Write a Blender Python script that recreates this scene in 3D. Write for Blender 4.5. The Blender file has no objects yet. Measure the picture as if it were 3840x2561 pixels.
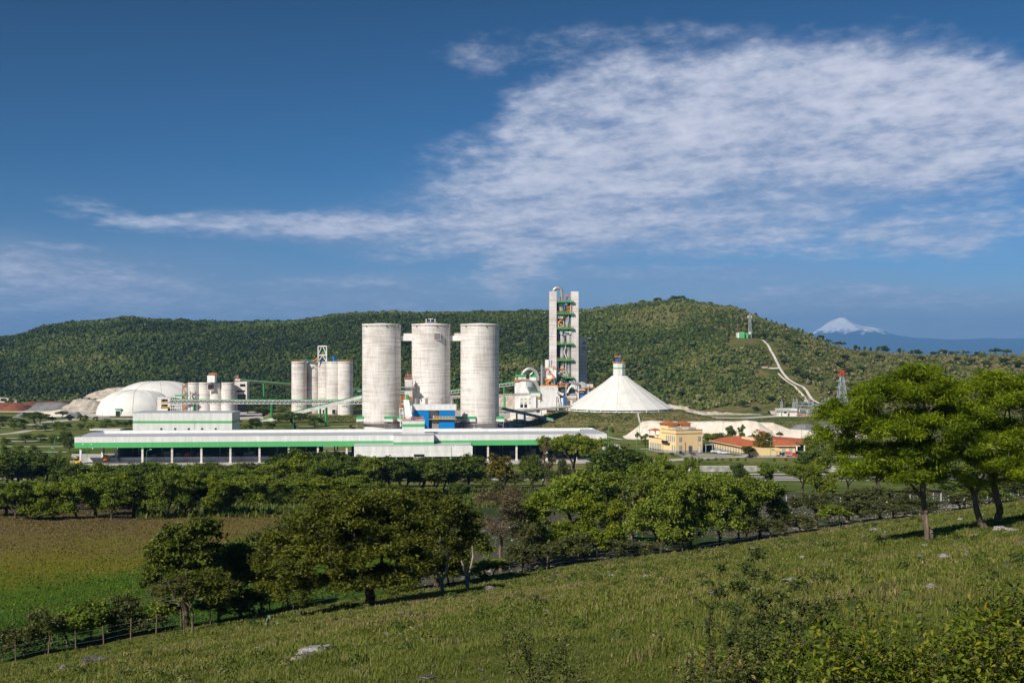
import bpy, bmesh, math, random
import numpy as np
from mathutils import Matrix, Vector
R = math.radians
# ---------------------------------------------------------------- camera
H = 44.0                       # eye height above the plain, metres
FP = 4267.0                    # focal length in photo pixels (3840 wide)
HOR = 1330.0                   # eye level in the photo
scene = bpy.context.scene
C = scene.collection
cd = bpy.data.cameras.new('camera')
cd.sensor_width = 36.0
cd.lens = 36.0 * FP / 3840.0
cd.shift_y = (HOR - 1280.5) / 3840.0
cd.clip_start = 0.5
cd.clip_end = 120000.0
cam = bpy.data.objects.new('camera', cd)
C.objects.link(cam)
cam.location = (0, 0, H)
cam.rotation_euler = (R(90), 0, 0)
scene.camera = cam
# ---------------------------------------------------------------- sun
SUN_AZ = 53.0                  # light travels towards +x, +y at this angle from +x
SUN_EL = 37.0
ld = bpy.data.lights.new('sun', 'SUN')
ld.energy = 5.0
ld.angle = R(0.53)
ld.color = (1.0, 0.93, 0.82)
sun = bpy.data.objects.new('sun', ld)
C.objects.link(sun)
sdir = Vector((-math.cos(R(SUN_AZ)), -math.sin(R(SUN_AZ)), math.tan(R(SUN_EL)))).normalized()
sun.rotation_euler = sdir.to_track_quat('Z', 'Y').to_euler()
sun.location = (0, 0, 300)
# ---------------------------------------------------------------- view
scene.view_settings.view_transform = 'Standard'
scene.view_settings.look = 'None'
scene.view_settings.gamma = 1.0
scene.view_settings.exposure = 0.22
scene.view_settings.use_curve_mapping = False
# ---------------------------------------------------------------- world: Nishita sky + cloud deck by direction
world = bpy.data.worlds.new('World')
scene.world = world
world.use_nodes = True
wt = world.node_tree
wt.nodes.clear()
def wn(t, **kw):
    n = wt.nodes.new(t)
    for k, v in kw.items(): setattr(n, k, v)
    return n
def wl(a, b): wt.links.new(a, b)
def wmath(op, a, b=None, c=None, clamp=False):
    n = wn('ShaderNodeMath', operation=op, use_clamp=clamp)
    for i, v in enumerate((a, b, c)):
        if v is None: continue
        if isinstance(v, (int, float)): n.inputs[i].default_value = v
        else: wl(v, n.inputs[i])
    return n.outputs[0]
sky = wn('ShaderNodeTexSky', sky_type='NISHITA')
sky.sun_disc = False
sky.sun_elevation = R(SUN_EL)
sky.sun_rotation = math.atan2(sdir.x, sdir.y)
sky.altitude = 600
sky.air_density = 1.0
sky.dust_density = 0.3
sky.ozone_density = 2.5
tc = wn('ShaderNodeTexCoord')
sep = wn('ShaderNodeSeparateXYZ')
wl(tc.outputs['Generated'], sep.inputs[0])
dx, dy, dz = sep.outputs
dyc = wmath('MAXIMUM', dy, 0.05)
azi = wmath('DIVIDE', dx, dyc)            # tangent of azimuth
ele = wmath('DIVIDE', dz, dyc)            # tangent of elevation
comb = wn('ShaderNodeCombineXYZ')
wl(azi, comb.inputs[0]); wl(ele, comb.inputs[1])
# warp the coordinates a little so that cloud masses have ragged outlines
warp = wn('ShaderNodeTexNoise')
wmap = wn('ShaderNodeMapping'); wmap.inputs['Scale'].default_value = (5, 14, 1)
wl(comb.outputs[0], wmap.inputs[0]); wl(wmap.outputs[0], warp.inputs[0])
warp.inputs['Scale'].default_value = 1.0; warp.inputs['Detail'].default_value = 5
wsub = wn('ShaderNodeVectorMath', operation='SUBTRACT'); wl(warp.outputs['Color'], wsub.inputs[0]); wsub.inputs[1].default_value = (.5, .5, .5)
wmul = wn('ShaderNodeVectorMath', operation='MULTIPLY'); wl(wsub.outputs[0], wmul.inputs[0]); wmul.inputs[1].default_value = (.16, .05, 0)
wadd = wn('ShaderNodeVectorMath', operation='ADD'); wl(comb.outputs[0], wadd.inputs[0]); wl(wmul.outputs[0], wadd.inputs[1])
def bank(px, py, rx, ry, rot, weight, power=1.0):
    m = wn('ShaderNodeMapping', vector_type='TEXTURE')
    m.inputs['Location'].default_value = ((px - 1920) / FP, (HOR - py) / FP, 0)
    m.inputs['Rotation'].default_value = (0, 0, R(rot))
    m.inputs['Scale'].default_value = (rx / FP, ry / FP, 1)
    wl(wadd.outputs[0], m.inputs[0])
    ln = wn('ShaderNodeVectorMath', operation='LENGTH'); wl(m.outputs[0], ln.inputs[0])
    mr = wn('ShaderNodeMapRange', interpolation_type='SMOOTHSTEP')
    mr.inputs['From Min'].default_value = 1.35; mr.inputs['From Max'].default_value = 0.35
    mr.inputs['To Min'].default_value = 0; mr.inputs['To Max'].default_value = weight
    wl(ln.outputs['Value'], mr.inputs['Value'])
    return mr.outputs[0]
banks = [
    (2950, 360, 900, 250, 8, 1.1), (3560, 380, 520, 230, -12, 1.1), (2450, 590, 1000, 240, 10, 1.1), (3300, 560, 760, 190, 0, 1.0),
    (2100, 820, 800, 180, 6, .98), (1960, 930, 300, 200, 55, 1.0), (1300, 850, 900, 80, 1, .92), (700, 845, 460, 50, -3, .78), (420, 800, 200, 44, -14, .62),
    (2750, 820, 640, 190, 0, .78), (3500, 870, 640, 110, 4, .82), (3060, 960, 280, 46, 10, .66), (3650, 740, 320, 36, 2, .6),
    (1930, 210, 260, 80, 0, .46), (2350, 190, 620, 120, 5, .48), (2150, 400, 520, 190, 22, .86), (3050, 130, 560, 90, 0, .45),
    (200, 1090, 900, 150, -4, .80), (900, 1190, 1500, 100, 0, .66), (3200, 1130, 1000, 80, 0, .62), (2450, 1030, 560, 40, 0, .5),
    (1600, 970, 380, 40, 0, .62), (270, 942, 220, 26, -3, .5), (1500, 1080, 800, 44, 0, .5), (3400, 1220, 900, 60, 0, .5)]
acc = None
for b in banks:
    o = bank(*b)
    acc = o if acc is None else wmath('MAXIMUM', acc, o)
# cloud texture on a flat deck: direction divided by its height
dzc = wmath('MAXIMUM', wmath('ADD', dz, 0.13), 0.03)
deck = wn('ShaderNodeCombineXYZ')
wl(wmath('DIVIDE', dx, dzc), deck.inputs[0]); wl(wmath('DIVIDE', dy, dzc), deck.inputs[1])
def noise(scale, detail, rough, sx=1., sy=1., dist=0., rot=0.):
    m = wn('ShaderNodeMapping'); m.inputs['Scale'].default_value = (sx, sy, 1); m.inputs['Rotation'].default_value = (0, 0, R(rot))
    wl(deck.outputs[0], m.inputs[0])
    n = wn('ShaderNodeTexNoise'); wl(m.outputs[0], n.inputs[0])
    n.inputs['Scale'].default_value = scale; n.inputs['Detail'].default_value = detail
    n.inputs['Roughness'].default_value = rough; n.inputs['Distortion'].default_value = dist
    return n.outputs['Fac']
n1 = noise(5.0, 9, .60, 1.0, .9, .0, 25)
n2 = noise(19, 6, .58, 1.0, .75, .15, 20)
n3 = noise(2.0, 4, .5)
nmix = wmath('ADD', wmath('MULTIPLY', n1, .54), wmath('ADD', wmath('MULTIPLY', n2, .34), wmath('MULTIPLY', n3, .12)))
# density = mask pushed by noise
s = wmath('ADD', acc, wmath('MULTIPLY', wmath('SUBTRACT', nmix, .5), 2.6))
dens = wn('ShaderNodeMapRange', interpolation_type='SMOOTHSTEP')
dens.inputs['From Min'].default_value = .16; dens.inputs['From Max'].default_value = 1.16
wl(s, dens.inputs['Value'])
amt = wmath('MULTIPLY', wmath('MULTIPLY', dens.outputs[0], wmath('POWER', acc, .5)), .92, clamp=True)
# cloud brightness: thick cores brighter, undersides a little blue-grey
cr = wn('ShaderNodeValToRGB')
cr.color_ramp.elements[0].position = .38; cr.color_ramp.elements[0].color = (3.4, 3.85, 5.2, 1)
cr.color_ramp.elements[1].position = .64; cr.color_ramp.elements[1].color = (6.7, 6.8, 7.7, 1)
wl(nmix, cr.inputs[0])
tint = wn('ShaderNodeMixRGB', blend_type='MULTIPLY'); tint.inputs[0].default_value = 1.0
wl(sky.outputs[0], tint.inputs[1])
grad = wn('ShaderNodeValToRGB')     # clear-sky colour by height: deep polarised blue overhead
g = grad.color_ramp
g.elements[0].position = 0.0; g.elements[0].color = (.62, .66, .78, 1)
g.elements[1].position = 0.32; g.elements[1].color = (.066, .20, .32, 1)
e = g.elements.new(.07); e.color = (.29, .46, .70, 1)
e = g.elements.new(.16); e.color = (.12, .33, .54, 1)
wl(dz, grad.inputs[0])
az_r = wn('ShaderNodeMapRange'); az_r.inputs['From Min'].default_value = -.45; az_r.inputs['From Max'].default_value = .25; az_r.inputs['To Min'].default_value = .80; az_r.inputs['To Max'].default_value = 1.06
wl(azi, az_r.inputs['Value']); azm = wn('ShaderNodeMixRGB', blend_type='MULTIPLY'); azm.inputs[0].default_value = 1.0; wl(grad.outputs[0], azm.inputs[1]); wl(az_r.outputs[0], azm.inputs[2]); wl(azm.outputs[0], tint.inputs[2])
veil = None      # thin high haze: low bands and a soft underlay below the main cloud
for b in [(200, 1150, 1200, 230, -5, .95), (1100, 1200, 1800, 160, 0, .80), (3250, 1210, 1300, 150, 0, .85), (2600, 1060, 900, 60, 0, .5), (2250, 800, 900, 260, 6, .46), (2950, 560, 1000, 380, 4, .50), (1250, 870, 700, 90, 0, .36)]:
    o = bank(*b); veil = o if veil is None else wmath('MAXIMUM', veil, o)
n4 = noise(2.2, 7, .6, 1.0, .35, .3, 8)
va = wmath('MULTIPLY', veil, wmath('ADD', .28, wmath('MULTIPLY', n4, 1.0)), clamp=True)
vm = wn('ShaderNodeMixRGB'); wl(va, vm.inputs[0]); wl(tint.outputs[0], vm.inputs[1]); vm.inputs[2].default_value = (3.0, 3.4, 4.6, 1)
mix = wn('ShaderNodeMixRGB'); wl(amt, mix.inputs[0]); wl(vm.outputs[0], mix.inputs[1]); wl(cr.outputs[0], mix.inputs[2])
bg = wn('ShaderNodeBackground'); bg.inputs['Strength'].default_value = 0.10
wl(mix.outputs[0], bg.inputs['Color'])
wo = wn('ShaderNodeOutputWorld'); wl(bg.outputs[0], wo.inputs['Surface'])
# ---------------------------------------------------------------- helpers
rng = np.random.default_rng(7)
random.seed(7)
def wx(px, Y): return (px - 1920.0) / FP * Y
def wz(py, Y): return H - (py - HOR) / FP * Y
def P(px, py, Y): return Vector((wx(px, Y), Y, wz(py, Y)))
def _hash(ix, iy, seed):
    h = (ix.astype(np.int64) * 374761393 + iy.astype(np.int64) * 668265263 + seed * 1442695041) & 0xffffffff
    h = ((h ^ (h >> 13)) * 1274126177) & 0xffffffff
    return ((h ^ (h >> 16)) & 0xffffff) / float(0xffffff)
def vnoise(x, y, seed=0):
    x = np.asarray(x, float); y = np.asarray(y, float)
    ix = np.floor(x); iy = np.floor(y); fx = x - ix; fy = y - iy
    fx = fx * fx * (3 - 2 * fx); fy = fy * fy * (3 - 2 * fy)
    a = _hash(ix, iy, seed); b = _hash(ix + 1, iy, seed); c = _hash(ix, iy + 1, seed); d = _hash(ix + 1, iy + 1, seed)
    return (a * (1 - fx) + b * fx) * (1 - fy) + (c * (1 - fx) + d * fx) * fy
def fbm(x, y, seed=0, octv=4):
    s = 0; a = .5
    for k in range(octv):
        s = s + a * (vnoise(x * 2 ** k, y * 2 ** k, seed + k * 17) - .5) * 2; a *= .5
    return s
# ---- terrain
RPX = [-400, 0, 60, 160, 240, 320, 400, 470, 510, 560, 650, 800, 1078, 1274, 1470, 1551, 1731, 2058, 2188, 2368, 2548, 2646, 2777, 2875, 3022, 3119, 3185, 3430, 3840, 4300]
RPY = [1300, 1270, 1264, 1232, 1219, 1214, 1207, 1200, 1199, 1208, 1210, 1214, 1215, 1188, 1181, 1184, 1184, 1175, 1172, 1150, 1135, 1151, 1171, 1214, 1256, 1296, 1310, 1327, 1333, 1336]
def hill_params(u):
    px = 1920 + FP * u
    Y0 = np.interp(px, [-400, 400, 1200, 2400, 2700, 3000, 3840], [1230, 1200, 1130, 1000, 885, 860, 850])
    Y1 = np.interp(px, [-400, 500, 1300, 2100, 2560, 2800, 3000, 3120, 3400, 3840], [1900, 1900, 1850, 1800, 1680, 1550, 1380, 1260, 1150, 1120])
    zr = H + (HOR - np.interp(px, RPX, RPY)) / FP * Y1
    return Y0, Y1, zr
def hill_z(x, y):
    ys = np.maximum(y, 1.0)
    Y0, Y1, zr = hill_params(x / ys)
    t = (y - Y0) / (Y1 - Y0)
    tc_ = np.clip(t, 0, 1)
    s = np.sin(tc_ * math.pi / 2) ** 1.15
    z = zr * s
    z = np.where(t > 1, zr * np.clip(1 - .45 * (t - 1), -.1, 1), z)
    z = np.where(t > 0, z + fbm(x / 95., y / 95., 3) * 9 * np.minimum(tc_ * 3, 1) * np.clip(1.15 - tc_, .12, 1), -2.0)
    return z, t
def ground_z(x, y):
    x = np.asarray(x, float); y = np.asarray(y, float)
    f = y - .774 * x
    plain = np.interp(y, [-3000, 0, 60, 90, 170, 250, 330, 398, 15000], [26, 24, 23, 22.3, 19.5, 12, 5, 0, 0])
    hill = np.minimum(H - 2.5 - .173 * f, H + .6)
    hill = np.where(y > 900, -50, hill)
    k = np.where(np.maximum(plain, hill) > .3, 1.2, 0.0)
    z = .5 * (plain + hill + np.sqrt((plain - hill) ** 2 + k))
    n = np.clip((398 - y) / 60, 0, 1)
    z = z - .055 * np.clip(-x - 14, 0, 45) * np.clip((150 - y) / 40, 0, 1) * np.clip((y + 40) / 40, 0, 1)
    z = z + fbm(x / 14., y / 14., 9) * .55 * n + fbm(x / 3.1, y / 3.1, 5, 3) * .12 * n
    return z
def terrain_z(x, y):
    g = ground_z(x, y); h, t = hill_z(x, y)
    return np.where(np.asarray(y) > 700, np.maximum(g, h), g)
def gz(x, y): return float(terrain_z(np.array([float(x)]), np.array([float(y)]))[0])
# ---- objects
def tag(o, label=None, cat=None, group=None, kind=None):
    if label: o['label'] = label
    if cat: o['category'] = cat
    if group: o['group'] = group
    if kind: o['kind'] = kind
    return o
def root(name, loc, label, cat, group=None):
    o = bpy.data.objects.new(name, None); C.objects.link(o); o.location = loc
    o.empty_display_size = 1.0
    return tag(o, label, cat, group)
def np_mesh(name, V, F, smooth=False):
    """V (n,3) float, F (m,k) int with k 3 or 4"""
    me = bpy.data.meshes.new(name)
    V = np.asarray(V, np.float32); F = np.asarray(F, np.int32)
    m, k = F.shape
    me.vertices.add(len(V)); me.vertices.foreach_set('co', V.ravel())
    me.loops.add(m * k); me.loops.foreach_set('vertex_index', F.ravel())
    me.polygons.add(m); me.polygons.foreach_set('loop_start', np.arange(0, m * k, k, dtype=np.int32))
    me.update(calc_edges=True)
    if smooth: me.polygons.foreach_set('use_smooth', np.ones(m, bool))
    return me
def set_tint(me, vals):
    a = me.attributes.new('tint', 'FLOAT', 'POINT'); a.data.foreach_set('value', np.asarray(vals, np.float32))
def link(name, me, mats, parent=None, loc=None):
    o = bpy.data.objects.new(name, me); C.objects.link(o)
    for m in (mats if isinstance(mats, (list, tuple)) else [mats]):
        if m is not None: me.materials.append(m)
    if parent is not None: o.parent = parent
    if loc is not None: o.location = loc
    return o
class MB:
    """collects boxes, bars, tubes in world coordinates; build() makes ONE object relative to its parent's place"""
    def __init__(s, M=None):
        s.v = []; s.f = []; s.M = M; s.sm = []
    def add(s, vs, fs, smooth=False):
        n = len(s.v); s.v += [tuple(v) for v in vs]
        s.f += [tuple(i + n for i in f) for f in fs]; s.sm += [smooth] * len(fs)
        return s
    def box(s, x0, x1, y0, y1, z0, z1):
        x0, x1 = min(x0, x1), max(x0, x1); z0, z1 = min(z0, z1), max(z0, z1); y0, y1 = min(y0, y1), max(y0, y1)
        return s.add([(x0, y0, z0), (x1, y0, z0), (x1, y1, z0), (x0, y1, z0), (x0, y0, z1), (x1, y0, z1), (x1, y1, z1), (x0, y1, z1)],
                     [(0, 1, 5, 4), (1, 2, 6, 5), (2, 3, 7, 6), (3, 0, 4, 7), (4, 5, 6, 7), (3, 2, 1, 0)])
    def pbox(s, px0, px1, py0, py1, Y, D):
        return s.box(wx(px0, Y), wx(px1, Y), Y, Y + D, wz(py1, Y), wz(py0, Y))
    def hexa(s, a, b):     # a,b: lists of 4 points (bottom loop, top loop)
        return s.add(list(a) + list(b), [(0, 1, 5, 4), (1, 2, 6, 5), (2, 3, 7, 6), (3, 0, 4, 7), (4, 5, 6, 7), (3, 2, 1, 0)])
    def prism(s, pts, d):  # planar polygon pts (3d), extruded by vector d
        n = len(pts); d = Vector(d); q = [Vector(p) for p in pts]; r = [p + d for p in q]
        return s.add(q + r, [tuple(range(n))[::-1], tuple(range(n, 2 * n))] + [(i, (i + 1) % n, n + (i + 1) % n, n + i) for i in range(n)])
    def cyl(s, p0, p1, r0, r1=None, n=12, smooth=True, cap=True):
        r1 = r0 if r1 is None else r1
        p0 = Vector(p0); p1 = Vector(p1); d = (p1 - p0)
        if d.length < 1e-6: return s
        q = d.to_track_quat('Z', 'Y'); vs = []
        for p, r in ((p0, r0), (p1, r1)):
            for i in range(n):
                a = 2 * math.pi * i / n
                vs.append(p + q @ Vector((r * math.cos(a), r * math.sin(a), 0)))
        s.add(vs, [(i, (i + 1) % n, n + (i + 1) % n, n + i) for i in range(n)], smooth)
        if cap: s.add(vs, [tuple(range(n))[::-1], tuple(range(n, 2 * n))])
        return s
    def bar(s, p0, p1, w):
        return s.cyl(p0, p1, w * .7071, n=4, smooth=False)
    def tube(s, pts, r, n=10, radii=None):
        pts = [Vector(p) for p in pts]; vs = []; up = None; m = len(pts)
        for k, p in enumerate(pts):
            d = (pts[min(k + 1, m - 1)] - pts[max(k - 1, 0)]).normalized()
            q = d.to_track_quat('Z', 'Y') if up is None else up
            if up is None: up = q
            else:
                z = up @ Vector((0, 0, 1)); up = z.rotation_difference(d) @ up; q = up
            rr = radii[k] if radii else r
            for i in range(n):
                a = 2 * math.pi * i / n; vs.append(p + q @ Vector((rr * math.cos(a), rr * math.sin(a), 0)))
        fs = [(k * n + i, k * n + (i + 1) % n, (k + 1) * n + (i + 1) % n, (k + 1) * n + i) for k in range(m - 1) for i in range(n)]
        s.add(vs, fs, True)
        return s.add(vs, [tuple(range(n))[::-1], tuple(range((m - 1) * n, m * n))])
    def lathe(s, c, prof, n=32, smooth=True, a0=0., a1=2 * math.pi):
        full = abs(a1 - a0 - 2 * math.pi) < 1e-6; k = n if full else n + 1; vs = []
        for r, z in prof:
            for i in range(k):
                a = a0 + (a1 - a0) * i / n; vs.append((c[0] + r * math.cos(a), c[1] + r * math.sin(a), c[2] + z))
        fs = []
        for j in range(len(prof) - 1):
            for i in range(n):
                i2 = (i + 1) % k
                fs.append((j * k + i, j * k + i2, (j + 1) * k + i2, (j + 1) * k + i))
        return s.add(vs, fs, smooth)
    def rail(s, pts, h=1.1, w=.09, gap=2.5):  # handrail along points
        for a, b in zip(pts[:-1], pts[1:]):
            a = Vector(a); b = Vector(b); n = max(1, int((b - a).length / gap))
            for z in (h, h * .5): s.bar(a + Vector((0, 0, z)), b + Vector((0, 0, z)), w)
            for i in range(n + 1):
                p = a.lerp(b, i / n); s.bar(p, p + Vector((0, 0, h)), w)
        return s
    def build(s, name, m, parent=None, label=None):
        M = s.M; vs = s.v if M is None else [tuple(M @ Vector(v)) for v in s.v]
        if parent is not None:
            l = parent.matrix_basis.translation; pp = parent.parent
            while pp is not None: l = l + pp.matrix_basis.translation; pp = pp.parent
            vs = [(v[0] - l[0], v[1] - l[1], v[2] - l[2]) for v in vs]
        me = bpy.data.meshes.new(name)
        me.from_pydata(vs, [], s.f)
        me.polygons.foreach_set('use_smooth', s.sm)
        me.update()
        o = link(name, me, m, parent)
        if label: o['label'] = label
        return o
# ---- materials
MAT = {}
class NT:
    def __init__(s, name):
        s.m = bpy.data.materials.new(name); s.m.use_nodes = True; s.t = s.m.node_tree
        s.b = s.t.nodes['Principled BSDF']
        for k in ('Specular IOR Level',): s.b.inputs[k].default_value = .3
    def n(s, t, **kw):
        x = s.t.nodes.new(t)
        for k, v in kw.items(): setattr(x, k, v)
        return x
    def l(s, a, b): s.t.links.new(a, b)
    def coords(s, kind='Object', scale=(1, 1, 1), rot=(0, 0, 0)):
        if kind == 'World':
            o = s.n('ShaderNodeNewGeometry').outputs['Position']
        else: o = s.n('ShaderNodeTexCoord').outputs[kind]
        m = s.n('ShaderNodeMapping'); m.inputs['Scale'].default_value = scale; m.inputs['Rotation'].default_value = rot
        s.l(o, m.inputs[0]); return m.outputs[0]
    def noise(s, co, scale, detail=4, rough=.55, dist=0):
        x = s.n('ShaderNodeTexNoise'); s.l(co, x.inputs[0]); x.inputs['Scale'].default_value = scale
        x.inputs['Detail'].default_value = detail; x.inputs['Roughness'].default_value = rough; x.inputs['Distortion'].default_value = dist
        return x.outputs['Fac']
    def ramp(s, fac, stops, interp='LINEAR'):
        x = s.n('ShaderNodeValToRGB'); cr_ = x.color_ramp; cr_.interpolation = interp
        cr_.elements[0].position = stops[0][0]; cr_.elements[0].color = (*stops[0][1], 1)
        cr_.elements[1].position = stops[-1][0]; cr_.elements[1].color = (*stops[-1][1], 1)
        for p, c in stops[1:-1]:
            e_ = cr_.elements.new(p); e_.color = (*c, 1)
        s.l(fac, x.inputs[0]); return x.outputs[0]
    def mix(s, fac, a, b, mode='MIX'):
        x = s.n('ShaderNodeMixRGB', blend_type=mode)
        for i, v in ((0, fac), (1, a), (2, b)):
            if isinstance(v, (int, float)): x.inputs[i].default_value = v
            elif isinstance(v, tuple): x.inputs[i].default_value = (*v, 1)
            else: s.l(v, x.inputs[i])
        return x.outputs[0]
    def math(s, op, a, b=None, clamp=False):
        x = s.n('ShaderNodeMath', operation=op, use_clamp=clamp)
        for i, v in enumerate((a, b)):
            if v is None: continue
            if isinstance(v, (int, float)): x.inputs[i].default_value = v
            else: s.l(v, x.inputs[i])
        return x.outputs[0]
    def bump(s, h, strength, dist):
        x = s.n('ShaderNodeBump'); x.inputs['Strength'].default_value = strength; x.inputs['Distance'].default_value = dist
        s.l(h, x.inputs['Height']); s.l(x.outputs[0], s.b.inputs['Normal'])
    def col(s, c, rough=.8, metal=0.):
        if isinstance(c, tuple): s.b.inputs['Base Color'].default_value = (*c, 1)
        else: s.l(c, s.b.inputs['Base Color'])
        s.b.inputs['Roughness'].default_value = rough; s.b.inputs['Metallic'].default_value = metal
        return s.m
_w1 = 'first second third fourth fifth sixth seventh eighth ninth tenth eleventh twelfth thirteenth fourteenth fifteenth sixteenth seventeenth eighteenth nineteenth'.split()
def ordw(n):
    if n < 20: return _w1[n - 1]
    t_, u_ = divmod(n, 10); tens = {2: 'twent', 3: 'thirt', 4: 'fort', 5: 'fift', 6: 'sixt'}[t_]
    return tens + 'ieth' if u_ == 0 else tens + 'y-' + _w1[u_ - 1]
def finish_labels():
    """things with the same description are told apart by their order from left to right"""
    d = {}
    for o in C.objects:
        if o.parent is None and o.get('label') and o.get('kind') is None: d.setdefault(o['label'], []).append(o)
    for lb, os_ in d.items():
        if len(os_) > 1:
            os_.sort(key=lambda o: o.location.x / max(o.location.y, 1))
            for k, o in enumerate(os_): o['label'] = ordw(k + 1) + ' ' + lb + (' from the left' if len(lb.split()) < 12 else '')
def paint(name, c, rough=.5, var=.12, scale=.35, metal=0., streak=1.0):
    t = NT(name)
    co = t.coords('World', (1, 1, .35 if streak else 1))
    f = t.noise(co, scale, 6, .65)
    dk = tuple(max(0, x * (1 - var * 2)) for x in c); lt = tuple(min(1, x * (1 + var * .5)) for x in c)
    MAT[name] = t.col(t.ramp(f, [(.3, dk), (.6, lt)]), rough, metal)
    return MAT[name]
def foliage(name, stops, trans=.25, attr='tint', rnd=.12):
    """leaf material: colour runs over stops by the leaf's own tint and the plant's own random value"""
    t = NT(name)
    a = t.n('ShaderNodeAttribute', attribute_name=attr)
    oi = t.n('ShaderNodeObjectInfo')
    f = t.math('ADD', a.outputs['Fac'], t.math('MULTIPLY', t.math('SUBTRACT', oi.outputs['Random'], .5), rnd * 2), True)
    c = t.ramp(f, stops)
    t.col(c, .6); t.b.inputs['Specular IOR Level'].default_value = .25
    tr = t.n('ShaderNodeBsdfTranslucent'); t.l(t.mix(1.0, c, (1.3, 1.5, .5), 'MULTIPLY'), tr.inputs[0])
    ms = t.n('ShaderNodeMixShader'); ms.inputs[0].default_value = trans
    out = [n_ for n_ in t.t.nodes if n_.type == 'OUTPUT_MATERIAL'][0]
    t.l(t.b.outputs[0], ms.inputs[1]); t.l(tr.outputs[0], ms.inputs[2]); t.l(ms.outputs[0], out.inputs[0])
    MAT[name] = t.m
    return t.m
# ---------------------------------------------------------------- land
def axis(*segs):
    out = []
    for a, b, st in segs:
        n = max(1, int(round((b - a) / st))); out += list(np.linspace(a, b, n, endpoint=False))
    return np.array(out + [segs[-1][1]])
# materials of the land
t = NT('ground')
co = t.coords('World'); sepn = t.n('ShaderNodeSeparateXYZ'); t.l(t.n('ShaderNodeNewGeometry').outputs['Position'], sepn.inputs[0])
gx, gy = sepn.outputs[0], sepn.outputs[1]
nA = t.noise(co, .06, 5, .6); nB = t.noise(co, .9, 6, .7); nC = t.noise(co, 6., 4, .7)
grass = t.ramp(t.math('ADD', t.math('MULTIPLY', nA, .55), t.math('MULTIPLY', nB, .45)), [(.36, (.060, .075, .014)), (.47, (.100, .115, .020)), (.56, (.135, .130, .035)), (.68, (.15, .115, .055))])
fine = t.ramp(nC, [(.3, (.45, .45, .45)), (.62, (1.15, 1.15, 1.15))])
grass = t.mix(.85, grass, fine, 'MULTIPLY')
# crop field beyond the fence: brown stubble far, green crop near
fld = t.ramp(t.math('ADD', t.math('MULTIPLY', t.math('DIVIDE', t.math('SUBTRACT', gy, t.math('MULTIPLY', gx, .12)), 260.), 1.0), t.math('ADD', t.math('MULTIPLY', t.math('SUBTRACT', nB, .5), .16), t.math('MULTIPLY', t.math('SUBTRACT', nA, .5), .20))),
             [(.36, (.035, .080, .008)), (.48, (.065, .120, .010)), (.52, (.14, .135, .012)), (.56, (.145, .120, .034)), (.66, (.150, .112, .044)), (.73, (.080, .052, .038))])
fld = t.mix(.8, fld, fine, 'MULTIPLY')
rub = t.ramp(nC, [(.35, (.040, .042, .022)), (.52, (.075, .068, .048)), (.64, (.20, .17, .145))])
rub = t.mix(t.ramp(nA, [(.50, (0, 0, 0)), (.56, (1, 1, 1))]), rub, (.035, .060, .014))
isright = t.math('GREATER_THAN', t.math('ADD', t.math('DIVIDE', gx, t.math('MAXIMUM', gy, 1.)), t.math('MULTIPLY', nA, .05)), -.06)
mid = t.mix(isright, fld, rub)
f_ = t.math('SUBTRACT', gy, t.math('MULTIPLY', gx, .774))
beyond = t.math('GREATER_THAN', t.math('ADD', f_, t.math('MULTIPLY', nB, 3.)), 112.)
c = t.mix(beyond, grass, mid)
lawn = t.ramp(t.math('ADD', t.math('MULTIPLY', t.noise(co, .018, 5, .6), .6), t.math('MULTIPLY', t.noise(co, .16, 5, .6), .4)),
              [(.38, (.060, .090, .016)), (.50, (.110, .140, .028)), (.56, (.17, .17, .050)), (.66, (.23, .18, .090))])
c = t.mix(t.math('GREATER_THAN', t.math('ADD', gy, t.math('MULTIPLY', nB, 8.)), 300.), c, lawn)
t.col(c, .95); t.b.inputs['Specular IOR Level'].default_value = .05
t.bump(nB, .35, .35); MAT['ground'] = t.m
t = NT('hill')
co = t.coords('World')
nA = t.noise(co, .006, 5, .6); nB = t.noise(co, .05, 5, .65); nC = t.noise(co, .35, 4, .7)
sepn = t.n('ShaderNodeSeparateXYZ'); t.l(t.n('ShaderNodeNewGeometry').outputs['Position'], sepn.inputs[0])
v = t.math('ADD', t.math('MULTIPLY', nA, .4), t.math('MULTIPLY', nB, .6))
v = t.math('ADD', v, t.math('MULTIPLY', t.math('MULTIPLY', t.math('SUBTRACT', t.math('DIVIDE', sepn.outputs[0], t.math('MAXIMUM', sepn.outputs[1], 1.)), .15), .22), 1.0))
c = t.ramp(v, [(.38, (.045, .065, .014)), (.47, (.085, .105, .022)), (.54, (.14, .13, .045)), (.64, (.20, .155, .085))])
c = t.mix(.7, c, t.ramp(nC, [(.3, (.5, .5, .5)), (.6, (1.15, 1.15, 1.15))]), 'MULTIPLY')
t.col(c, .95); t.b.inputs['Specular IOR Level'].default_value = .05; t.bump(nC, .5, 1.0); MAT['hill'] = t.m

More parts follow.
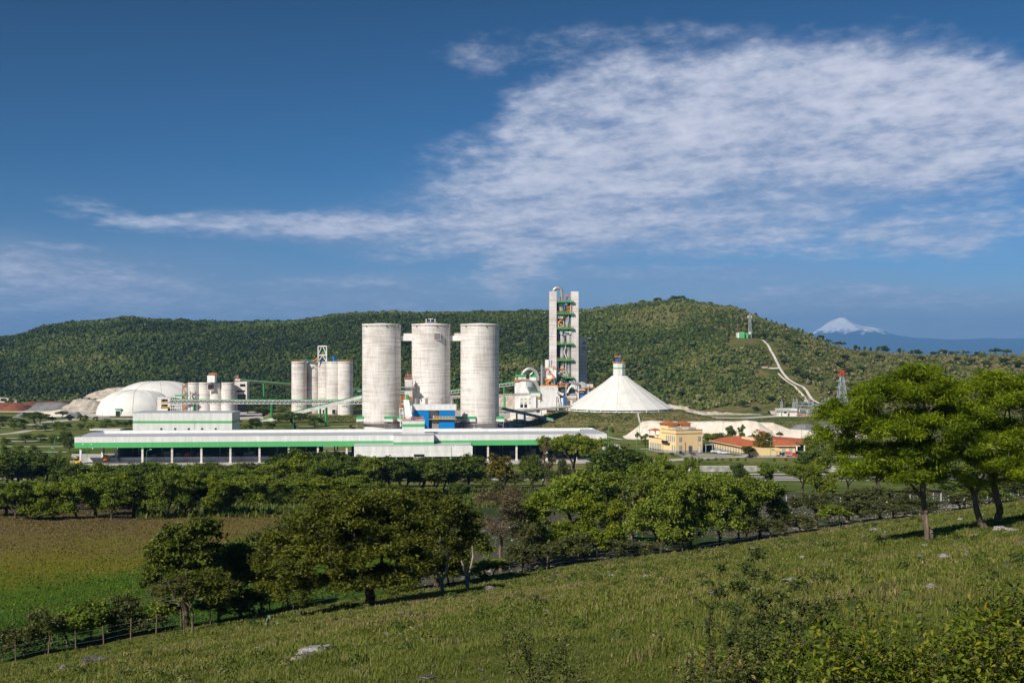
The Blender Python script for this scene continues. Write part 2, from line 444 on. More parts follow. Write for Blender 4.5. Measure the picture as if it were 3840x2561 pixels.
xs = axis((-9000, -1600, 600), (-1600, -700, 30), (-700, -160, 9), (-160, 150, 1.6), (150, 700, 9), (700, 1600, 30), (1600, 9000, 600))
ys = axis((-3000, -60, 300), (-60, 0, 8), (0, 12, 1.5), (12, 180, 1.4), (180, 420, 4), (420, 860, 14), (860, 2100, 14), (2100, 4000, 150), (4000, 42000, 2000))
XX, YY = np.meshgrid(xs, ys)
ZZ = terrain_z(XX.ravel(), YY.ravel()).reshape(XX.shape)
HZ, HT = hill_z(XX, YY)
V = np.stack([XX.ravel(), YY.ravel(), ZZ.ravel()], 1)
ny, nx = XX.shape
idx = np.arange(ny * nx).reshape(ny, nx)
F = np.stack([idx[:-1, :-1].ravel(), idx[:-1, 1:].ravel(), idx[1:, 1:].ravel(), idx[1:, :-1].ravel()], 1)
ishill = ((HZ > .0) & (HT > 0) & (YY > 700) & (YY < 4000)).ravel()
fh = ishill[F].any(1)
def sub(V, F, mask):
    f = F[mask]; u, inv = np.unique(f, return_inverse=True)
    return V[u], inv.reshape(f.shape)
v1, f1 = sub(V, F, ~fh)
o = link('ground', np_mesh('ground', v1, f1, True), MAT['ground']); tag(o, kind='structure')
v1, f1 = sub(V, F, fh)
o = link('hills', np_mesh('hills', v1, f1, True), MAT['hill']); tag(o, kind='structure')

# ---- far range and snow volcano, 30 km off
FAR = 30000.0
t = NT('volcano')
co = t.coords('World'); sepn = t.n('ShaderNodeSeparateXYZ'); t.l(t.n('ShaderNodeNewGeometry').outputs['Position'], sepn.inputs[0])
nz = t.noise(t.coords('World', (.004, .004, .0012)), 1., 6, .7, .6)
hgt = t.math('ADD', sepn.outputs[2], t.math('MULTIPLY', t.math('SUBTRACT', nz, .5), 700.))
c = t.ramp(t.math('DIVIDE', hgt, 1200.), [(.50, (.02, .035, .06)), (.57, (.95, .95, .97))])
t.col(c, .9); MAT['volcano'] = t.m
FX = [2200, 2700, 2960, 3030, 3060, 3090, 3120, 3145, 3158, 3170, 3200, 3240, 3275, 3300, 3340, 3400, 3450, 3490, 3560, 3620, 3680, 3740, 3800, 3840, 4300]
FY = [1290, 1285, 1278, 1258, 1240, 1224, 1204, 1190, 1185, 1188, 1205, 1215, 1224, 1232, 1246, 1258, 1265, 1268, 1271, 1270, 1266, 1268, 1267, 1268, 1275]
pxs = np.linspace(2200, 4300, 420); ts = np.linspace(-1, 1, 90)
PXg, Tg = np.meshgrid(pxs, ts)
top = (HOR - np.interp(PXg, FX, FY)) / FP * FAR + H
rough = fbm(PXg / 60., Tg * 6, 21, 5)
snowy = np.clip((top - 560) / 500, 0, 1)
Yg = FAR + Tg * 5000 + fbm(PXg / 90., Tg * 3, 5, 4) * 900
prof = 1 - np.abs(Tg) ** .8
ridge_ = np.abs(fbm(PXg / 26., Tg * 1.2 + 3, 33, 4))
Zg = top * prof + rough * 60 * (1 - prof) * 2 - ridge_ * 420 * snowy * (1 - prof) * (Tg < 0) - 5
V = np.stack([((PXg - 1920) / FP * FAR).ravel(), Yg.ravel(), Zg.ravel()], 1)
ny, nx = PXg.shape; idx = np.arange(ny * nx).reshape(ny, nx)
F = np.stack([idx[:-1, :-1].ravel(), idx[:-1, 1:].ravel(), idx[1:, 1:].ravel(), idx[1:, :-1].ravel()], 1)
o = link('mountain', np_mesh('mountain', V, F, True), MAT['volcano']); tag(o, kind='structure')
# ---------------------------------------------------------------- materials of the plant
def concrete(name, base, band=1.0, dark=.78):
    t = NT(name)
    f1 = t.noise(t.coords('World', (.05, .05, 1.3)), 1., 7, .66, .2)       # slip-form lifts: thin level bands
    f2 = t.noise(t.coords('World', (.10, .10, .05)), 1., 5, .6, .4)         # broad stains
    f3 = t.noise(t.coords('World', (1.2, 1.2, .12)), 1., 4, .6)             # vertical runs
    f = t.math('ADD', t.math('ADD', t.math('MULTIPLY', f1, .50), t.math('MULTIPLY', f2, .32)), t.math('MULTIPLY', f3, .18))
    d = tuple(x * dark for x in base); l = tuple(min(.92, x * 1.16) for x in base)
    c = t.ramp(f, [(.38, (d[0] * .9, d[1] * .86, d[2] * .82)), (.47, (d[0] * 1.05, d[1], d[2])), (.51, base), (.60, l)])
    t.bump(f1, .25, .15)
    MAT[name] = t.col(c, .85); return MAT[name]
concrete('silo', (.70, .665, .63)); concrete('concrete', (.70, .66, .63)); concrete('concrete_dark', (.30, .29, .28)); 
def sheet(name, c, step=.9, rough=.42, var=.05):
    """profiled metal sheet: vertical ribs by a wave, panels slightly different"""
    t = NT(name)
    w = t.n('ShaderNodeTexWave', wave_type='BANDS', bands_direction='X'); t.l(t.coords('World', (1, .35, .0)), w.inputs[0])
    w.inputs['Scale'].default_value = 1.0 / step * .5; w.inputs['Distortion'].default_value = 0
    f = t.noise(t.coords('World', (.5, .5, .12)), 1., 5, .6)
    cc = t.ramp(f, [(.3, tuple(x * (1 - var * 2.2) for x in c)), (.65, c)])
    cc = t.mix(.35, cc, t.ramp(w.outputs['Fac'], [(0, (.72, .72, .72)), (.35, (1, 1, 1))]), 'MULTIPLY')
    t.bump(w.outputs['Fac'], .4, .05)
    MAT[name] = t.col(cc, rough); return MAT[name]
sheet('white_sheet', (.80, .80, .79), .9, .42, .10); sheet('green_sheet', (.10, .46, .16)); sheet('blue_sheet', (.0, .20, .55), .55); sheet('roof_sheet', (.50, .51, .53), 1.2, .35)
paint('white_paint', (.80, .80, .78)); paint('membrane', (.76, .75, .71), .55, .07, .16)
paint('green_paint', (.06, .36, .12)); paint('orange_paint', (.78, .26, .03)); paint('yellow_paint', (.80, .50, .03)); paint('blue_paint', (.02, .14, .45))
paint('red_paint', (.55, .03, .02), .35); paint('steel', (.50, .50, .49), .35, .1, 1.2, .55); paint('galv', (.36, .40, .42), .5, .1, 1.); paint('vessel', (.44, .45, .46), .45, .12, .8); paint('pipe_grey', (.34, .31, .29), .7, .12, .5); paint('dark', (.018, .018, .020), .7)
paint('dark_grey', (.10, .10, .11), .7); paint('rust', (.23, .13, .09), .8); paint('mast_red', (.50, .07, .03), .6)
paint('yellow_wall', (.87, .64, .33), .8, .04, .2); paint('cream_wall', (.82, .66, .40), .8, .04, .2); paint('stone', (.36, .36, .37), .9, .15, 1.5); paint('navy', (.012, .014, .07), .5)
paint('asphalt', (.30, .28, .27), .9, .1, .2, 0, 0); paint('road_pale', (.50, .46, .42), .9, .12, .15, 0, 0); paint('curb', (.66, .62, .56), .9, .1, .5, 0, 0)
paint('tyre', (.02, .02, .02), .9); paint('wood', (.17, .12, .085), .9, .2, 3.); paint('red_door', (.30, .02, .015))
paint('blind_glass', (.36, .43, .42), .3)
t = NT('glass'); t.col((.05, .08, .09), .08); t.b.inputs['Specular IOR Level'].default_value = .8; MAT['glass'] = t.m
t = NT('tile')
w = t.n('ShaderNodeTexWave', wave_type='BANDS', bands_direction='DIAGONAL'); t.l(t.coords('World'), w.inputs[0]); w.inputs['Scale'].default_value = 1.6
f = t.noise(t.coords('World'), .5, 6, .65)
c = t.mix(.3, t.ramp(f, [(.3, (.34, .085, .035)), (.65, (.52, .15, .060))]), t.ramp(w.outputs['Fac'], [(0, (.6, .6, .6)), (.5, (1.05, 1.05, 1.05))]), 'MULTIPLY')
t.bump(w.outputs['Fac'], .4, .05); MAT['tile'] = t.col(c, .75)
def rubble(name, stops, scale=.5, bs=.6):
    t = NT(name); co = t.coords('World')
    f = t.math('ADD', t.math('MULTIPLY', t.noise(co, scale * .25, 5, .6), .5), t.math('MULTIPLY', t.noise(co, scale * 2, 6, .7), .5))
    MAT[name] = t.col(t.ramp(f, stops), .95); t.bump(f, bs, 1.0); return MAT[name]
rubble('lime', [(.40, (.62, .53, .43)), (.52, (.74, .66, .56)), (.62, (.80, .73, .64))], .12, .3)
rubble('rock', [(.40, (.30, .25, .19)), (.50, (.52, .45, .37)), (.60, (.68, .61, .52))], .8, 1.)
rubble('clay', [(.40, (.10, .04, .028)), (.52, (.22, .075, .035)), (.62, (.30, .11, .05))], .3, .6)
rubble('slag', [(.40, (.13, .135, .14)), (.52, (.19, .19, .19)), (.62, (.25, .25, .25))], .3, .6)
rubble('berm', [(.38, (.085, .100, .018)), (.47, (.15, .145, .034)), (.54, (.23, .17, .075)), (.64, (.28, .20, .11))], .35, .8)
rubble('limestone', [(.38, (.16, .15, .14)), (.48, (.38, .36, .33)), (.58, (.66, .63, .58))], 2., .8)
M = MAT

# ================================================================= warehouse
PL = Vector((wx(280, 458), 458, 0)); PR = Vector((wx(2275, 476), 476, 0))
wang = math.atan2(PR.y - PL.y, PR.x - PL.x); LEN = (PR - PL).length
WM = Matrix.Translation(PL) @ Matrix.Rotation(wang, 4, 'Z')
def wl_px(px, off=0.):   # local x along the front at photo column px (off = distance in front (-) / behind (+))
    u = (px - 1920) / FP; c_, s_ = math.cos(wang), math.sin(wang)
    bx, by = PL.x - s_ * off, PL.y + c_ * off
    return (u * by - bx) / (c_ - u * s_)
def wh_z(lx, off, py):
    y = (WM @ Vector((lx, off, 0))).y
    return wz(py, y)
W = root('warehouse', PL, 'very long open-sided white warehouse with a broad green fascia band below the silos', 'warehouse')
ZB, ZM, ZT = 6.5, 8.65, 10.9
b = MB(WM); b.box(0, LEN, -.25, 0, ZM, ZT); b.box(LEN - .25, LEN, 0, 40, ZM, ZT); b.box(0, .25, 0, 40, ZM, ZT); b.box(0, LEN, 39.7, 40, ZM, ZT); b.build('fascia', M['white_sheet'], W)
b = MB(WM); b.box(0, LEN, -.28, -.0, ZB, ZM - .003); b.box(LEN - .25, LEN + .03, 0, 40, ZB, ZM - .003); b.box(-.03, .25, 0, 40, ZB, ZM - .003); b.box(0, LEN, 39.7, 40.03, ZB, ZM - .003); b.build('green_band', M['green_sheet'], W)
b = MB(WM)
rz = lambda y: 10.25 + 1.0 * (1 - abs(y - 20) / 20)
for a, c_ in ((.3, 20), (20, 39.7)):
    b.hexa([(.3, a, rz(a) - .2), (LEN - .3, a, rz(a) - .2), (LEN - .3, c_, rz(c_) - .2), (.3, c_, rz(c_) - .2)],
           [(.3, a, rz(a)), (LEN - .3, a, rz(a)), (LEN - .3, c_, rz(c_)), (.3, c_, rz(c_))])
b.build('roof', M['roof_sheet'], W)
x0 = wl_px(397, 20); x1 = wl_px(2172, 20)
b = MB(WM); n = 14; prof = [(20 + 2.2 * math.cos(math.pi * i / n), 11.05 + 1.15 * math.sin(math.pi * i / n)) for i in range(n + 1)]
b.add([(x0, y, z) for y, z in prof] + [(x1, y, z) for y, z in prof], [(i, i + 1, n + 2 + i, n + 1 + i) for i in range(n)], True)
b.add([(x0, y, z) for y, z in prof], [tuple(range(n + 1))]); b.add([(x1, y, z) for y, z in prof], [tuple(range(n + 1))[::-1]])
for k in range(1, 12):
    xx = x0 + (x1 - x0) * k / 12
    b.box(xx - .06, xx + .06, 17.7, 22.3, 11.0, 11.1)
rv = b.build('ridge_ventilator', M['white_paint'], W)
cols_px = [(302, 0), (383, 26), (435, 8), (534, 0), (645, 0), (755, 0), (864, 0), (973, 0), (1083, 0), (1192, 0), (1300, 0), (1415, 0), (1830, 0), (1937, 0), (2050, 0), (2160, 0), (2262, 0)]
for px, off in cols_px:
    b = MB(WM); lx = wl_px(px, .6 + off)
    b.box(lx - .38, lx + .38, .5 + off, 1.2 + off, 0, ZB + .3); b.box(lx - .55, lx + .55, .3 + off, 1.4 + off, 0, .5); b.build('column', M['white_paint'] if px < 450 else M['concrete'], W)
for k in range(18):
    lx = 6 + k * (LEN - 12) / 17
    for yy in (20, 38.5):
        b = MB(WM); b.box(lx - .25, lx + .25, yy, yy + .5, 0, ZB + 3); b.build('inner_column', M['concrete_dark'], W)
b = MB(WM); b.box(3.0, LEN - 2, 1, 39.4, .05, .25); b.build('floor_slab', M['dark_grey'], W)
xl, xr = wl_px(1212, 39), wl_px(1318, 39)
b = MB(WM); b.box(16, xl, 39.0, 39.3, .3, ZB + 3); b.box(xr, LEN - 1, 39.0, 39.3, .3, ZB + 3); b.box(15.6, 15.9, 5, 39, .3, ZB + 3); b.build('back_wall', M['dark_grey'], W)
for i in range(24):                       # low block wall between columns, seen in panels
    xa = wl_px(322, 6.5) + i * 3.9
    if xa > wl_px(980, 6.5): break
    b = MB(WM); b.box(xa, xa + 3.82, 6.4, 6.65, 0, 2.0); b.build('block_wall', M['concrete'], W)
rng_w = random.Random(4)
# stored goods inside
for k in range(26):
    px = rng_w.choice([rng_w.uniform(460, 960), rng_w.uniform(560, 1180), rng_w.uniform(1850, 2100)])
    off = rng_w.uniform(9, 17); lx = wl_px(px, off); wdt = rng_w.uniform(1.5, 3); hh = rng_w.uniform(1.2, 3.4)
    o = root('pallet_stack', WM @ Vector((lx, off, .25)), 'dim grey stack of palletised sacks in the shade of the warehouse', 'pallet stack', 'pallet stacks stored inside the dark warehouse')
    b = MB(WM)
    for q in range(int(hh / .55)): b.box(lx - wdt / 2 + .04 * (q % 2), lx + wdt / 2 - .04 * (q % 2), off, off + 1.6, .45 + q * .55, .97 + q * .55)
    b.build('sacks', M['concrete_dark'], o)
    b = MB(WM); b.box(lx - wdt / 2, lx + wdt / 2, off, off + 1.6, .25, .33); 
    for q in (-.45, 0, .45): b.box(lx + q * wdt - .06, lx + q * wdt + .06, off, off + 1.6, .33, .44)
    b.build('pallet', M['wood'], o)
# orange bin (drum shape) at the left bay
lx = wl_px(398, 6); o = root('mixer_drum', WM @ Vector((lx, 6, .25)), 'orange rounded drum standing in the left bay of the warehouse', 'drum')
b = MB(WM); b.lathe((lx, 6, .6), [(0, 0), (1.1, .1), (1.45, .8), (1.4, 1.7), (.9, 2.3), (.35, 2.6), (0, 2.6)], 16); b.build('drum', M['orange_paint'], o)
b = MB(WM); [b.box(lx + q - .1, lx + q + .1, 5.2, 6.8, .25, .9) for q in (-1, 1)]; b.build('stand', M['dark_grey'], o)
# front annexes
A1 = root('loading_annex', WM @ Vector((wl_px(1328, -6), -6, 0)), 'long low white clad loading annex projecting in front of the warehouse', 'annex')
xa, xb = wl_px(1328, -6), wl_px(1772, -6); za, zb = wh_z(xa, -6, 1714), wh_z(xa, -6, 1672)
zmid = za + (zb - za) * .45
b = MB(WM); b.box(xa, xb - .6, -6, -5.8, zmid + .04, zb); b.box(xa, xb - .6, -6, -5.8, za, zmid); b.box(xa, xa + .2, -5.8, -.35, za, zb)
b.prism([(xb - .6, -6, za), (xb, -6, za + .5), (xb, -6, zb - .5), (xb - .6, -6, zb)], (0, 5.6, 0)); b.build('wall', M['white_sheet'], A1)
b = MB(WM); b.hexa([(xa, -6.1, zb), (xb - .6, -6.1, zb), (xb - .6, -.35, zb + .35), (xa, -.35, zb + .35)], [(xa, -6.1, zb + .15), (xb - .6, -6.1, zb + .15), (xb - .6, -.35, zb + .6), (xa, -.35, zb + .6)])
k = xa
while k < xb - 1: b.box(k, k + .12, -6.12, -6.0, zb, zb + .2); k += .8
b.build('roof', M['roof_sheet'], A1)
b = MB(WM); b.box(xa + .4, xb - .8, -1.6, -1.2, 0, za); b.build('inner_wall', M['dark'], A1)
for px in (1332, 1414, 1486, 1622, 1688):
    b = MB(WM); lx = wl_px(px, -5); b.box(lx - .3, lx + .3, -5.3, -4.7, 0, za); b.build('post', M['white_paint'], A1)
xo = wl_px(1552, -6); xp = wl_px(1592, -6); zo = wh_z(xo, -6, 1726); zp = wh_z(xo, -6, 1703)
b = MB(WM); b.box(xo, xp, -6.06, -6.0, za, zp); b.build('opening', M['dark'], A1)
b = MB(WM); b.box(xo - .8, xp + .6, -7.3, -6.1, zo, zo + .25); b.rail([Vector((xo, -7.2, zo + .25)), Vector((xp, -7.2, zo + .25))], 1.1, .12, 1.2); b.build('platform', M['white_paint'], A1)
b = MB(WM); b.bar((xo - 1.6, -7.2, zo - .2), (xp + 2, -7.2, zo - .2), .25); b.bar((xo + .3, -7.2, zo), (xo + 3.8, -7.2, zo - 2.6), .3); b.build('stair', M['orange_paint'], A1)
A2 = root('fascia_box', WM @ Vector((wl_px(1475, -3.5), -3.5, 0)), 'white box with green lower band projecting from the middle of the warehouse fascia', 'roof box')
xa, xb = wl_px(1475, -4), wl_px(1627, -4); zt = wh_z(xa, -4, 1632); zmm = wh_z(xa, -4, 1658); zl = wh_z(xa, -4, 1675)
b = MB(WM); b.box(xa, xb, -4, -.3, zmm, zt); b.build('wall', M['white_sheet'], A2)
b = MB(WM); b.box(xa - .02, xb + .02, -4.02, -.32, zl, zmm - .003); b.build('green_band', M['green_sheet'], A2)
b = MB(WM); b.hexa([(xa - .1, -4.2, zt), (xb + .1, -4.2, zt), (xb + .1, 4, zt + .3), (xa - .1, 4, zt + .3)], [(xa - .1, -4.2, zt + .12), (xb + .1, -4.2, zt + .12), (xb + .1, 4, zt + .5), (xa - .1, 4, zt + .5)]); b.build('roof', M['roof_sheet'], A2)
A3 = root('transfer_house', WM @ Vector((wl_px(1508, 4), 4, 10)), 'white cube with a green stripe rising through the warehouse roof below the slanting conveyor', 'transfer house')
xa, xb = wl_px(1508, 4), wl_px(1592, 4); z0, zc, zd, z1 = [wh_z(xa, 4, q) for q in (1640, 1601, 1590, 1577)]
b = MB(WM); b.box(xa, xb, 4, 12, z0, zc); b.box(xa, xb, 4, 12, zd, z1); b.build('wall', M['white_sheet'], A3)
b = MB(WM); b.box(xa - .02, xb + .02, 3.98, 12.02, zc + .003, zd - .003); b.build('green_band', M['green_sheet'], A3)
b = MB(WM); b.box(xa - .2, xb + .2, 3.8, 12.2, z1, z1 + .15); b.build('roof', M['roof_sheet'], A3)
b = MB(WM); b.rail([Vector((xa, 4.1, z1 + .15)), Vector((xb - .5, 4.1, z1 + .15)), Vector((xb - .5, 11, z1 + .15))], 1.2, .16, 1.3); b.build('railing', M['orange_paint'], A3)
b = MB(WM); b.box(xa + 3.6, xa + 5.6, 4.6, 7, z1 + .15, z1 + 1.5); b.cyl((xa + 4.4, 6, z1 + 1.5), (xa + 4.4, 6, z1 + 3.4), .28); b.build('drive_unit', M['blue_paint'], A3)

# ================================================================= long white building behind
Yb = 570
B = root('storage_hall', P(690, 1612, Yb) * 1, 'long flat-roofed white hall with one thin green stripe, behind the left of the warehouse', 'hall')
B.location.z = 0
xa, xb = wx(498, Yb), wx(870, Yb); z1 = wz(1548, Yb); zs, zt = wz(1587, Yb), wz(1578, Yb)
b = MB(); b.box(xa, xb, Yb, Yb + 17, 0, zs - .003); b.box(xa, xb, Yb, Yb + 17, zt + .003, z1); b.build('wall', M['white_sheet'], B)
b = MB(); b.box(xa - .02, xb + .02, Yb - .02, Yb + 17.02, zs, zt); b.build('green_stripe', M['green_sheet'], B)
b = MB(); b.box(xa - .1, xb + .1, Yb - .1, Yb + 17.1, z1 + .003, z1 + .25); b.build('roof', M['roof_sheet'], B)
for px in (605, 657, 708, 758, 809):
    f = MB(); X = wx(px, Yb); f.box(X - .55, X + .55, Yb - .12, Yb - .003, wz(1615, Yb), wz(1604, Yb)); fo = f.build('window', M['galv'], B)
    g_ = MB(); g_.box(X - .42, X + .42, Yb - .15, Yb - .123, wz(1615, Yb) + .1, wz(1604, Yb) - .12); g_.build('pane', M['dark'], fo)
b = MB(); b.cyl((xa - 2.8, Yb + 5, 3.6), (xa, Yb + 5, 3.6), 1.7, n=20); b.lathe((xa - 2.8, Yb + 5, 3.6), [(0, -1.7), (1.2, -1.2), (1.7, 0), (1.2, 1.2), (0, 1.7)], 16); b.build('tank_end', M['white_paint'], B)
# small bus-stop like canopy behind the warehouse's left end
o = root('canopy', (wx(395, 530), 530, 0), 'flat white canopy on thin posts behind the left roof end of the warehouse', 'canopy')
b = MB(); b.pbox(336, 450, 1608.5, 1614, 530, 6); b.build('roof', M['concrete'], o)
for px in (347, 381, 440):
    b = MB(); X = wx(px, 531); b.box(X - .2, X + .2, 531, 531.4, 0, wz(1614, 530)); b.build('post', M['white_paint'], o)

# ================================================================= three big silos
SY = 670
def big_silo(px, label, base):
    X = wx(px, SY); r = 72 * SY / FP; zt_ = wz(1214, SY - r)
    o = root('cement_silo', (X, SY, 0), label, 'silo', 'three tall cement silos')
    b = MB(); b.lathe((X, SY, 0), [(r, 4.2), (r, zt_ - 1.2)], 72); b.build('shaft', M['silo'], o)
    b = MB(); b.lathe((X, SY, 0), [(r, zt_ - 1.197), (r + .12, zt_ - 1.197), (r + .12, zt_), (0, zt_ + .7)], 72); b.build('rim', M['concrete'], o)
    b = MB(); b.lathe((X, SY, 0), [(r - .2, 4.15), (r + 1.6, 4.15), (r + 1.6, 3.75), (r - .2, 3.75)], 48); b.build('ring_beam', M['concrete_dark'], o)
    b = MB(); b.lathe((X, SY, 0), [(r - .7, 0), (r - .7, 3.9)], 48); b.build('base', M['concrete'], o)
    b = MB(); pts = [Vector((X + (r + 1.5) * math.cos(a), SY + (r + 1.5) * math.sin(a), 4.15)) for a in np.linspace(math.pi, 2 * math.pi, 15)]
    b.rail(pts, 1.0, .1, 3); b.build('railing', M['rust'], o)
    b = MB(); b.bar((X + r * .80, SY - r * .62, 4), (X + r * .80, SY - r * .62, zt_ - 1), .16); b.build('downpipe', M['concrete_dark'], o)
    for a in (-1.2, -.45, -2.3):
        b = MB(); b.cyl((X + (r + .05) * math.cos(a), SY + (r + .05) * math.sin(a), zt_ - 1.4), (X + (r + .6) * math.cos(a), SY + (r + .6) * math.sin(a), zt_ - 1.5), .35, n=8); b.build('floodlight', M['dark_grey'], o)
    for spx in base:            # silo-foot kiosks
        Yk = SY - r - 1.2 if abs(spx - px) < 60 else SY - r * .55
        b = MB(); b.pbox(spx - 16, spx + 16, 1571, 1581, Yk, 4); w_ = b.build('kiosk', M['white_sheet'], o)
        b = MB(); b.pbox(spx - 16.3, spx + 16.3, 1561.5, 1570.9, Yk - .05, 4.1); b.build('kiosk_roof', M['green_paint'], w_)
        b = MB(); Xk = wx(spx, Yk)
        for q in (-2.2, 2.2): b.bar((Xk + q, Yk + .3, wz(1581, Yk)), (Xk + q * .8, Yk + .3, 0), .3)
        b.bar((Xk - 2.2, Yk + .3, wz(1583, Yk)), (Xk + 2.2, Yk + .3, wz(1596, Yk)), .2); b.build('kiosk_stand', M['concrete_dark'], w_)
    return o, X, r, zt_
s1, X1, r1, zt1 = big_silo(1431, 'leftmost of the three tall concrete cement silos, linked by one bridge on its right', (1352, 1457, 1505))
s2, X2, r2, zt2 = big_silo(1616.5, 'middle one of the three tall concrete silos, with a square grated window near its top', ())
s3, X3, r3, zt3 = big_silo(1799, 'rightmost of the three tall concrete silos, paler and whiter at its right', (1724, 1767, 1875))
Yw = SY - math.sqrt(r2 ** 2 - (wx(1640, SY) - X2) ** 2) - .25
b = MB(); b.pbox(1627, 1652, 1248, 1276, Yw, .6); fr = b.build('window_frame', M['concrete'], s2)
b = MB(); b.pbox(1629, 1650, 1250, 1274, Yw - .05, .04); b.build('pane', M['dark_grey'], fr)
b = MB()
for k in range(5): X = wx(1629 + 21 * k / 4, Yw); b.box(X - .06, X + .06, Yw - .15, Yw - .06, wz(1274, Yw), wz(1250, Yw))
for k in range(4): Z = wz(1250 + 24 * k / 3, Yw); b.box(wx(1629, Yw), wx(1650, Yw), Yw - .13, Yw - .07, Z - .06, Z + .06)
b.build('grating', M['concrete'], fr)
b = MB(); Xt = wx(1616, SY); b.box(Xt - 2.2, Xt + 2.2, SY - 3, SY + 1, zt2, zt2 + 1.3); b.build('roof_machine', M['blue_paint'], s2)
b = MB()
for q in (-2.6, 0, 2.6): b.bar((Xt + q, SY - 2, zt2), (Xt + q, SY - 2, zt2 + 3.2), .35)
b.bar((Xt - 1.4, SY - 2, zt2 + 3), (Xt + 1.4, SY - 2, zt2 + 3), .3); b.build('roof_frame', M['white_paint'], s2)
b = MB(); b.rail([Vector((Xt - 3.5, SY - 3.2, zt2)), Vector((Xt + 3.5, SY - 3.2, zt2))], 1.0, .08, 1.2); b.build('roof_rail', M['orange_paint'], s2)
def bridge(pa, pb, p1, label):
    o = root('bridge', (wx((pa + pb) / 2, SY), SY, wz(1278, SY)), label, 'bridge', 'bridges joining the tall silos')
    b = MB(); b.pbox(pa, pb, 1259, 1278, SY - 2, 4); b.build('gallery', M['white_paint'], o)
    b = MB(); b.pbox(p1, pb, 1250, 1258.8, SY - 1.6, 3.4); b.build('roof', M['silo'], o)
bridge(1500, 1548, 1513, 'white box bridge high up between the left and middle tall silos')
bridge(1686, 1731, 1703, 'white box bridge high up between the middle and right tall silos')

# ================================================================= packing plant between the silos
Yp = 648
K = root('packing_plant', (wx(1625, Yp), Yp, 0), 'white and bright blue clad packing building in front of the middle tall silo', 'plant building')
b = MB(); b.pbox(1545, 1710, 1517, 1538, Yp - .4, 10); b.pbox(1608, 1648, 1538, 1570, Yp + 3, 6); b.build('upper_wall', M['white_sheet'], K)
b = MB(); b.pbox(1552, 1608, 1538.4, 1620, Yp, 9); b.build('blue_cladding', M['blue_sheet'], K)
b = MB(); b.pbox(1647, 1704, 1538.4, 1570, Yp, 9); b.build('blue_cladding', M['blue_sheet'], K)
b = MB(); b.pbox(1647, 1704, 1577, 1620, Yp, 9); b.build('blue_cladding', M['blue_sheet'], K)
b = MB(); b.pbox(1609, 1712, 1570.5, 1573.5, Yp - 1.6, 10); b.pbox(1620, 1646, 1574, 1620, Yp + 1, 4); b.build('deck', M['concrete_dark'], K)
b = MB(); b.rail([P(1626, 1570.5, Yp - 1.5), P(1706, 1570.5, Yp - 1.5)], 1.3, .18, 1.6); b.bar(P(1624, 1570.8, Yp - 1.6), P(1706, 1570.8, Yp - 1.6), .3); b.build('railing', M['yellow_paint'], K)
b = MB(); b.pbox(1628, 1646, 1550, 1569, Yp + 1.4, 1.4); b.pbox(1634, 1642, 1545, 1552, Yp + .9, 1.5); b.build('machinery', M['dark_grey'], K)
for px in (1560.5, 1599, 1655.5, 1695):
    b = MB(); X = wx(px, Yp + 3); b.cyl((X, Yp + 3, wz(1517, Yp)), (X, Yp + 3, wz(1495, Yp + 3)), .85, n=18); b.cyl((X, Yp + 3, wz(1495, Yp + 3)), (X, Yp + 3, wz(1493.5, Yp + 3)), .95, n=18); b.build('vent_stack', M['steel'], K)
T = root('elevator_tower', (wx(1532, 655), 655, 0), 'slim pale concrete elevator tower with orange railings beside the middle tall silo', 'tower')
b = MB(); b.pbox(1518, 1546, 1430, 1620, 655, 5); b.build('shaft', M['concrete'], T)
b = MB(); b.pbox(1517.5, 1546.5, 1424, 1430, 654.9, 5.2); b.build('cap', M['white_paint'], T)
b = MB(); b.rail([P(1517, 1424, 655), P(1546, 1424, 655)], 1.3, .2, 1.3); b.rail([P(1521, 1412, 656), P(1541, 1412, 656)], 1.2, .18, 1.2)
b.rail([P(1504, 1500, 652), P(1544, 1500, 652)], 2.2, .22, 1.4); b.bar(P(1503, 1500.5, 652), P(1545, 1500.5, 652), .5); b.rail([P(1498, 1528, 652), P(1514, 1528, 652)], 1.6, .2, 1.2)
b.build('railing', M['orange_paint'], T)
b = MB(); b.pbox(1524, 1541, 1414, 1423.8, 656, 3); b.cyl(P(1528.5, 1412, 657), P(1528.5, 1396, 657), .4); b.build('head_drive', M['blue_paint'], T)
b = MB(); b.pbox(1491, 1556, 1451, 1454, 653, 3); b.bar(P(1497, 1453, 653), P(1499, 1462, 653), .5); b.bar(P(1541, 1454, 653), P(1545, 1466, 653), .6); b.build('platform', M['concrete_dark'], T)
b = MB(); b.pbox(1498, 1513, 1530, 1533, 652, 3); b.pbox(1503, 1516, 1548, 1551, 652, 3)
for px in (1499, 1511): b.bar(P(px, 1530, 652), P(px + 4, 1600, 652), .4)
b.build('side_frame', M['white_paint'], T)
b = MB(); b.pbox(1522, 1532, 1480, 1499, 651.5, 2); b.build('hoist', M['green_paint'], T)
o = root('slanted_chute', P(1535, 1570, 640), 'wide white enclosed chute slanting down from the tower to the warehouse roof', 'conveyor')
b = MB(); q0 = [P(1514, 1500, 648), P(1532, 1500, 648)]; q1 = [P(1521, 1577, 560), P(1548, 1577, 560)]
q0 = [P(1513, 1500, 645), P(1533, 1500, 645)]; q1 = [P(1521, 1576, 628), P(1549, 1576, 628)]
b.hexa([q1[0], q1[1], q1[1] + Vector((0, 3, 0)), q1[0] + Vector((0, 3, 0))], [q0[0], q0[1], q0[1] + Vector((0, 3, 0)), q0[0] + Vector((0, 3, 0))]); b.build('casing', M['white_paint'], o)
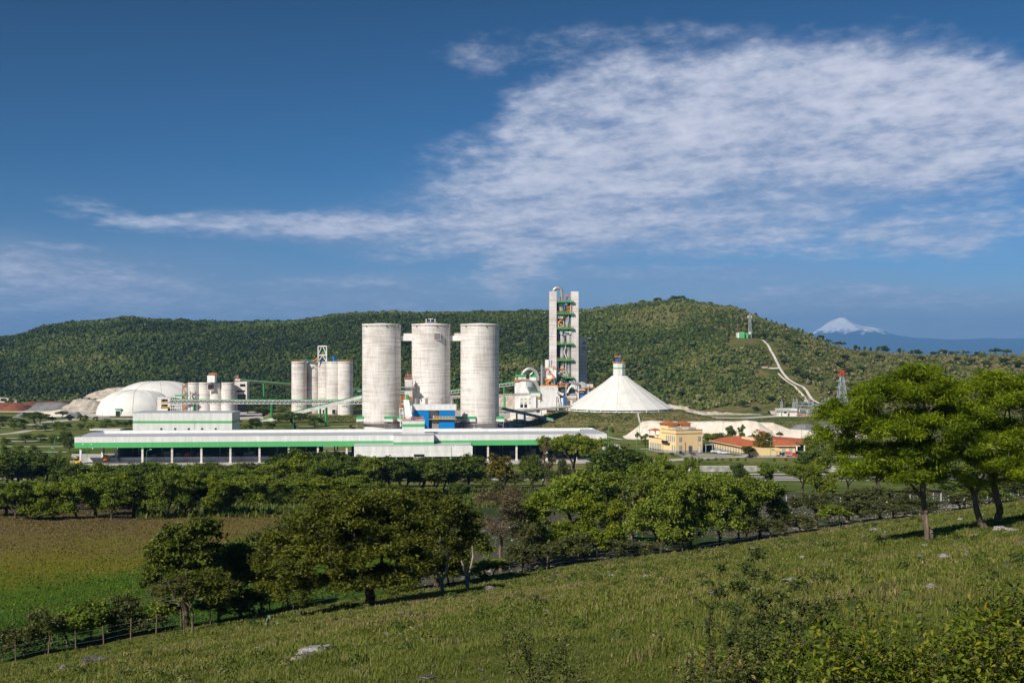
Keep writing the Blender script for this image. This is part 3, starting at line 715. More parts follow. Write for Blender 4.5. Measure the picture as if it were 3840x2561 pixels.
b = MB(); b.bar(q1[0], q1[0] - Vector((0, 0, 3)), .5); b.bar(q1[1], q1[1] - Vector((0, 0, 3)), .5); b.bar(q1[0] + Vector((0, 3, 0)), Vector((q1[0].x, 631, 0)), .5); b.bar(q1[1] + Vector((0, 3, 0)), Vector((q1[1].x, 631, 0)), .5); b.build('legs', M['concrete_dark'], o)

# ================================================================= five-silo block (middle left)
def small_silo(px, Y, rpx, pyt, base, label, group, parent_group=None):
    X = wx(px, Y); r = rpx * Y / FP; zt_ = wz(pyt, Y)
    o = root('storage_silo', (X, Y, base), label, 'silo', group)
    b = MB(); b.lathe((X, Y, 0), [(r, base), (r, zt_ - 1)], 48); b.build('shaft', M['silo'], o)
    b = MB(); b.lathe((X, Y, 0), [(r, zt_ - .997), (r + .08, zt_ - .997), (r + .08, zt_), (0, zt_ + .1)], 48); b.build('rim', M['concrete'], o)
    return o, X, r, zt_
BZ = 2.6
lab5 = ['leftmost silo of the clinker block of five', 'second silo from the left in the clinker block of five', 'third silo of the block of five, below the white headframe',
        'fourth silo from the left in the block of five, below the blue roof fan', 'rightmost silo of the block of five, with one side in shade']
s5 = [small_silo(px, Y, 28, 1356, BZ, lb, 'block of five clinker silos') for (px, Y), lb in zip(((1121.5, 800), (1174, 808), (1220.5, 802), (1252, 792), (1295, 786)), lab5)]
def word(txt, h, loc, mat, parent, name='lettering'):
    cu = bpy.data.curves.new('txt', 'FONT'); cu.body = txt; cu.size = h; cu.extrude = .02; cu.align_x = 'CENTER'
    tmp = bpy.data.objects.new('txt', cu); C.objects.link(tmp)
    dg = bpy.context.evaluated_depsgraph_get(); me = bpy.data.meshes.new_from_object(tmp.evaluated_get(dg))
    bpy.data.objects.remove(tmp); bpy.data.curves.remove(cu)
    me.transform(Matrix.Translation(Vector(loc) - parent.location) @ Matrix.Rotation(R(90), 4, 'X'))
    return link(name, me, mat, parent)
for i, px in ((0, 1120), (1, 1173), (4, 1294)):
    o, X, r, z_ = s5[i]; word('CEMEX', 1.5, (wx(px, o.location.y - r), o.location.y - r - .25, wz(1525, o.location.y - r)), M['green_paint'], o)
for i, pxa, pxb in ((2, 1168, 1182), (3, 1244, 1259)):
    o, X, r, z_ = s5[i]; Yd = o.location.y - r - .3
    b = MB(); b.pbox(pxa if i == 3 else 1208, pxb if i == 3 else 1216, 1534, 1550, Yd, .6); d_ = b.build('door_frame', M['white_paint'], o)
    b = MB(); b.pbox((pxa if i == 3 else 1208) + 1.5, (pxb if i == 3 else 1216) - 1, 1535.5, 1551, Yd - .05, .04); b.build('doorway', M['dark'], d_)
zt5 = s5[0][3]
o = root('walkway', (wx(1208, 795), 795, zt5), 'orange and green railed walkway along the tops of the block of five silos', 'walkway')
b = MB(); b.rail([P(1095, 1356, 790), P(1145, 1356, 790)], 1.2, .1, 2); b.rail([P(1268, 1356, 782), P(1323, 1356, 782)], 1.2, .1, 2); b.bar(P(1175, 1355, 794), P(1192, 1342, 794), .7); b.build('railing', M['orange_paint'], o)
b = MB(); b.pbox(1127, 1300, 1350, 1352, 800, 2); b.build('duct', M['green_paint'], o)
b = MB(); b.tube([P(1140, 1356, 797), P(1148, 1347, 797), P(1156, 1356, 797)], .35); b.cyl(P(1252, 1356, 792), P(1252, 1345, 792), .9); b.cyl(P(1252, 1343, 792), P(1252, 1337, 792), 1.1)
b.bar(P(1247, 1345, 792), P(1246, 1333, 792), .3); b.bar(P(1257, 1345, 792), P(1258, 1333, 792), .3); b.pbox(1267, 1272, 1347, 1356, 790, 2); b.build('fan', M['blue_paint'], o)
o = root('headframe', (wx(1209, 796), 796, zt5), 'tall white braced steel headframe with a green cabin on top of the five silos', 'headframe')
b = MB(); Yf = 796
for Y in (Yf, Yf + 5):
    for px in (1194, 1225): b.bar(P(px, 1356, Y), P(px, 1299, Y), .7)
    for py in (1299, 1333): b.bar(P(1193, py, Y), P(1226, py, Y), .7)
    b.bar(P(1206, 1301, Y), P(1196, 1326, Y), .45); b.bar(P(1212, 1301, Y), P(1223, 1328, Y), .45)
    b.bar(P(1208, 1335, Y), P(1195, 1356, Y), .45); b.bar(P(1211, 1335, Y), P(1224, 1356, Y), .45)
for px in (1194, 1225):
    for py in (1299, 1333): b.bar(P(px, py, Yf), P(px, py, Yf + 5), .5)
b.build('frame', M['white_paint'], o)
b = MB(); b.pbox(1203, 1215, 1318, 1331, Yf + 1, 3); b.build('cabin', M['green_paint'], o)
b = MB(); b.pbox(1202, 1208, 1344, 1352, Yf + 1, 3); b.pbox(1210, 1215, 1346, 1354, Yf + 1, 2); b.build('drive_unit', M['blue_paint'], o)
b = MB(); b.rail([P(1197, 1332, Yf + .6), P(1222, 1332, Yf + .6)], 1.1, .18, 1.1); b.build('railing', M['orange_paint'], o)
# platform the five silos stand on: grassed bank
def patch(name, pts_px, mat, zlift=.05, kind='structure', n=14, z=None):
    """flat ground patch: polygon given by photo-traced ground points (px, Y)"""
    vs = [(wx(px, Y), Y, (gz(wx(px, Y), Y) if z is None else z) + zlift) for px, Y in pts_px]
    me = bpy.data.meshes.new(name); me.from_pydata(vs, [], [tuple(range(len(vs)))]); me.update()
    o = link(name, me, mat); tag(o, kind=kind); return o
def bank(name, outline_top, outline_bot, ztop, mat, label=None):
    """raised bank: closed loops (x,y) of same count; top at ztop, bottom at ground"""
    n = len(outline_top); vs = [(x, y, ztop) for x, y in outline_top] + [(x, y, -.3) for x, y in outline_bot]
    mids = []
    fs = [tuple(range(n))] + [(i, n + i, n + (i + 1) % n, (i + 1) % n) for i in range(n)]
    me = bpy.data.meshes.new(name); me.from_pydata(vs, [], fs); me.update(); bm = bmesh.new(); bm.from_mesh(me)
    bmesh.ops.recalc_face_normals(bm, faces=bm.faces)
    if bm.faces[0].normal.z < 0: bmesh.ops.reverse_faces(bm, faces=bm.faces)
    bm.to_mesh(me); bm.free()
    o = link(name, me, mat); tag(o, kind='structure'); return o
top = [(wx(1010, 772), 772), (wx(1365, 772), 772), (wx(1365, 860), 860), (wx(1010, 860), 860)]
bot = [(wx(1000, 740), 735), (wx(1375, 740), 735), (wx(1400, 870), 870), (wx(980, 870), 870)]
bank('embankment', top, bot, BZ, M['berm'])

# ================================================================= four-silo block (left)
lab4 = ['leftmost of the four short silos beside the domes', 'second of the four short silos, left of the dark opening', 'third of the four short silos, right of the dark opening', 'rightmost of the four short silos beside the dark framed building']
s4 = [small_silo(px, Y, rp, 1434.5, 0, lb, 'block of four short silos') for (px, Y, rp), lb in zip(((726, 800, 21), (768.5, 801, 23), (811, 801, 23), (854.5, 800, 24)), lab4)]
o = root('penthouse', (wx(792, 795), 795, wz(1434, 795)), 'white box penthouse with orange railings on top of the four short silos', 'penthouse')
b = MB(); b.pbox(777, 805, 1408, 1434, 793, 6); b.build('wall', M['white_paint'], o)
b = MB(); b.rail([P(784, 1407.5, 793), P(812, 1407.5, 793)], 1.5, .22, 1.1); b.build('railing', M['orange_paint'], o)
b = MB(); b.cyl(P(796, 1408, 795), P(796, 1401, 795), .6); b.cyl(P(796, 1401, 795), P(796, 1392, 795), .3); b.build('fan', M['blue_paint'], o)
b = MB(); b.pbox(778, 802, 1441, 1465, 794.5, 1); w_ = b.build('opening_frame', M['concrete'], o)
b = MB(); b.pbox(780, 801, 1441.5, 1457, 794.3, .15); b.build('opening', M['dark'], w_)
b = MB(); b.pbox(780, 801, 1457.5, 1461, 794.2, .3); b.build('sill', M['rust'], w_)
o = root('transfer_tower', (wx(903, 806), 806, 0), 'open-sided pale concrete transfer building right of the four short silos', 'tower')
b = MB(); Y = 806
for pa, pb, ya, yb in ((879, 926, 1431, 1440), (879, 899, 1440, 1450), (920, 926, 1440, 1475), (879, 926, 1455, 1464), (879, 885, 1464, 1490), (895, 926, 1470, 1478), (879, 926, 1450, 1455.2), (886, 893, 1470, 1480), (922, 926, 1475, 1500), (879, 886, 1490, 1560)):
    b.pbox(pa, pb, ya, yb, Y + (ya % 7) * .004, 8)
b.build('frame', M['concrete'], o)
b = MB(); b.pbox(884, 921, 1440, 1545, Y + 4, 3.5); b.build('inner_wall', M['dark_grey'], o)
b = MB(); b.pbox(884, 890, 1414, 1422, Y + 2, 2); b.cyl(P(886.5, 1414, Y + 3), P(886.5, 1402, Y + 3), .3); b.build('fan', M['blue_paint'], o)
b = MB(); b.bar(P(893, 1424, Y), P(893, 1405, Y), .5); b.bar(P(878, 1412, Y), P(893, 1412, Y), .3); b.rail([P(878, 1431, Y), P(890, 1431, Y)], 1.2, .15, 1); b.build('railing', M['orange_paint'], o)
b = MB(); b.pbox(882, 900, 1421, 1428, Y, 4); b.build('hood', M['white_paint'], o)
# stair tower and the small block at the domes' right
o = root('stair_tower', (wx(691, 790), 790, 0), 'orange zigzag stair tower left of the four short silos', 'stairs')
b = MB(); zig = [(700, 1441), (685, 1455), (698, 1476), (684, 1486), (697, 1500), (687, 1514), (698, 1526), (686, 1538), (698, 1548)]
for (xa_, ya_), (xb_, yb_) in zip(zig[:-1], zig[1:]): b.bar(P(xa_, ya_, 790), P(xb_, yb_, 790), .55); b.rail([P(xa_, ya_, 789.5), P(xb_, yb_, 789.5)], 1., .12, 1.5)
b.build('flights', M['orange_paint'], o)
b = MB(); [b.bar(P(px, 1440, 791), P(px, 1560, 791), .45) for px in (684, 702)]; b.bar(P(684, 1450, 791), P(702, 1450, 791), .4); b.build('frame', M['galv'], o)
b = MB(); b.pbox(656, 704, 1481, 1486, 788, 2); b.build('gantry', M['green_paint'], o)
o = root('crusher_house', (wx(620, 798), 798, 0), 'pale concrete crusher house with two open bays right of the near dome', 'plant building')
b = MB(); Y = 798
for pa, pb, ya, yb in ((590, 605, 1488, 1560), (605, 637, 1488, 1497), (629, 637, 1497, 1540), (605, 629, 1511, 1516), (605, 637, 1531, 1560)): b.pbox(pa, pb, ya, yb, Y, 8)
b.build('wall', M['concrete'], o)
b = MB(); b.pbox(604, 630, 1495, 1533, Y + 3, 1); b.build('opening', M['dark'], o)
b = MB(); b.rail([P(604, 1511, Y - .3), P(633, 1511, Y - .3)], .9, .2, 1); b.rail([P(604, 1531, Y - .3), P(636, 1531, Y - .3)], 1.2, .25, 1); b.build('railing', M['yellow_paint'], o)
b = MB(); b.pbox(606, 614, 1518, 1529, Y + 1.5, 1); b.pbox(617, 628, 1500, 1508, Y + 1.5, 1); b.build('machinery', M['blue_paint'], o)
o = root('steel_structure', (wx(655, 796), 796, 0), 'dark open steel framework between the near dome and the stair tower', 'steel frame')
b = MB(); rs = random.Random(3)
for px in range(640, 684, 7): b.bar(P(px, 1486 + (px % 3) * 3, 798), P(px, 1560, 798), .45)
for py in (1490, 1500, 1509, 1519, 1530): b.bar(P(638, py, 797.5), P(684, py, 797.5), .4)
b.build('frame', M['white_paint'], o)
b = MB()
for k in range(14): px = rs.uniform(640, 672); py = rs.uniform(1490, 1545); b.pbox(px, px + rs.uniform(3, 9), py, py + rs.uniform(3, 8), 799 + k * .1, 2)
b.build('machinery', M['dark'], o)

# ================================================================= domes
def dome(px, Y, r, h, zb, name, label, seams):
    X = wx(px, Y)
    o = root('storage_dome', (X, Y, zb), label, 'dome', 'white storage domes')
    prof = [(r, 0)] + [(r * math.cos(a) ** .72, h * math.sin(a) ** 1.05) for a in np.linspace(0, math.pi / 2, 22)[1:-1]] + [(0.0, h)]
    b = MB(); b.lathe((X, Y, zb), prof, 64); b.build('shell', M['membrane'], o)
    b = MB()
    for a in seams:
        pts = [Vector((X + (pr + .06) * math.cos(a), Y + (pr + .06) * math.sin(a), zb + pz + .05)) for pr, pz in prof]
        b.tube(pts, .16, 5)
    b.build('seams', M['curb'], o)
    b = MB(); b.lathe((X, Y, zb), [(r + .5, -.2), (r + .5, .5), (r - .1, .5)], 64); b.build('kerb_ring', M['curb'], o)
    return o, X, r
d1, Xd, rd = dome(511, 845, 28.0, 17.9, 0, 'near', 'near white dome, slightly cream, with a small dark doorway at its foot', [R(a) for a in (200, 245, 283, 320, 350, 100, 150)])
a_ = R(-103.); Yd = 845 - 27.9
b = MB(); b.pbox(432, 452, 1538, 1561, Yd - .5, 3); w_ = b.build('door_frame', M['membrane'], d1)
b = MB(); b.pbox(434, 450, 1541, 1560, Yd - .6, .08); b.build('doorway', M['dark'], w_)
b = MB(); b.pbox(431, 456, 1532, 1537, Yd - .7, 1); b.build('canopy', M['green_paint'], w_)
d2, Xe, re_ = dome(596, 920, 38, 22.6, 0, 'far', 'larger and lower-looking white dome behind the near one', [R(a) for a in (180, 215, 250, 290, 330, 90, 30)])
b = MB(); b.pbox(573, 657, 1480, 1500, 905, 30); w_ = b.build('side_hall', M['white_sheet'], d2)
b = MB(); b.pbox(572, 657.5, 1476, 1479.8, 904.9, 30); b.build('green_band', M['green_paint'], w_)

# ================================================================= conveyors
def conveyor(name, pa, pb, Y0, Y1, label, top='green_paint', side='white_paint', hpx=9, toppx=4, truss=True, legs=(), depth=2.4, legmat='green_paint', n=None, kind='truss'):
    """gallery from pa=(px,py) at distance Y0 to pb at Y1"""
    A = P(*pa, Y0); Bp = P(*pb, Y1)
    o = root('conveyor_gallery', (A + Bp) * .5, label, 'conveyor', None)
    ht = toppx * Y0 / FP; hs = hpx * Y0 / FP; dp = Vector((0, depth, 0)); dn = Vector((0, 0, -1))
    b = MB(); b.hexa([A + dn * ht, Bp + dn * ht, Bp + dn * ht + dp, A + dn * ht + dp], [A, Bp, Bp + dp, A + dp]); b.build('roof', M[top], o)
    b = MB(); a0 = A + dn * (ht + .05); b0 = Bp + dn * (ht + .05); a1 = a0 + dn * hs; b1 = b0 + dn * hs
    if truss:
        L = (Bp - A).length; n = n or max(3, int(L / 2.6))
        for d in (Vector((0, 0, 0)), dp):
            b.bar(a0 + d, b0 + d, .28); b.bar(a1 + d, b1 + d, .28)
            for i in range(n + 1):
                f = i / n; b.bar(a0.lerp(b0, f) + d, a1.lerp(b1, f) + d, .17)
                if i < n and kind == 'truss': b.bar(a0.lerp(b0, f) + d, a1.lerp(b1, (i + 1) / n) + d, .15)
        b.build('truss', M[side], o)
        g_ = MB(); m1 = a0.lerp(a1, .15) + Vector((0, .4, 0)); m2 = b0.lerp(b1, .15) + Vector((0, .4, 0)); e = dn * hs * .45
        g_.hexa([m1 + e, m2 + e, m2 + e + dp * .7, m1 + e + dp * .7], [m1, m2, m2 + dp * .7, m1 + dp * .7]); g_.build('belt', M['dark_grey'], o)
    else:
        b.hexa([a1, b1, b1 + dp, a1 + dp], [a0, b0, b0 + dp, a0 + dp]); b.build('casing', M[side], o)
    for f in legs:
        p = a1.lerp(b1, f); l_ = MB(); 
        l_.bar(p + Vector((0, .2, 0)), Vector((p.x, p.y + .2, gz(p.x, p.y))), .75); l_.bar(p + dp, Vector((p.x + .3, p.y + depth, gz(p.x, p.y))), .6)
        l_.build('leg', M[legmat], o)
    return o
conveyor('c', (636, 1498), (1545, 1499), 722, 722, 'long level conveyor gallery with green roof and white truss crossing in front of the silos', hpx=12, toppx=3.5, legs=(.10, .42, .62, .80))
conveyor('c', (905, 1422), (1525, 1472), 815, 850, 'high green-roofed conveyor running right from the transfer tower past the five silos', hpx=5, toppx=4, side='rust', legs=(.13, .73, .9))
conveyor('c', (1322, 1463.5), (1640, 1464), 830, 840, 'level green-roofed conveyor with white windowed side right of the five silos', hpx=8, toppx=4, kind='post', legs=(.3, .7))
conveyor('c', (955, 1579), (1357, 1479), 690, 705, 'inclined white enclosed conveyor with dark green roof rising to the left tall silo', truss=False, hpx=12, toppx=3.5, legs=(.66,), depth=3)
conveyor('c', (1680, 1463), (1936, 1429), 850, 868, 'green-roofed conveyor rising right to the raw mill building', hpx=9, toppx=5, kind='post', legs=(.25, .82))
conveyor('c', (1684, 1483), (1990, 1474), 842, 855, 'level brown steel conveyor below the rising one, leading to the raw mill', top='rust', side='white_paint', hpx=6, toppx=2.5, legs=(.68,))
conveyor('c', (1868, 1523), (2075, 1570), 740, 700, 'green conveyor sloping down to the right in front of the mill buildings', hpx=5, toppx=4, side='galv', legs=(.35, .5, .85))
conveyor('c', (1330, 1508), (1365, 1505), 760, 760, 'short rusty truss conveyor right of the five silos', top='rust', side='rust', hpx=7, toppx=2, legs=())
o = root('gas_pipe', P(2000, 1535, 762), 'thick grey pipe running level in front of the mill buildings', 'pipe')
b = MB(); b.tube([P(1872, 1542, 770), P(1965, 1537, 765), P(2060, 1531, 760), P(2145, 1523, 757)], .85, 12); b.build('pipe', M['pipe_grey'], o)
for px, py in ((1966, 1542), (2086, 1534), (2028, 1538)):
    b = MB(); b.bar(P(px, py, 762), Vector((wx(px, 762), 762, 0)), .8); b.build('support', M['blue_paint'] if px != 2028 else M['white_paint'], o)
# ================================================================= preheater tower
TY = 880
PT = root('preheater_tower', (wx(2115, TY), TY, 0), 'very tall preheater tower with two pale concrete pylons, green floors and a steel gooseneck pipe', 'tower')
def floorpy(py): return wz(py, TY)
b = MB(); b.pbox(2060.5, 2087, 1093, 1570, TY, 9); b.build('pylon', M['concrete'], PT)
b = MB(); b.pbox(2142, 2169.5, 1093, 1570, TY + 2, 9); b.build('pylon', M['concrete'], PT)
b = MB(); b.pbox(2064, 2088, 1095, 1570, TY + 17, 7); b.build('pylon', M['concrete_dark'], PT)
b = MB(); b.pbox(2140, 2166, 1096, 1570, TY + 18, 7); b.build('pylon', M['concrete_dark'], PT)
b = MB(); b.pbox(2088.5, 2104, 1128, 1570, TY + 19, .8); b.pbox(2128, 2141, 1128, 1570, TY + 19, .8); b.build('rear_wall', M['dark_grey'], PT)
fl = [1131, 1175.5, 1231, 1289.5, 1350, 1416, 1455]
for k, py in enumerate(fl):
    b = MB(); b.pbox(2088, 2151, py - 2.9, py + 2.9, TY - .6 + .3 * (k % 2), 18)
    for q in range(8): X = wx(2090 + q * 8.5, TY); b.box(X - .12, X + .12, TY - .75, TY - .6, wz(py + 3.6, TY), wz(py - 3.6, TY))
    f = b.build('floor', M['green_paint'], PT)
    b = MB(); b.rail([P(2089, py - 3.6, TY - .5), P(2150, py - 3.6, TY - .5)], 1.1, .12, 1.5); b.build('railing', M['orange_paint'], f)
def vessel(px, pyt, pyb, w, Y, cone=True, name='cyclone'):
    X = wx(px, Y); r = w / 2 * Y / FP; zt_, zb_ = wz(pyt, Y), wz(pyb, Y); h = zt_ - zb_
    b = MB(); prof = [(0, h), (r * .8, h), (r * 1.06, h * .93), (r * 1.06, h * .82), (r * .92, h * .8), (r * .92, h * .3), (r * (.55 if cone else .92), 0), (0, 0)]
    b.lathe((X, Y, zb_), prof[::-1], 24); return b.build(name, M['vessel'], PT)
vessel(2105, 1136, 1172, 25, TY + 5); vessel(2126, 1145, 1172, 16, TY + 8)
vessel(2131, 1188, 1228, 26, TY + 5, False)
vessel(2109, 1297, 1347, 18, TY + 4, False); vessel(2132, 1297, 1347, 18, TY + 4, False)
vessel(2109.5, 1359, 1386, 18, TY + 5, False); vessel(2133, 1356, 1412, 16, TY + 4)
b = MB(); pts = [P(2109, 1288, TY + 5)] + [P(2121 - 12 * math.cos(a), 1266 - 14 * math.sin(a), TY + 5) for a in np.linspace(0, math.pi, 13)] + [P(2133, 1288, TY + 5)]
b.tube(pts, 1.9, 14); b.build('duct_arch', M['vessel'], PT)
b = MB(); pts = [P(2076, 1100, TY + 6), P(2076, 1092, TY + 6)] + [P(2091 - 15 * math.cos(a), 1092 - 12 * math.sin(a), TY + 6) for a in np.linspace(.25, math.pi - .1, 11)] + [P(2106, 1100, TY + 6), P(2107, 1131, TY + 6)]
b.tube(pts, 1.35, 14); b.build('gooseneck_pipe', M['steel'], PT)
b = MB(); b.pbox(2122, 2130, 1114, 1127, TY + 2, 2); b.bar(P(2125, 1112, TY + 3), P(2125, 1103, TY + 3), .5); b.build('roof_machine', M['blue_paint'], PT)
b = MB(); b.bar(P(2119, 1110, TY + 2), P(2135, 1110, TY + 2), .5); b.bar(P(2120, 1108, TY + 2), P(2120, 1127, TY + 2), .3); b.rail([P(2120, 1110, TY + 2), P(2134, 1110, TY + 2)], 1.1, .2, 1); 
b.rail([P(2126, 1157, TY + 2), P(2148, 1157, TY + 2)], 1.6, .25, 1.1); b.rail([P(2128, 1167, TY + 2), P(2146, 1167, TY + 2)], 1.3, .25, 1.1)
b.bar(P(2094, 1213, TY + 1), P(2101, 1203, TY + 1), .9); b.bar(P(2097, 1212, TY + 1), P(2110, 1227, TY + 1), .7); b.bar(P(2099, 1203, TY + 1), P(2107, 1203, TY + 1), .7)
b.rail([P(2100, 1388, TY + 1), P(2118, 1388, TY + 1)], 1.4, .25, 1.1); b.build('stair', M['orange_paint'], PT)
b = MB()
for pa, pb, ya, yb in ((2096, 2110, 1186, 1194), (2094, 2114, 1206, 1226), (2101, 2108, 1240, 1253), (2136, 2142, 1240, 1253), (2119, 2141, 1243, 1247), (2100, 2122, 1392, 1410), (2090, 2100, 1400, 1411)):
    A = [P(pa, ya, TY + 1.5), P(pb, ya, TY + 1.5), P(pb, yb, TY + 1.5), P(pa, yb, TY + 1.5)]
    for i in range(4): b.bar(A[i], A[(i + 1) % 4], .35)
    b.bar(A[0], A[2], .3)
b.build('bracing', M['white_paint'], PT)
rs = random.Random(9)
for k in range(30):      # pipes, drops and small platforms between the floors
    i = rs.randrange(0, 6); pa = rs.uniform(2091, 2147); ya = rs.uniform(fl[i] + 6, fl[i + 1] - 8); Yk = TY + rs.uniform(.5, 9)
    b = MB()
    if k % 3 == 0: b.rail([P(pa - 6, ya, Yk), P(pa + 5, ya, Yk)], 1.1, .16, 1.1); b.bar(P(pa - 6, ya, Yk), P(pa + 5, ya, Yk), .3); b.build('platform', M['orange_paint'] if k % 2 else M['curb'], PT)
    else: b.tube([P(pa, fl[i] + 4, Yk), P(pa, ya, Yk), P(pa + rs.uniform(-9, 9), min(ya + 14, fl[i + 1] - 3), Yk), P(pa + rs.uniform(-9, 9), fl[i + 1] - 3, Yk)], rs.uniform(.25, .6), 8); b.build('pipe', M['vessel'] if k % 2 else M['curb'], PT)
o = root('lift_shaft', (wx(2186, 893), 893, 0), 'darker shaded concrete lift shaft attached to the right of the preheater tower', 'tower')
b = MB(); b.pbox(2170, 2201, 1266, 1570, 893, 9); b.build('shaft', M['concrete'], o)
b = MB(); b.pbox(2199, 2216, 1266.5, 1269, 892.6, 3); b.pbox(2199, 2214, 1316, 1318.5, 892.6, 3); b.build('platform', M['galv'], o)
for ya, yb in ((1281, 1292), (1300, 1313)):
    b = MB(); b.pbox(2186, 2196, ya, yb, 892.9, .09); b.build('window', M['glass'], o)

# ================================================================= raw mill and kiln buildings
RY = 868
o = root('raw_mill_building', (wx(1960, RY), RY, 0), 'white raw mill building with green parapet under a big silver arched duct', 'plant building')
b = MB(); b.pbox(1930, 2012, 1428, 1576, RY, 16); b.pbox(1944, 2010, 1414, 1427.5, RY + 1, 13); b.pbox(1931, 1944, 1416, 1422, RY + 3, 8); b.build('wall', M['white_paint'], o)
b = MB(); b.pbox(1932, 1972, 1405, 1413.8, RY + .8, 13); b.pbox(1985, 2010, 1405, 1413.8, RY + .8, 13); b.build('parapet', M['green_paint'], o)
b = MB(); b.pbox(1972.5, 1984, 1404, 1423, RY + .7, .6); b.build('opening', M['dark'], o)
b = MB(); b.rail([P(1928, 1428, RY - .8), P(1944, 1428, RY - .8), P(1956, 1425, RY - .8), P(1986, 1425, RY - .8)], .8, .22, 1.4); b.bar(P(1928, 1428.5, RY - .8), P(1945, 1428.5, RY - .8), .7); b.build('railing', M['orange_paint'], o)
b = MB(); b.bar(P(1930, 1432, RY - .4), P(1957, 1426, RY - .4), .6); b.bar(P(1957, 1426, RY - .4), P(2010, 1429, RY - .4), .6); b.build('walkway', M['concrete_dark'], o)
b = MB()
for X_ in (1951, 1966): b.pbox(X_, X_ + 10.5, 1516, 1528, RY - .15, .1)
for X_ in (1953, 1968, 1985):
    for y_ in (1494.5, 1509.5): b.pbox(X_, X_ + 6, y_, y_ + 2, RY - .15, .1)
b.build('windows', M['dark'], o)
b = MB()
for X_ in (1950, 1965.5, 1981): b.pbox(X_, X_ + 12, 1495, 1514.5, RY - .1, .06)
b.build('louvre', M['curb'], o)
b = MB(); b.cyl(P(1987, 1431, RY - 2.6), P(1987, 1451, RY - 2.6), 2.9, n=24); b.cyl(P(1987, 1451, RY - 2.6), P(1998, 1466, RY - 1.5), 2.9, .6, n=24); b.build('filter_vessel', M['galv'], o)
b = MB(); b.tube([P(1996, 1434, RY - 2), P(2003, 1433, RY - 2), P(2010, 1438, RY - 2), P(2018, 1452, RY - 2), P(2024, 1466, RY - 2)], 1.5, 12); b.build('duct', M['steel'], o)
b = MB(); pts = [P(1958, 1408, RY + 2), P(1961, 1400, RY + 2), P(1968, 1391, RY + 2), P(1977, 1384.5, RY + 2), P(1986, 1382.5, RY + 2), P(1996, 1384, RY + 2), P(2005, 1391, RY + 2), P(2012, 1401, RY + 2), P(2016, 1413, RY + 2), P(2017, 1428, RY + 2)]
b.tube(pts, 1.35, 14); b.tube([P(1988, 1406, RY), P(1993, 1401, RY), P(1997, 1398, RY)], .6, 8); b.build('duct_arch', M['steel'], o)
o = root('silver_chimney', (wx(2032, 858), 858, 0), 'slim silver chimney with one ring platform left of the preheater tower', 'chimney')
b = MB(); b.cyl(P(2032, 1448, 858), P(2032, 1368, 858), .95, n=18); b.build('pipe', M['steel'], o)
b = MB(); b.pbox(2022, 2036, 1397, 1399.5, 857, 2); b.build('platform', M['concrete_dark'], o)
o = root('filter_house', (wx(2058, 862), 862, 0), 'white boxy filter house with orange stairs in front of the left pylon', 'plant building')
b = MB(); b.pbox(2045, 2058, 1349, 1380, 862, 8); b.pbox(2037, 2086, 1380.3, 1420, 861, 12); b.pbox(2036, 2068, 1420.3, 1424, 860, 10); b.build('wall', M['white_paint'], o)
b = MB(); b.cyl(P(2062, 1380, 864), P(2065, 1350, 864), 1.2, n=12); b.build('duct', M['curb'], o)
b = MB(); b.rail([P(2046, 1388, 860), P(2056, 1388, 860)], 1.8, .3, 1); b.rail([P(2073, 1385, 860), P(2082, 1385, 860)], 2, .35, 1); b.rail([P(2051, 1403, 860), P(2068, 1403, 860)], 1.2, .25, 1.2)
b.bar(P(2066, 1402, 859.5), P(2078, 1411, 859.5), .7); b.bar(P(2078, 1411, 859.5), P(2064, 1427, 859.5), .7); b.bar(P(2064, 1427, 859.5), P(2046, 1438, 859.5), .8); b.bar(P(2053, 1432, 859.5), P(2060, 1446, 859.5), .7)
b.rail([P(2034, 1425, 859.5), P(2072, 1425, 859.5)], .9, .25, 1.2); b.rail([P(2026, 1449, 857), P(2092, 1449, 857)], 1., .22, 1.4); b.build('stairs', M['orange_paint'], o)
b = MB(); b.pbox(2034, 2066, 1426, 1428, 859.8, 5); b.build('deck', M['yellow_paint'], o)
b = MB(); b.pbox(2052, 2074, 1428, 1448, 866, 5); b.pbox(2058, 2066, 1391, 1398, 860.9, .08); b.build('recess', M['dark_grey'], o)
b = MB()
for px in (2037, 2044, 2056, 2068, 2079): b.bar(P(px, 1424, 860.5), P(px, 1450, 860.5), .5)
b.pbox(2046, 2052, 1434, 1446, 861, 2); b.pbox(2066, 2074, 1432, 1444, 861, 2); b.build('frame', M['galv'], o)
o = root('bag_filter_building', (wx(2060, 852), 852, 0), 'big plain white box building with a faint lower band, in front of the preheater tower', 'plant building')
b = MB(); b.pbox(2027, 2093, 1450, 1504, 852, 14); b.pbox(2026, 2093, 1504.4, 1508, 851.8, 14); b.pbox(2026, 2095, 1508.4, 1576, 851, 15); b.build('wall', M['white_sheet'], o)
b = MB(); b.pbox(2026.5, 2092.5, 1448.5, 1452, 851.7, 14.4); b.build('parapet', M['white_paint'], o)
b = MB()
for X_ in np.arange(2041, 2090, 7): b.pbox(X_, X_ + 4.5, 1455, 1462, 851.9, .08)
b.build('louvre', M['curb'], o)
b = MB(); b.pbox(2050, 2082, 1537, 1550, 850.8, .15); b.build('opening', M['dark'], o)
b = MB(); b.rail([P(2050, 1551, 850.5), P(2078, 1551, 850.5)], .9, .2, 1.5); b.build('railing', M['orange_paint'], o)
b = MB(); b.cyl(P(2088, 1487, 846), P(2088, 1535, 846), .35, n=8); b.build('vent_pipe', M['rust'], o)
o = root('annex_building', (wx(2008, 850), 850, 0), 'lower white building with dark green roof line left of the big box building', 'plant building')
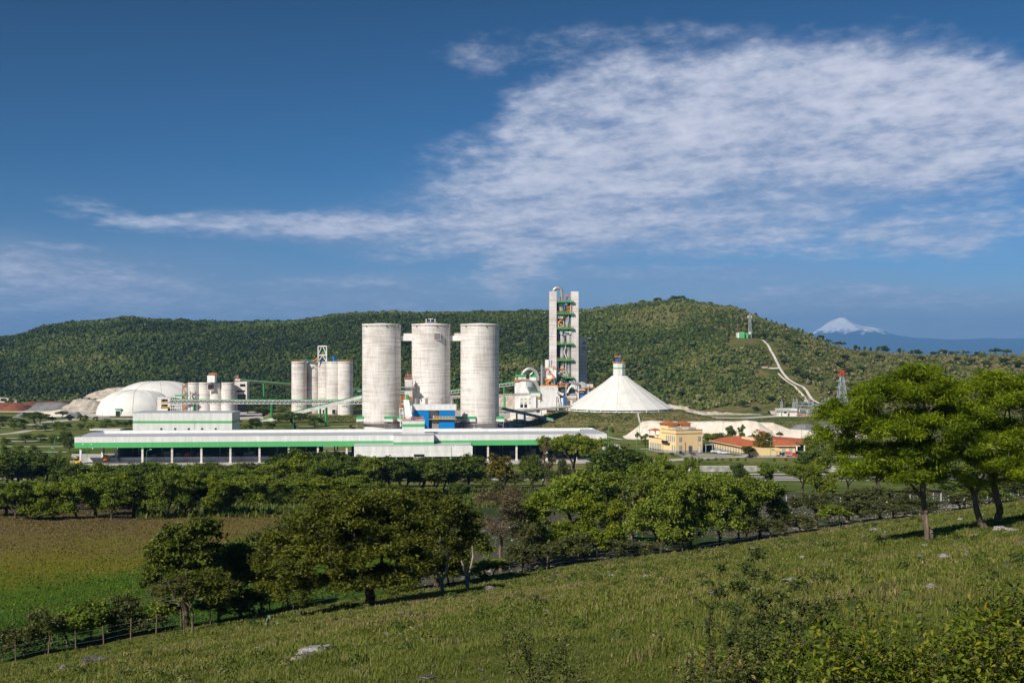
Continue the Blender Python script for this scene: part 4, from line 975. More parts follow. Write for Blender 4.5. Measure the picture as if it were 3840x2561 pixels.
b = MB(); b.pbox(1992, 2026, 1473, 1486, 850, 10); b.pbox(1990, 2011, 1486.3, 1532, 850.4, 10); b.pbox(2016, 2026, 1486.3, 1532, 850.8, 10); b.build('wall', M['white_sheet'], o)
b = MB(); b.pbox(1992, 2026, 1470, 1472.7, 849.8, 10.3); b.build('roof', M['green_paint'], o)
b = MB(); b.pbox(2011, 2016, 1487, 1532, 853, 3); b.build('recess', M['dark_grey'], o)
b = MB(); b.pbox(2014, 2026, 1488, 1492, 849.5, 1); b.build('sign', M['yellow_paint'], o)
o = root('concrete_basin', (wx(1930, 770), 770, 0), 'pale concrete basin and retaining wall in front of the raw mill building', 'wall')
b = MB(); b.pbox(1913, 2040, 1548, 1566, 800, 3); b.pbox(1925, 2060, 1572, 1585, 742, 2); b.build('wall', M['concrete'], o)
# tangle right of the big box
o = root('cooler_building', (wx(2180, 845), 845, 0), 'grey arched cooler hood with vertical ribs above a tangle of ducts beside the tent', 'plant building')
b = MB(); n = 12; pr = [(2170 + 0, 1455)] + [(2184.5 - 15 * math.cos(a), 1446 - 14 * math.sin(a)) for a in np.linspace(0, math.pi, n)] + [(2199, 1455)]
b.prism([P(px, py, 845) for px, py in pr], (0, 9, 0)); b.build('hood', M['galv'], o)
b = MB()
for px in np.arange(2173, 2198, 3.6): b.bar(P(px, 1455, 844.7), P(px, 1446 - 13 * math.sqrt(max(0, 1 - ((px - 2184.5) / 15) ** 2)), 844.7), .3)
b.build('ribs', M['white_paint'], o)
b = MB(); b.pbox(2200, 2224, 1441, 1455, 845, 8); b.pbox(2165, 2194, 1459, 1463.5, 843, 6); b.pbox(2190, 2222, 1458, 1530, 848, 8); b.pbox(2160, 2171, 1464, 1530, 843, 5); b.build('casing', M['concrete'], o)
b = MB(); b.tube([P(2133, 1433, 843), P(2145, 1434, 843), P(2158, 1437, 843), P(2171, 1440, 843)], 1.05, 10); b.tube([P(2093, 1471, 846), P(2104, 1477, 844), P(2114, 1481, 843)], 1.2, 10); b.tube([P(2133, 1480, 843), P(2160, 1480, 843)], 1., 10); b.build('duct', M['steel'], o)
b = MB(); b.tube([P(2128, 1473, 841), P(2134, 1457, 841), P(2143, 1447, 841), P(2152, 1449, 841), P(2158, 1458, 841)], .75, 8); b.build('white_duct', M['white_paint'], o)
b = MB(); b.pbox(2172, 2190, 1479, 1496, 846, 4); b.cyl(P(2180, 1484, 844), P(2180, 1484, 846), 1.9, n=14); b.build('motor', M['blue_paint'], o)
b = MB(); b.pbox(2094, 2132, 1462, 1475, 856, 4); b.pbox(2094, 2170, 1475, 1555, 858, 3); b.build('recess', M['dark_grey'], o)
b = MB(); b.pbox(2112, 2119, 1484, 1545, 842, 3); b.build('dark_vessel', M['blue_paint'], o)
b = MB(); b.pbox(2103, 2112, 1492, 1524, 846, 3); b.bar(P(2096, 1482, 845), P(2102, 1522, 845), .8); b.pbox(2139, 2158, 1500, 1518, 847, 3); b.build('tank', M['white_paint'], o)
b = MB()
for i in range(7): b.bar(P(2130 + i * 5, 1483, 842), P(2130 + i * 5, 1502, 842), .3)
for py in (1486, 1492, 1499): b.bar(P(2129, py, 842), P(2162, py, 842), .35)
for i in range(6): b.bar(P(2131 + i * 5, 1486, 842), P(2136 + i * 5, 1492, 842), .25)
for px in (2123, 2163, 2170, 2206): b.bar(P(px, 1440, 843.5), P(px, 1540, 843.5), .4)
b.build('frame', M['white_paint'], o)
b = MB(); b.rail([P(2090, 1452, 844), P(2134, 1452, 844)], 1.0, .2, 1.4); b.rail([P(2188, 1457, 842.5), P(2230, 1457, 842.5)], 1.0, .2, 1.4); b.rail([P(2092, 1441, 850), P(2120, 1441, 850)], .9, .2, 1.4); b.rail([P(2129, 1498, 841.6), P(2160, 1498, 841.6)], .8, .18, 1.2)
b.rail([P(2169, 1474, 842.6), P(2188, 1474, 842.6)], .9, .22, 1.2); b.build('railing', M['orange_paint'], o)
b = MB()
rs = random.Random(11)
for k in range(26):
    px = rs.uniform(2092, 2165); py = rs.uniform(1420, 1450); w_ = rs.uniform(2.5, 7); b.pbox(px, px + w_, py, py + rs.uniform(2, 7), 856 + k * .15, 2)
b.build('machinery', M['galv'], o)
b = MB()
for k in range(16):
    px = rs.uniform(2120, 2165); py = rs.uniform(1484, 1530); w_ = rs.uniform(2, 5); b.pbox(px, px + w_, py, py + rs.uniform(3, 7), 849 + k * .15, 2)
b.build('pump', M['curb'], o)
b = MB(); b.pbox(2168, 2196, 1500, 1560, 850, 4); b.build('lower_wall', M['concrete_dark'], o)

# ================================================================= tent store on its bank
tcx, tcy, tr, tz = wx(2322, 765), 765, 197 * 765 / FP, 6.9
pts_top = [(tcx + (tr + 7) * math.cos(a), tcy + (tr + 7) * math.sin(a)) for a in np.linspace(0, 2 * math.pi, 64, endpoint=False)]
n_ = 96; rings = []
def bank_edge(a):
    d = np.degrees(a) % 360
    return (np.interp(d, [0, 90, 180, 225, 270, 315, 360], [6, 6, 4, 16, 8, 8, 6]), np.interp(d, [0, 90, 180, 225, 270, 315, 360], [30, 20, 22, 50, 90, 60, 30]))
def bank_h(x, y):
    r_ = np.hypot(x - tcx, y - tcy) - tr; p_, q_ = bank_edge(np.arctan2(y - tcy, x - tcx)); f = np.clip((r_ - p_) / (q_ - p_), 0, 1)
    return tz * (1 - f) ** 1.15 + .5 * fbm(x / 6., y / 6., 46, 3) * (f > 0) * (f < 1)
for k, f in enumerate([-1, 0, .06, .2, .4, .6, .8, 1.0]):
    for a in np.linspace(0, 2 * math.pi, n_, endpoint=False):
        p_, q_ = bank_edge(a); r_ = 2 if f < 0 else tr + p_ + (q_ - p_) * f; x_, y_ = tcx + r_ * math.cos(a), tcy + r_ * math.sin(a)
        rings.append((x_, y_, tz if f <= 0 else (-.3 if f == 1 else float(bank_h(np.array(x_), np.array(y_))))))
F_ = [(k * n_ + i, k * n_ + (i + 1) % n_, (k + 1) * n_ + (i + 1) % n_, (k + 1) * n_ + i) for k in range(7) for i in range(n_)]
me = np_mesh('bank', np.array(rings), np.array([f[::-1] for f in F_]), True)
tag(link('bank', me, M['berm']), kind='structure')
BANK = np.array(rings)
o = root('conical_store', (tcx, tcy, tz), 'huge white tent-like conical store with a squat column and blue drive on its peak', 'storage building')
NS = 22; zc = wz(1409, tcy); rt = 24 * 765 / FP; h = zc - tz - 1.3
def ring(r, z, n=NS * 2, off=0): return [(tcx + r * math.cos(2 * math.pi * i / n + off), tcy + r * math.sin(2 * math.pi * i / n + off), z) for i in range(n)]
b = MB(); prof = [(tr, 1.3), (tr * .82, 1.3 + h * .20), (tr * .64, 1.3 + h * .40), (tr * .46, 1.3 + h * .60), (tr * .29, 1.3 + h * .79), (rt + .4, 1.3 + h)]
vs = []; fs = []
for j, (r_, z_) in enumerate(prof):
    for i in range(NS * 4):
        dent = 0 if i % 4 == 0 else .012 * r_ * (1 - abs((i % 4) - 2) / 4)
        a = 2 * math.pi * i / (NS * 4); vs.append((tcx + (r_ - dent) * math.cos(a), tcy + (r_ - dent) * math.sin(a), tz + z_))
for j in range(len(prof) - 1):
    for i in range(NS * 4): i2 = (i + 1) % (NS * 4); m_ = NS * 4; fs.append((j * m_ + i, j * m_ + i2, (j + 1) * m_ + i2, (j + 1) * m_ + i))
b.add(vs, fs, True); b.build('membrane_roof', M['membrane'], o)
b = MB()
for i in range(NS):
    a = 2 * math.pi * i / NS; b.tube([Vector((tcx + (r_ + .03) * math.cos(a), tcy + (r_ + .03) * math.sin(a), tz + z_ + .06)) for r_, z_ in prof], .10, 5)
b.build('seams', M['curb'], o)
b = MB(); b.lathe((tcx, tcy, tz), [(tr + .3, 1.28), (tr + .3, 1.5), (tr - .1, 1.5)], 88); b.lathe((tcx, tcy, tz), [(tr + .15, 0), (tr + .15, .55)], 88); b.build('eaves_ring', M['white_paint'], o)
b = MB(); b.lathe((tcx, tcy, tz), [(tr - 1.2, 0), (tr - 1.2, 1.3)], 88); b.build('plinth', M['stone'], o)
for i in range(NS):
    a = 2 * math.pi * i / NS; b = MB(); c_, s_ = math.cos(a), math.sin(a)
    if s_ > .5: continue
    b.bar((tcx + (tr + .1) * c_, tcy + (tr + .1) * s_, tz), (tcx + (tr + .1) * c_, tcy + (tr + .1) * s_, tz + 1.4), .5); b.build('foot_post', M['white_paint'], o)
zs1, zs2, zs3 = wz(1383, tcy), wz(1378, tcy), wz(1363, tcy); R8 = rt * 1.0
def octo(b, za, zb, r):
    A = [(tcx + r * math.cos(math.pi / 8 + k * math.pi / 4), tcy + r * math.sin(math.pi / 8 + k * math.pi / 4)) for k in range(8)]
    b.add([(x, y, za) for x, y in A] + [(x, y, zb) for x, y in A], [(k, (k + 1) % 8, 8 + (k + 1) % 8, 8 + k) for k in range(8)] + [tuple(range(8, 16))])
b = MB(); octo(b, zc - 1, zs1, R8); octo(b, zs2, zs3, R8); b.build('column', M['white_sheet'], o)
b = MB(); octo(b, zs1 - .01, zs2 + .01, R8 + .03); b.build('green_band', M['green_sheet'], o)
b = MB(); b.rail([Vector((tcx + R8 * math.cos(a), tcy + R8 * math.sin(a), zs3)) for a in np.linspace(math.pi, 2 * math.pi, 5)], 1.1, .18, 1.2); b.rail([P(2305, 1338.5, tcy - 1.2), P(2328, 1338.5, tcy - 1.2)], .9, .1, 1.); b.bar(P(2304, 1339, tcy - 1.2), P(2329, 1339, tcy - 1.2), .3); b.build('railing', M['orange_paint'], o)
b = MB(); b.pbox(2309, 2325, 1344, 1362.6, tcy - 1, 3); b.cyl(P(2325, 1339, tcy), P(2325, 1326, tcy), .35); b.cyl(P(2317, 1350, tcy - 1.8), P(2317, 1362, tcy - 1.8), .5); b.build('drive_unit', M['blue_paint'], o)
b = MB(); b.cyl(P(2334, 1362, tcy), P(2334, 1352, tcy), .5); b.build('tank', M['green_paint'], o)
# concrete drain down the bank
b = MB(); b.hexa([(wx(2390, 716), 716, 5.0), (wx(2394, 716), 716, 5.0), (wx(2408, 650), 650, -.1), (wx(2403, 650), 650, -.1)], [(wx(2390, 716), 716, 7.3), (wx(2394, 716), 716, 7.3), (wx(2408, 650), 650, 2.4), (wx(2403, 650), 650, 2.4)])
tag(b.build('drain_channel', M['curb']), 'narrow pale concrete drain running down the grassy bank below the tent', 'drain')

# ================================================================= heaps
def heap(name, profile, Y, depth, mat, label, cat='heap', group=None, rough=.35, base=0., seed=1, crest=.25):
    """profile: ridge line [(px, py)] seen at distance Y; slopes at the angle of repose front and back"""
    px = np.array([p[0] for p in profile], float); py = np.array([p[1] for p in profile], float)
    xs_ = np.linspace(px[0], px[-1], max(24, int((px[-1] - px[0]) / 3)))
    top_ = H - (np.interp(xs_, px, py) - HOR) / FP * Y - base
    tt = np.linspace(-1, 1, 21)
    Xg, Tg_ = np.meshgrid(xs_, tt)
    Tp = np.clip((1 - np.abs(Tg_)) / (1 - crest), 0, 1)
    Zg_ = np.maximum(top_[None, :], 0) * Tp
    Xw = (Xg - 1920) / FP * Y; Yw_ = Y + Tg_ * depth
    Zg_ = Zg_ + fbm(Xw / 5., Yw_ / 5., seed, 4) * rough * np.clip(Zg_, 0, 3) + np.where(Tp <= 0, -.4, 0)
    Zg_ = Zg_ + base - .15
    V_ = np.stack([Xw.ravel(), Yw_.ravel(), Zg_.ravel()], 1); ny_, nx_ = Xg.shape; ii = np.arange(ny_ * nx_).reshape(ny_, nx_)
    F__ = np.stack([ii[:-1, :-1].ravel(), ii[:-1, 1:].ravel(), ii[1:, 1:].ravel(), ii[1:, :-1].ravel()], 1)
    c0 = np.array([V_[:, 0].mean(), Y, base]); me = np_mesh(name, V_ - c0, F__, True)
    ob = link(name, me, M[mat], None, c0); return tag(ob, label, cat, group)
heap('limestone_stockpile', [(2318, 1648), (2345, 1636), (2395, 1600), (2410, 1580), (2440, 1577), (2520, 1580), (2640, 1580), (2700, 1578), (2760, 1580), (2800, 1575), (2838, 1580), (2870, 1600), (2890, 1612), (2900, 1640)], 606, 14, 'lime', 'long pale cream limestone stockpile behind the yellow building', 'stockpile', rough=.10, seed=4)
heap('limestone_stockpile', [(2820, 1590), (2850, 1583), (2895, 1583), (2935, 1597), (2960, 1608), (3030, 1612), (3200, 1616), (3300, 1640)], 612, 12, 'lime', 'lower whiter stockpile running right behind the red-roofed carport', 'stockpile', rough=.10, seed=5)
heap('stone_heap', [(2950, 1612), (2975, 1598), (3005, 1590), (3060, 1592), (3120, 1597), (3200, 1610)], 655, 12, 'slag', 'grey brown heap of broken stone left of the big right-hand tree', 'heap', rough=.5, seed=8)
heap('clay_heap', [(-250, 1520), (-60, 1508), (0, 1510), (70, 1511), (100, 1518), (128, 1537)], 905, 22, 'clay', 'long dark red-brown clay heap at the far left', rough=.2, seed=2)
heap('clay_heap', [(85, 1520), (105, 1507), (150, 1505), (245, 1503), (262, 1520)], 960, 20, 'clay', 'orange-brown clay heap behind the grey gravel heap', rough=.2, seed=3)
heap('gravel_heap', [(115, 1534), (145, 1509), (200, 1508), (245, 1510), (262, 1516), (240, 1534)][:5] + [(275, 1534)], 905, 18, 'slag', 'smooth dark grey gravel heap between the clay and the white rock', rough=.12, seed=6)
heap('rock_heap', [(235, 1534), (262, 1516), (290, 1499), (330, 1496), (350, 1498), (372, 1506), (388, 1522), (395, 1534)], 905, 22, 'rock', 'broad heap of broken white rock left of the near dome', rough=.8, seed=7)
heap('rock_heap', [(340, 1500), (380, 1494), (440, 1488), (520, 1486)], 985, 14, 'lime', 'pale sand heap just behind the left edge of the near dome', rough=.1, seed=9)
heap('rock_heap', [(140, 1546), (180, 1543), (215, 1537), (240, 1535), (262, 1548), (290, 1562)], 820, 14, 'lime', 'low pale sand mound between trees below the white rock heap', rough=.2, seed=10)
heap('rock_heap', [(236, 1566), (265, 1552), (290, 1548), (303, 1553), (315, 1564)], 800, 8, 'slag', 'small jagged blue-grey rock heap left of the near dome foot', rough=.9, seed=12)
heap('rock_heap', [(48, 1566), (70, 1552), (90, 1544), (100, 1566)], 800, 8, 'slag', 'small pale grey gravel heap at the far left among trees', rough=.2, seed=13)
heap('quarry_face', [(340, 1478), (356, 1470), (400, 1460), (440, 1454), (490, 1452), (600, 1460), (640, 1480)], 1120, 30, 'rock', 'broken white quarry face cut in the hill foot above the domes', 'quarry face', rough=.9, seed=14)
heap('quarry_face', [(1860, 1492), (1880, 1486), (1932, 1486), (1950, 1500)], 930, 8, 'rock', 'pale rock cut seen behind the rising green conveyor', 'quarry face', rough=.8, seed=15)
for nm, pr, Yq, lb in (('a', [(2480, 1520), (2520, 1518), (2580, 1527), (2600, 1534), (2615, 1540)], 880, 'white rock cutting along the road right of the tent'),
                       ('b', [(2580, 1545), (2640, 1540), (2760, 1548), (2850, 1552), (2890, 1560)], 838, 'long low white rock cutting in front of the hill foot'),
                       ('c', [(2885, 1540), (2925, 1538), (2960, 1545)], 850, 'short white rock cutting left of the substation')):
    heap('rock_cutting', pr, Yq, 7, 'rock', lb, 'rock cutting', rough=.7, seed=len(lb))

# ================================================================= roads and paths on the ground
def ribbon(name, pts, w, mat, lift=.06, kind='structure', step=6.):
    """pts: ground points (px, Y); flat ribbon draped on the terrain"""
    w3 = [Vector((wx(px, Y), Y, 0)) for px, Y in pts]; fine_ = []
    for a, b_ in zip(w3[:-1], w3[1:]):
        n = max(1, int((b_ - a).length / step)); fine_ += [a.lerp(b_, i / n) for i in range(n)]
    fine_.append(w3[-1]); vs = []
    for k, p in enumerate(fine_):
        d = (fine_[min(k + 1, len(fine_) - 1)] - fine_[max(k - 1, 0)]).normalized(); nn = Vector((-d.y, d.x, 0))
        ww = w if not callable(w) else w(k / len(fine_))
        for s_ in (-1, -.33, .33, 1):
            q = p + nn * (s_ * ww * .5); vs.append((q.x, q.y, gz(q.x, q.y) + lift))
    fs = [(k * 4 + i, k * 4 + i + 1, (k + 1) * 4 + i + 1, (k + 1) * 4 + i) for k in range(len(fine_) - 1) for i in range(3)]
    me = bpy.data.meshes.new(name); me.from_pydata(vs, [], fs); me.update()
    if me.polygons[0].normal.z < 0: me.flip_normals()
    ob = link(name, me, mat); tag(ob, kind=kind); return ob
def gY(py): return H * FP / (py - HOR)     # distance of level-0 ground at photo row py
ribbon('highway', [(-900, 412), (300, 412), (1500, 412), (2600, 408), (3400, 404), (4600, 404)], 12, M['asphalt'], .10)
ribbon('road_line', [(-900, 416.2), (2600, 412.2), (4600, 408.2)], .35, M['yellow_paint'], .14)
ribbon('road_line', [(-900, 412.2), (2600, 408.2), (4600, 404.2)], .2, M['white_paint'], .14)
ribbon('pavement', [(-900, 423.5), (1500, 423.5), (2600, 419.5), (4600, 415.5)], 4, M['road_pale'], .12)
ribbon('pavement', [(-900, 402.5), (1500, 402.5), (2600, 399.5), (4600, 397)], 5, M['road_pale'], .10)
ribbon('road', [(2290, 560), (2300, 520), (2330, 500), (2385, 482), (2450, 470), (2560, 478), (2700, 489), (2900, 491), (3100, 490), (3400, 489)], 8, M['road_pale'], .10)
ribbon('road', [(2330, 500), (2370, 470), (2420, 445), (2440, 425)], 9, M['road_pale'], .12)
ribbon('road', [(2250, 622), (2330, 590), (2420, 588), (2520, 590)], 3, M['road_pale'], .08)
ribbon('path', [(2400, 530), (2430, 532), (2450, 534)], 2, M['curb'], .10)
patch('forecourt', [(2540, 502), (2560, 487), (2690, 486), (2760, 491), (2740, 500), (2640, 506)], M['asphalt'], .14)
ribbon('road', [(2440, 935), (2520, 880), (2600, 815), (2680, 795), (2790, 790), (2900, 812), (2960, 828), (3100, 815)], 14, M['road_pale'], .08)
ribbon('path', [(2800, 742), (2980, 738), (3100, 738), (3300, 738)], 2.5, M['road_pale'], .08)
patch('substation_yard', [(2900, 806), (3200, 806), (3240, 850), (2900, 850)], M['road_pale'], .12)
# left parkland
ribbon('road', [(-300, 640), (0, 628), (60, 640), (110, 662), (200, 665)], 7, M['road_pale'], .08)
ribbon('path', [(-300, 600), (30, 600), (300, 598), (480, 594)], 2.6, M['curb'], .08)
ribbon('road', [(-300, 578), (0, 578), (140, 578)], 5, M['road_pale'], .08)
ribbon('path', [(-300, 545), (200, 545), (420, 545)], 2.5, M['curb'], .08)
ribbon('path', [(-300, 516), (250, 514)], 2.2, M['curb'], .08)
ribbon('path', [(-300, 690), (40, 690)], 2.5, M['curb'], .08)
ribbon('road', [(130, 712), (210, 752), (300, 778), (430, 785), (640, 770), (900, 765)], 13, M['road_pale'], .08)
ribbon('road', [(-300, 1000), (0, 985), (70, 950), (160, 935), (260, 900), (330, 840), (380, 800)], 13, M['road_pale'], .08)
patch('quarry_floor', [(-300, 1170), (20, 1165), (75, 1085), (60, 1000), (-50, 980), (-300, 960)], M['lime'], .10)
patch('quarry_floor', [(70, 960), (250, 990), (420, 1010), (560, 1010), (560, 960), (430, 880), (270, 860), (100, 870), (-200, 880), (-200, 900)], M['lime'], .06)
ribbon('road', [(150, 458), (230, 452), (340, 452)], 8, M['asphalt'], .08)
ribbon('road', [(60, 430), (230, 432), (330, 440)], 4, M['road_pale'], .08)
patch('yard', [(280, 440), (2270, 462), (2420, 475), (2300, 520), (900, 520), (880, 505), (270, 505), (255, 450)], M['road_pale'], .05)
ribbon('road', [(1210, 540), (1240, 600), (1262, 640), (1300, 650), (1400, 648)], lambda t_: 14, M['asphalt'], .10)
ribbon('path', [(1120, 700), (1340, 700)], 2.5, M['curb'], .08)
ribbon('road_line', [(1110, 712), (1350, 712)], .9, M['yellow_paint'], .12)
ribbon('road', [(1860, 640), (1940, 668), (2000, 700), (2040, 740)], 10, M['asphalt'], .12)
heap('gravel_heap', [(1900, 1570), (1930, 1562), (1960, 1563), (1985, 1572)], 770, 5, 'lime', 'small pale gravel heap in the yard left of the tent bank', rough=.3, seed=19)
patch('plant_yard', [(1380, 600), (1990, 600), (2040, 690), (2060, 760), (2150, 900), (1380, 900)], M['road_pale'], .06)
patch('plant_yard', [(560, 775), (990, 775), (980, 880), (600, 880)], M['road_pale'], .05)
# white service track up the hill
def hillY(px, py):
    """distance at which the ray through photo point (px, py) meets the hill"""
    Ys = np.linspace(800, 1950, 900); z = hill_z(wx(px, Ys), Ys)[0]; r_ = wz(py, Ys)
    k = np.nonzero(z > r_)[0]
    return float(Ys[k[0]]) if len(k) else 1500.
def hill_path(name, pts, w, mat, lift=.8):
    q = [(px, hillY(px, py)) for px, py in pts]; return ribbon(name, q, w, mat, lift, step=8)
trk = [(2858, 1277), (2872, 1290), (2886, 1308), (2898, 1330), (2908, 1350), (2922, 1380), (2936, 1402), (2955, 1425), (2985, 1443), (3012, 1456), (3025, 1470), (3034, 1486), (3046, 1502), (3075, 1518)]
hill_path('track', trk, 2.2, M['curb'])
hill_path('track', [(2918, 1403), (2932, 1418), (2955, 1437), (2980, 1452), (2995, 1468), (3012, 1486), (3022, 1500), (3030, 1514)], 1.3, M['lime'])
hill_path('track', [(2984, 1457), (2998, 1475), (3012, 1492), (3020, 1510)], 1.3, M['lime'])
hill_path('track', [(2884, 1384), (2900, 1386), (2924, 1384)], 4.5, M['curb'])
hill_path('track', [(3458, 1391), (3480, 1396), (3505, 1400), (3535, 1405)], 5, M['curb'])
hill_path('track', [(1870, 1183), (1960, 1180), (2058, 1176)], 14, M['lime'], 1.5)

# ================================================================= yellow office building
class Fr:      # local frame: a along the front (to the right), b to the back
    def __init__(s, ox, oy, deg): s.M = Matrix.Translation((ox, oy, 0)) @ Matrix.Rotation(R(deg), 4, 'Z')
OX, OY = 72.9, 506.0
YM = Matrix.Translation((OX, OY, 0)) @ Matrix.Rotation(R(24.5), 4, 'Z')
def yloc(x, y, z=0): return YM @ Vector((x, y, z))
Yl = root('office_building', (OX, OY, 0), 'yellow three-storey office with two red hipped roof towers and a blue-grey stone base', 'building')
def Y_(): return MB(YM)
b = Y_(); b.box(0, 14, 0, 12, 1.2, 10.3); b.box(1.2, 14, 12, 20, 1.2, 7.0)
b.box(-1.2, 4, 10, 21, 1.2, 6.0)
b.box(1.2, 6.5, 8.6, 15.5, 7, 12.6); b.box(7.5, 13, 8, 13, 10.3, 12.7); b.build('wall', M['yellow_wall'], Yl)
b = Y_(); b.box(-.06, 14.06, -.06, 12.05, 0, 1.2); b.box(-1.26, 14.05, 12.05, 21.05, 0, 1.2); b.box(-1.26, 0, 9.9, 12.05, 0, 1.2); b.build('stone_base', M['stone'], Yl)
b = Y_(); b.box(-.12, 14.12, -.12, .0, 8.65, 8.85); b.box(-.12, 0, 0, 12, 8.65, 8.85); b.box(-.14, 14.14, -.14, .05, 10.31, 10.5); b.box(-.14, 0, .05, 12, 10.31, 10.5); b.box(-1.35, -1.2, 10, 21, 6.01, 6.2); b.build('cornice', M['rust'], Yl)
def hip(x0, x1, y0, y1, z0, z1, ov, nm='roof'):
    b = Y_(); x0 -= ov; x1 += ov; y0 -= ov; y1 += ov; cx, cy = (x0 + x1) / 2, (y0 + y1) / 2; l = max(0, (x1 - x0) - (y1 - y0)) / 2; m_ = max(0, (y1 - y0) - (x1 - x0)) / 2
    b.add([(x0, y0, z0), (x1, y0, z0), (x1, y1, z0), (x0, y1, z0), (cx - l, cy - m_, z1), (cx + l, cy + m_, z1)],
          [(0, 1, 5, 4), (2, 3, 4, 5), (1, 2, 5), (3, 0, 4), (3, 2, 1, 0)] if l > m_ or (l == m_) else [(0, 1, 4), (1, 2, 5, 4), (2, 3, 5), (3, 0, 4, 5), (3, 2, 1, 0)])
    b.build(nm, M['tile'], Yl)
hip(1.2, 6.5, 8.6, 15.5, 12.6, 13.9, .9); hip(7.5, 13, 8, 13, 12.7, 13.9, .9); hip(-1.2, 2.5, 15.5, 21, 9.3, 10.2, .5); hip(12, 16.2, 15, 20, 8.8, 9.6, .4)
b = Y_()
for x, y in ((-1.0, 20.8), (2.2, 20.8), (-1.0, 16)): b.box(x, x + .3, y, y + .3, 6, 9.3)
b.build('loggia_post', M['white_paint'], Yl)
b = Y_(); b.box(8, 12, 2, 6, 10.32, 11.2); b.box(3, 7, 5, 7.5, 10.32, 11.0); b.box(6.6, 7.4, 8, 9, 10.32, 11.8); b.build('roof_unit', M['galv'], Yl)
def win(x, y, z0, z1, w, face, kind='window'):
    """face 'f' front (y=const) or 'l' left (x=const)"""
    def bx_(b, a0, a1, d0, d1, z0_, z1_):
        if face == 'f': b.box(a0, a1, y - d1, y - d0, z0_, z1_)
        else: b.box(x - d1, x - d0, a0, a1, z0_, z1_)
    c_ = x if face == 'f' else y
    b = Y_(); bx_(b, c_ - w / 2 - .14, c_ + w / 2 + .14, .07, .12, z0 - .1, z1 + .18); f = b.build(kind + '_frame', M['stone'], Yl)
    b = Y_(); bx_(b, c_ - w / 2, c_ + w / 2, .125, .15, z0, z1); b.build('pane' if kind == 'window' else 'leaf', M['blind_glass'] if kind == 'window' else M['white_paint'], f)
    return f, bx_, c_
win(2.3, 0, 5.4, 7.1, 1.2, 'f'); win(12.3, 0, 5.4, 7.1, 1.2, 'f')
f, bx_, c_ = win(2.3, 0, 1.1, 3.4, 1.2, 'f'); b = Y_(); b.box(1.7, 2.9, -.16, -.07, .15, 1.1); b.build('panel', M['navy'], f)
win(12.3, 0, .1, 3.4, 1.3, 'f', 'door')
b = Y_(); b.box(6.4, 8.6, -.13, -.07, 0, 2.9)
b.prism([(6.4 + 1.1 - 1.1 * math.cos(a), -.07, 2.9 + .7 * math.sin(a)) for a in np.linspace(0, math.pi, 9)], YM.to_3x3().inverted() @ Vector((0, 0, 0)) + Vector((0, -.06, 0))); b.build('archway_frame', M['stone'], Yl)
b = Y_(); b.box(6.75, 8.25, -.16, -.135, 0, 3.1); b.build('archway', M['dark_grey'], Yl)
for yy in (1.2, 2.8, 4.4, 6.0, 7.6): 
    win(0, yy, 5.3, 7.6, .55, 'l')
for yy in (1.0, 2.8): win(0, yy, .9, 3.5, .6, 'l')
for yy in (11.0, 12.4, 13.8, 15.2, 16.6, 18.0, 19.4):
    f, bx_, c_ = win(-1.2, yy, 1.3, 3.6, .55, 'l'); b = Y_(); bx_(b, c_ - .28, c_ + .28, .09, .14, .3, 1.15); b.build('panel', M['navy'], f)
b = Y_(); b.box(-1.3, -.1, 4.6, 9.9, 4.3, 4.5); b.box(-1.3, -1.2, 4.6, 9.9, 4.5, 5.4)
b.build('balcony', M['navy'], Yl)
b = Y_(); b.box(-1.31, -1.23, 16, 20.6, 6.2, 6.9); b.build('balcony_rail', M['navy'], Yl)
b = Y_()
for x in (4.8,): b.cyl((x, -.15, 0), (x, -.15, 5), .08, n=8)
b.build('downpipe', M['rust'], Yl)

# ================================================================= long low office wing
LM = Matrix.Translation((wx(2785, 498), 498, 0)) @ Matrix.Rotation(R(-8), 4, 'Z')
Lw = root('low_office', LM.translation.copy(), 'single-storey yellow office with a long orange tiled roof and tall windows', 'building')
# left long side runs back-left
e = Vector((wx(2678, 530), 530, 0)) - LM.translation; LL = e.length; la = math.atan2(e.y, e.x)
LW = Matrix.Translation(LM.translation) @ Matrix.Rotation(la - math.pi, 4, 'Z')     # local x runs from far end (-LL) to the corner (0)
def B_(): return MB(LW)
b = B_(); b.box(-LL, 0, 0, 13, .9, 3.9); b.box(-7, 11.3, .02, 12, .9, 3.9); b.build('wall', M['yellow_wall'], Lw)
b = B_(); b.box(-LL - .05, 11.35, -.05, 13.05, 0, .9); b.build('stone_base', M['stone'], Lw)
b = B_(); zr_ = 6.1; x0_, x1_, y0_, y1_ = -LL - 4, .9, -.9, 14
b.add([(x0_, y0_, 3.9), (x1_, y0_, 3.9), (x1_, y1_, 3.9), (x0_, y1_, 3.9), (x0_ + 7, 6.5, zr_), (x1_ - 7, 6.5, zr_)], [(0, 1, 5, 4), (2, 3, 4, 5), (1, 2, 5), (3, 0, 4), (3, 2, 1, 0)]); b.build('roof', M['tile'], Lw)
b = B_(); b.box(x0_ - .05, x1_ + .05, y0_ - .08, y0_ - .003, 3.62, 3.9); b.build('fascia', M['cream_wall'], Lw)
b = B_(); b.box(-22, -6, 9, 12, 5.4, 6.6); b.build('clerestory', M['cream_wall'], Lw)
nW = 11
for k in range(nW):
    xx = -LL + 1.5 + k * (LL - 2.5) / (nW - 1)
    b = B_(); b.box(xx - .45, xx + .45, -.11, -.055, .2, 3.3); f = b.build('window_frame', M['stone'], Lw)
    b = B_(); b.box(xx - .33, xx + .33, -.15, -.113, 1.0, 3.2); b.build('pane', M['galv'], f)
    b = B_(); b.box(xx - .33, xx + .33, -.15, -.113, .25, .95); b.build('panel', M['navy'], f)
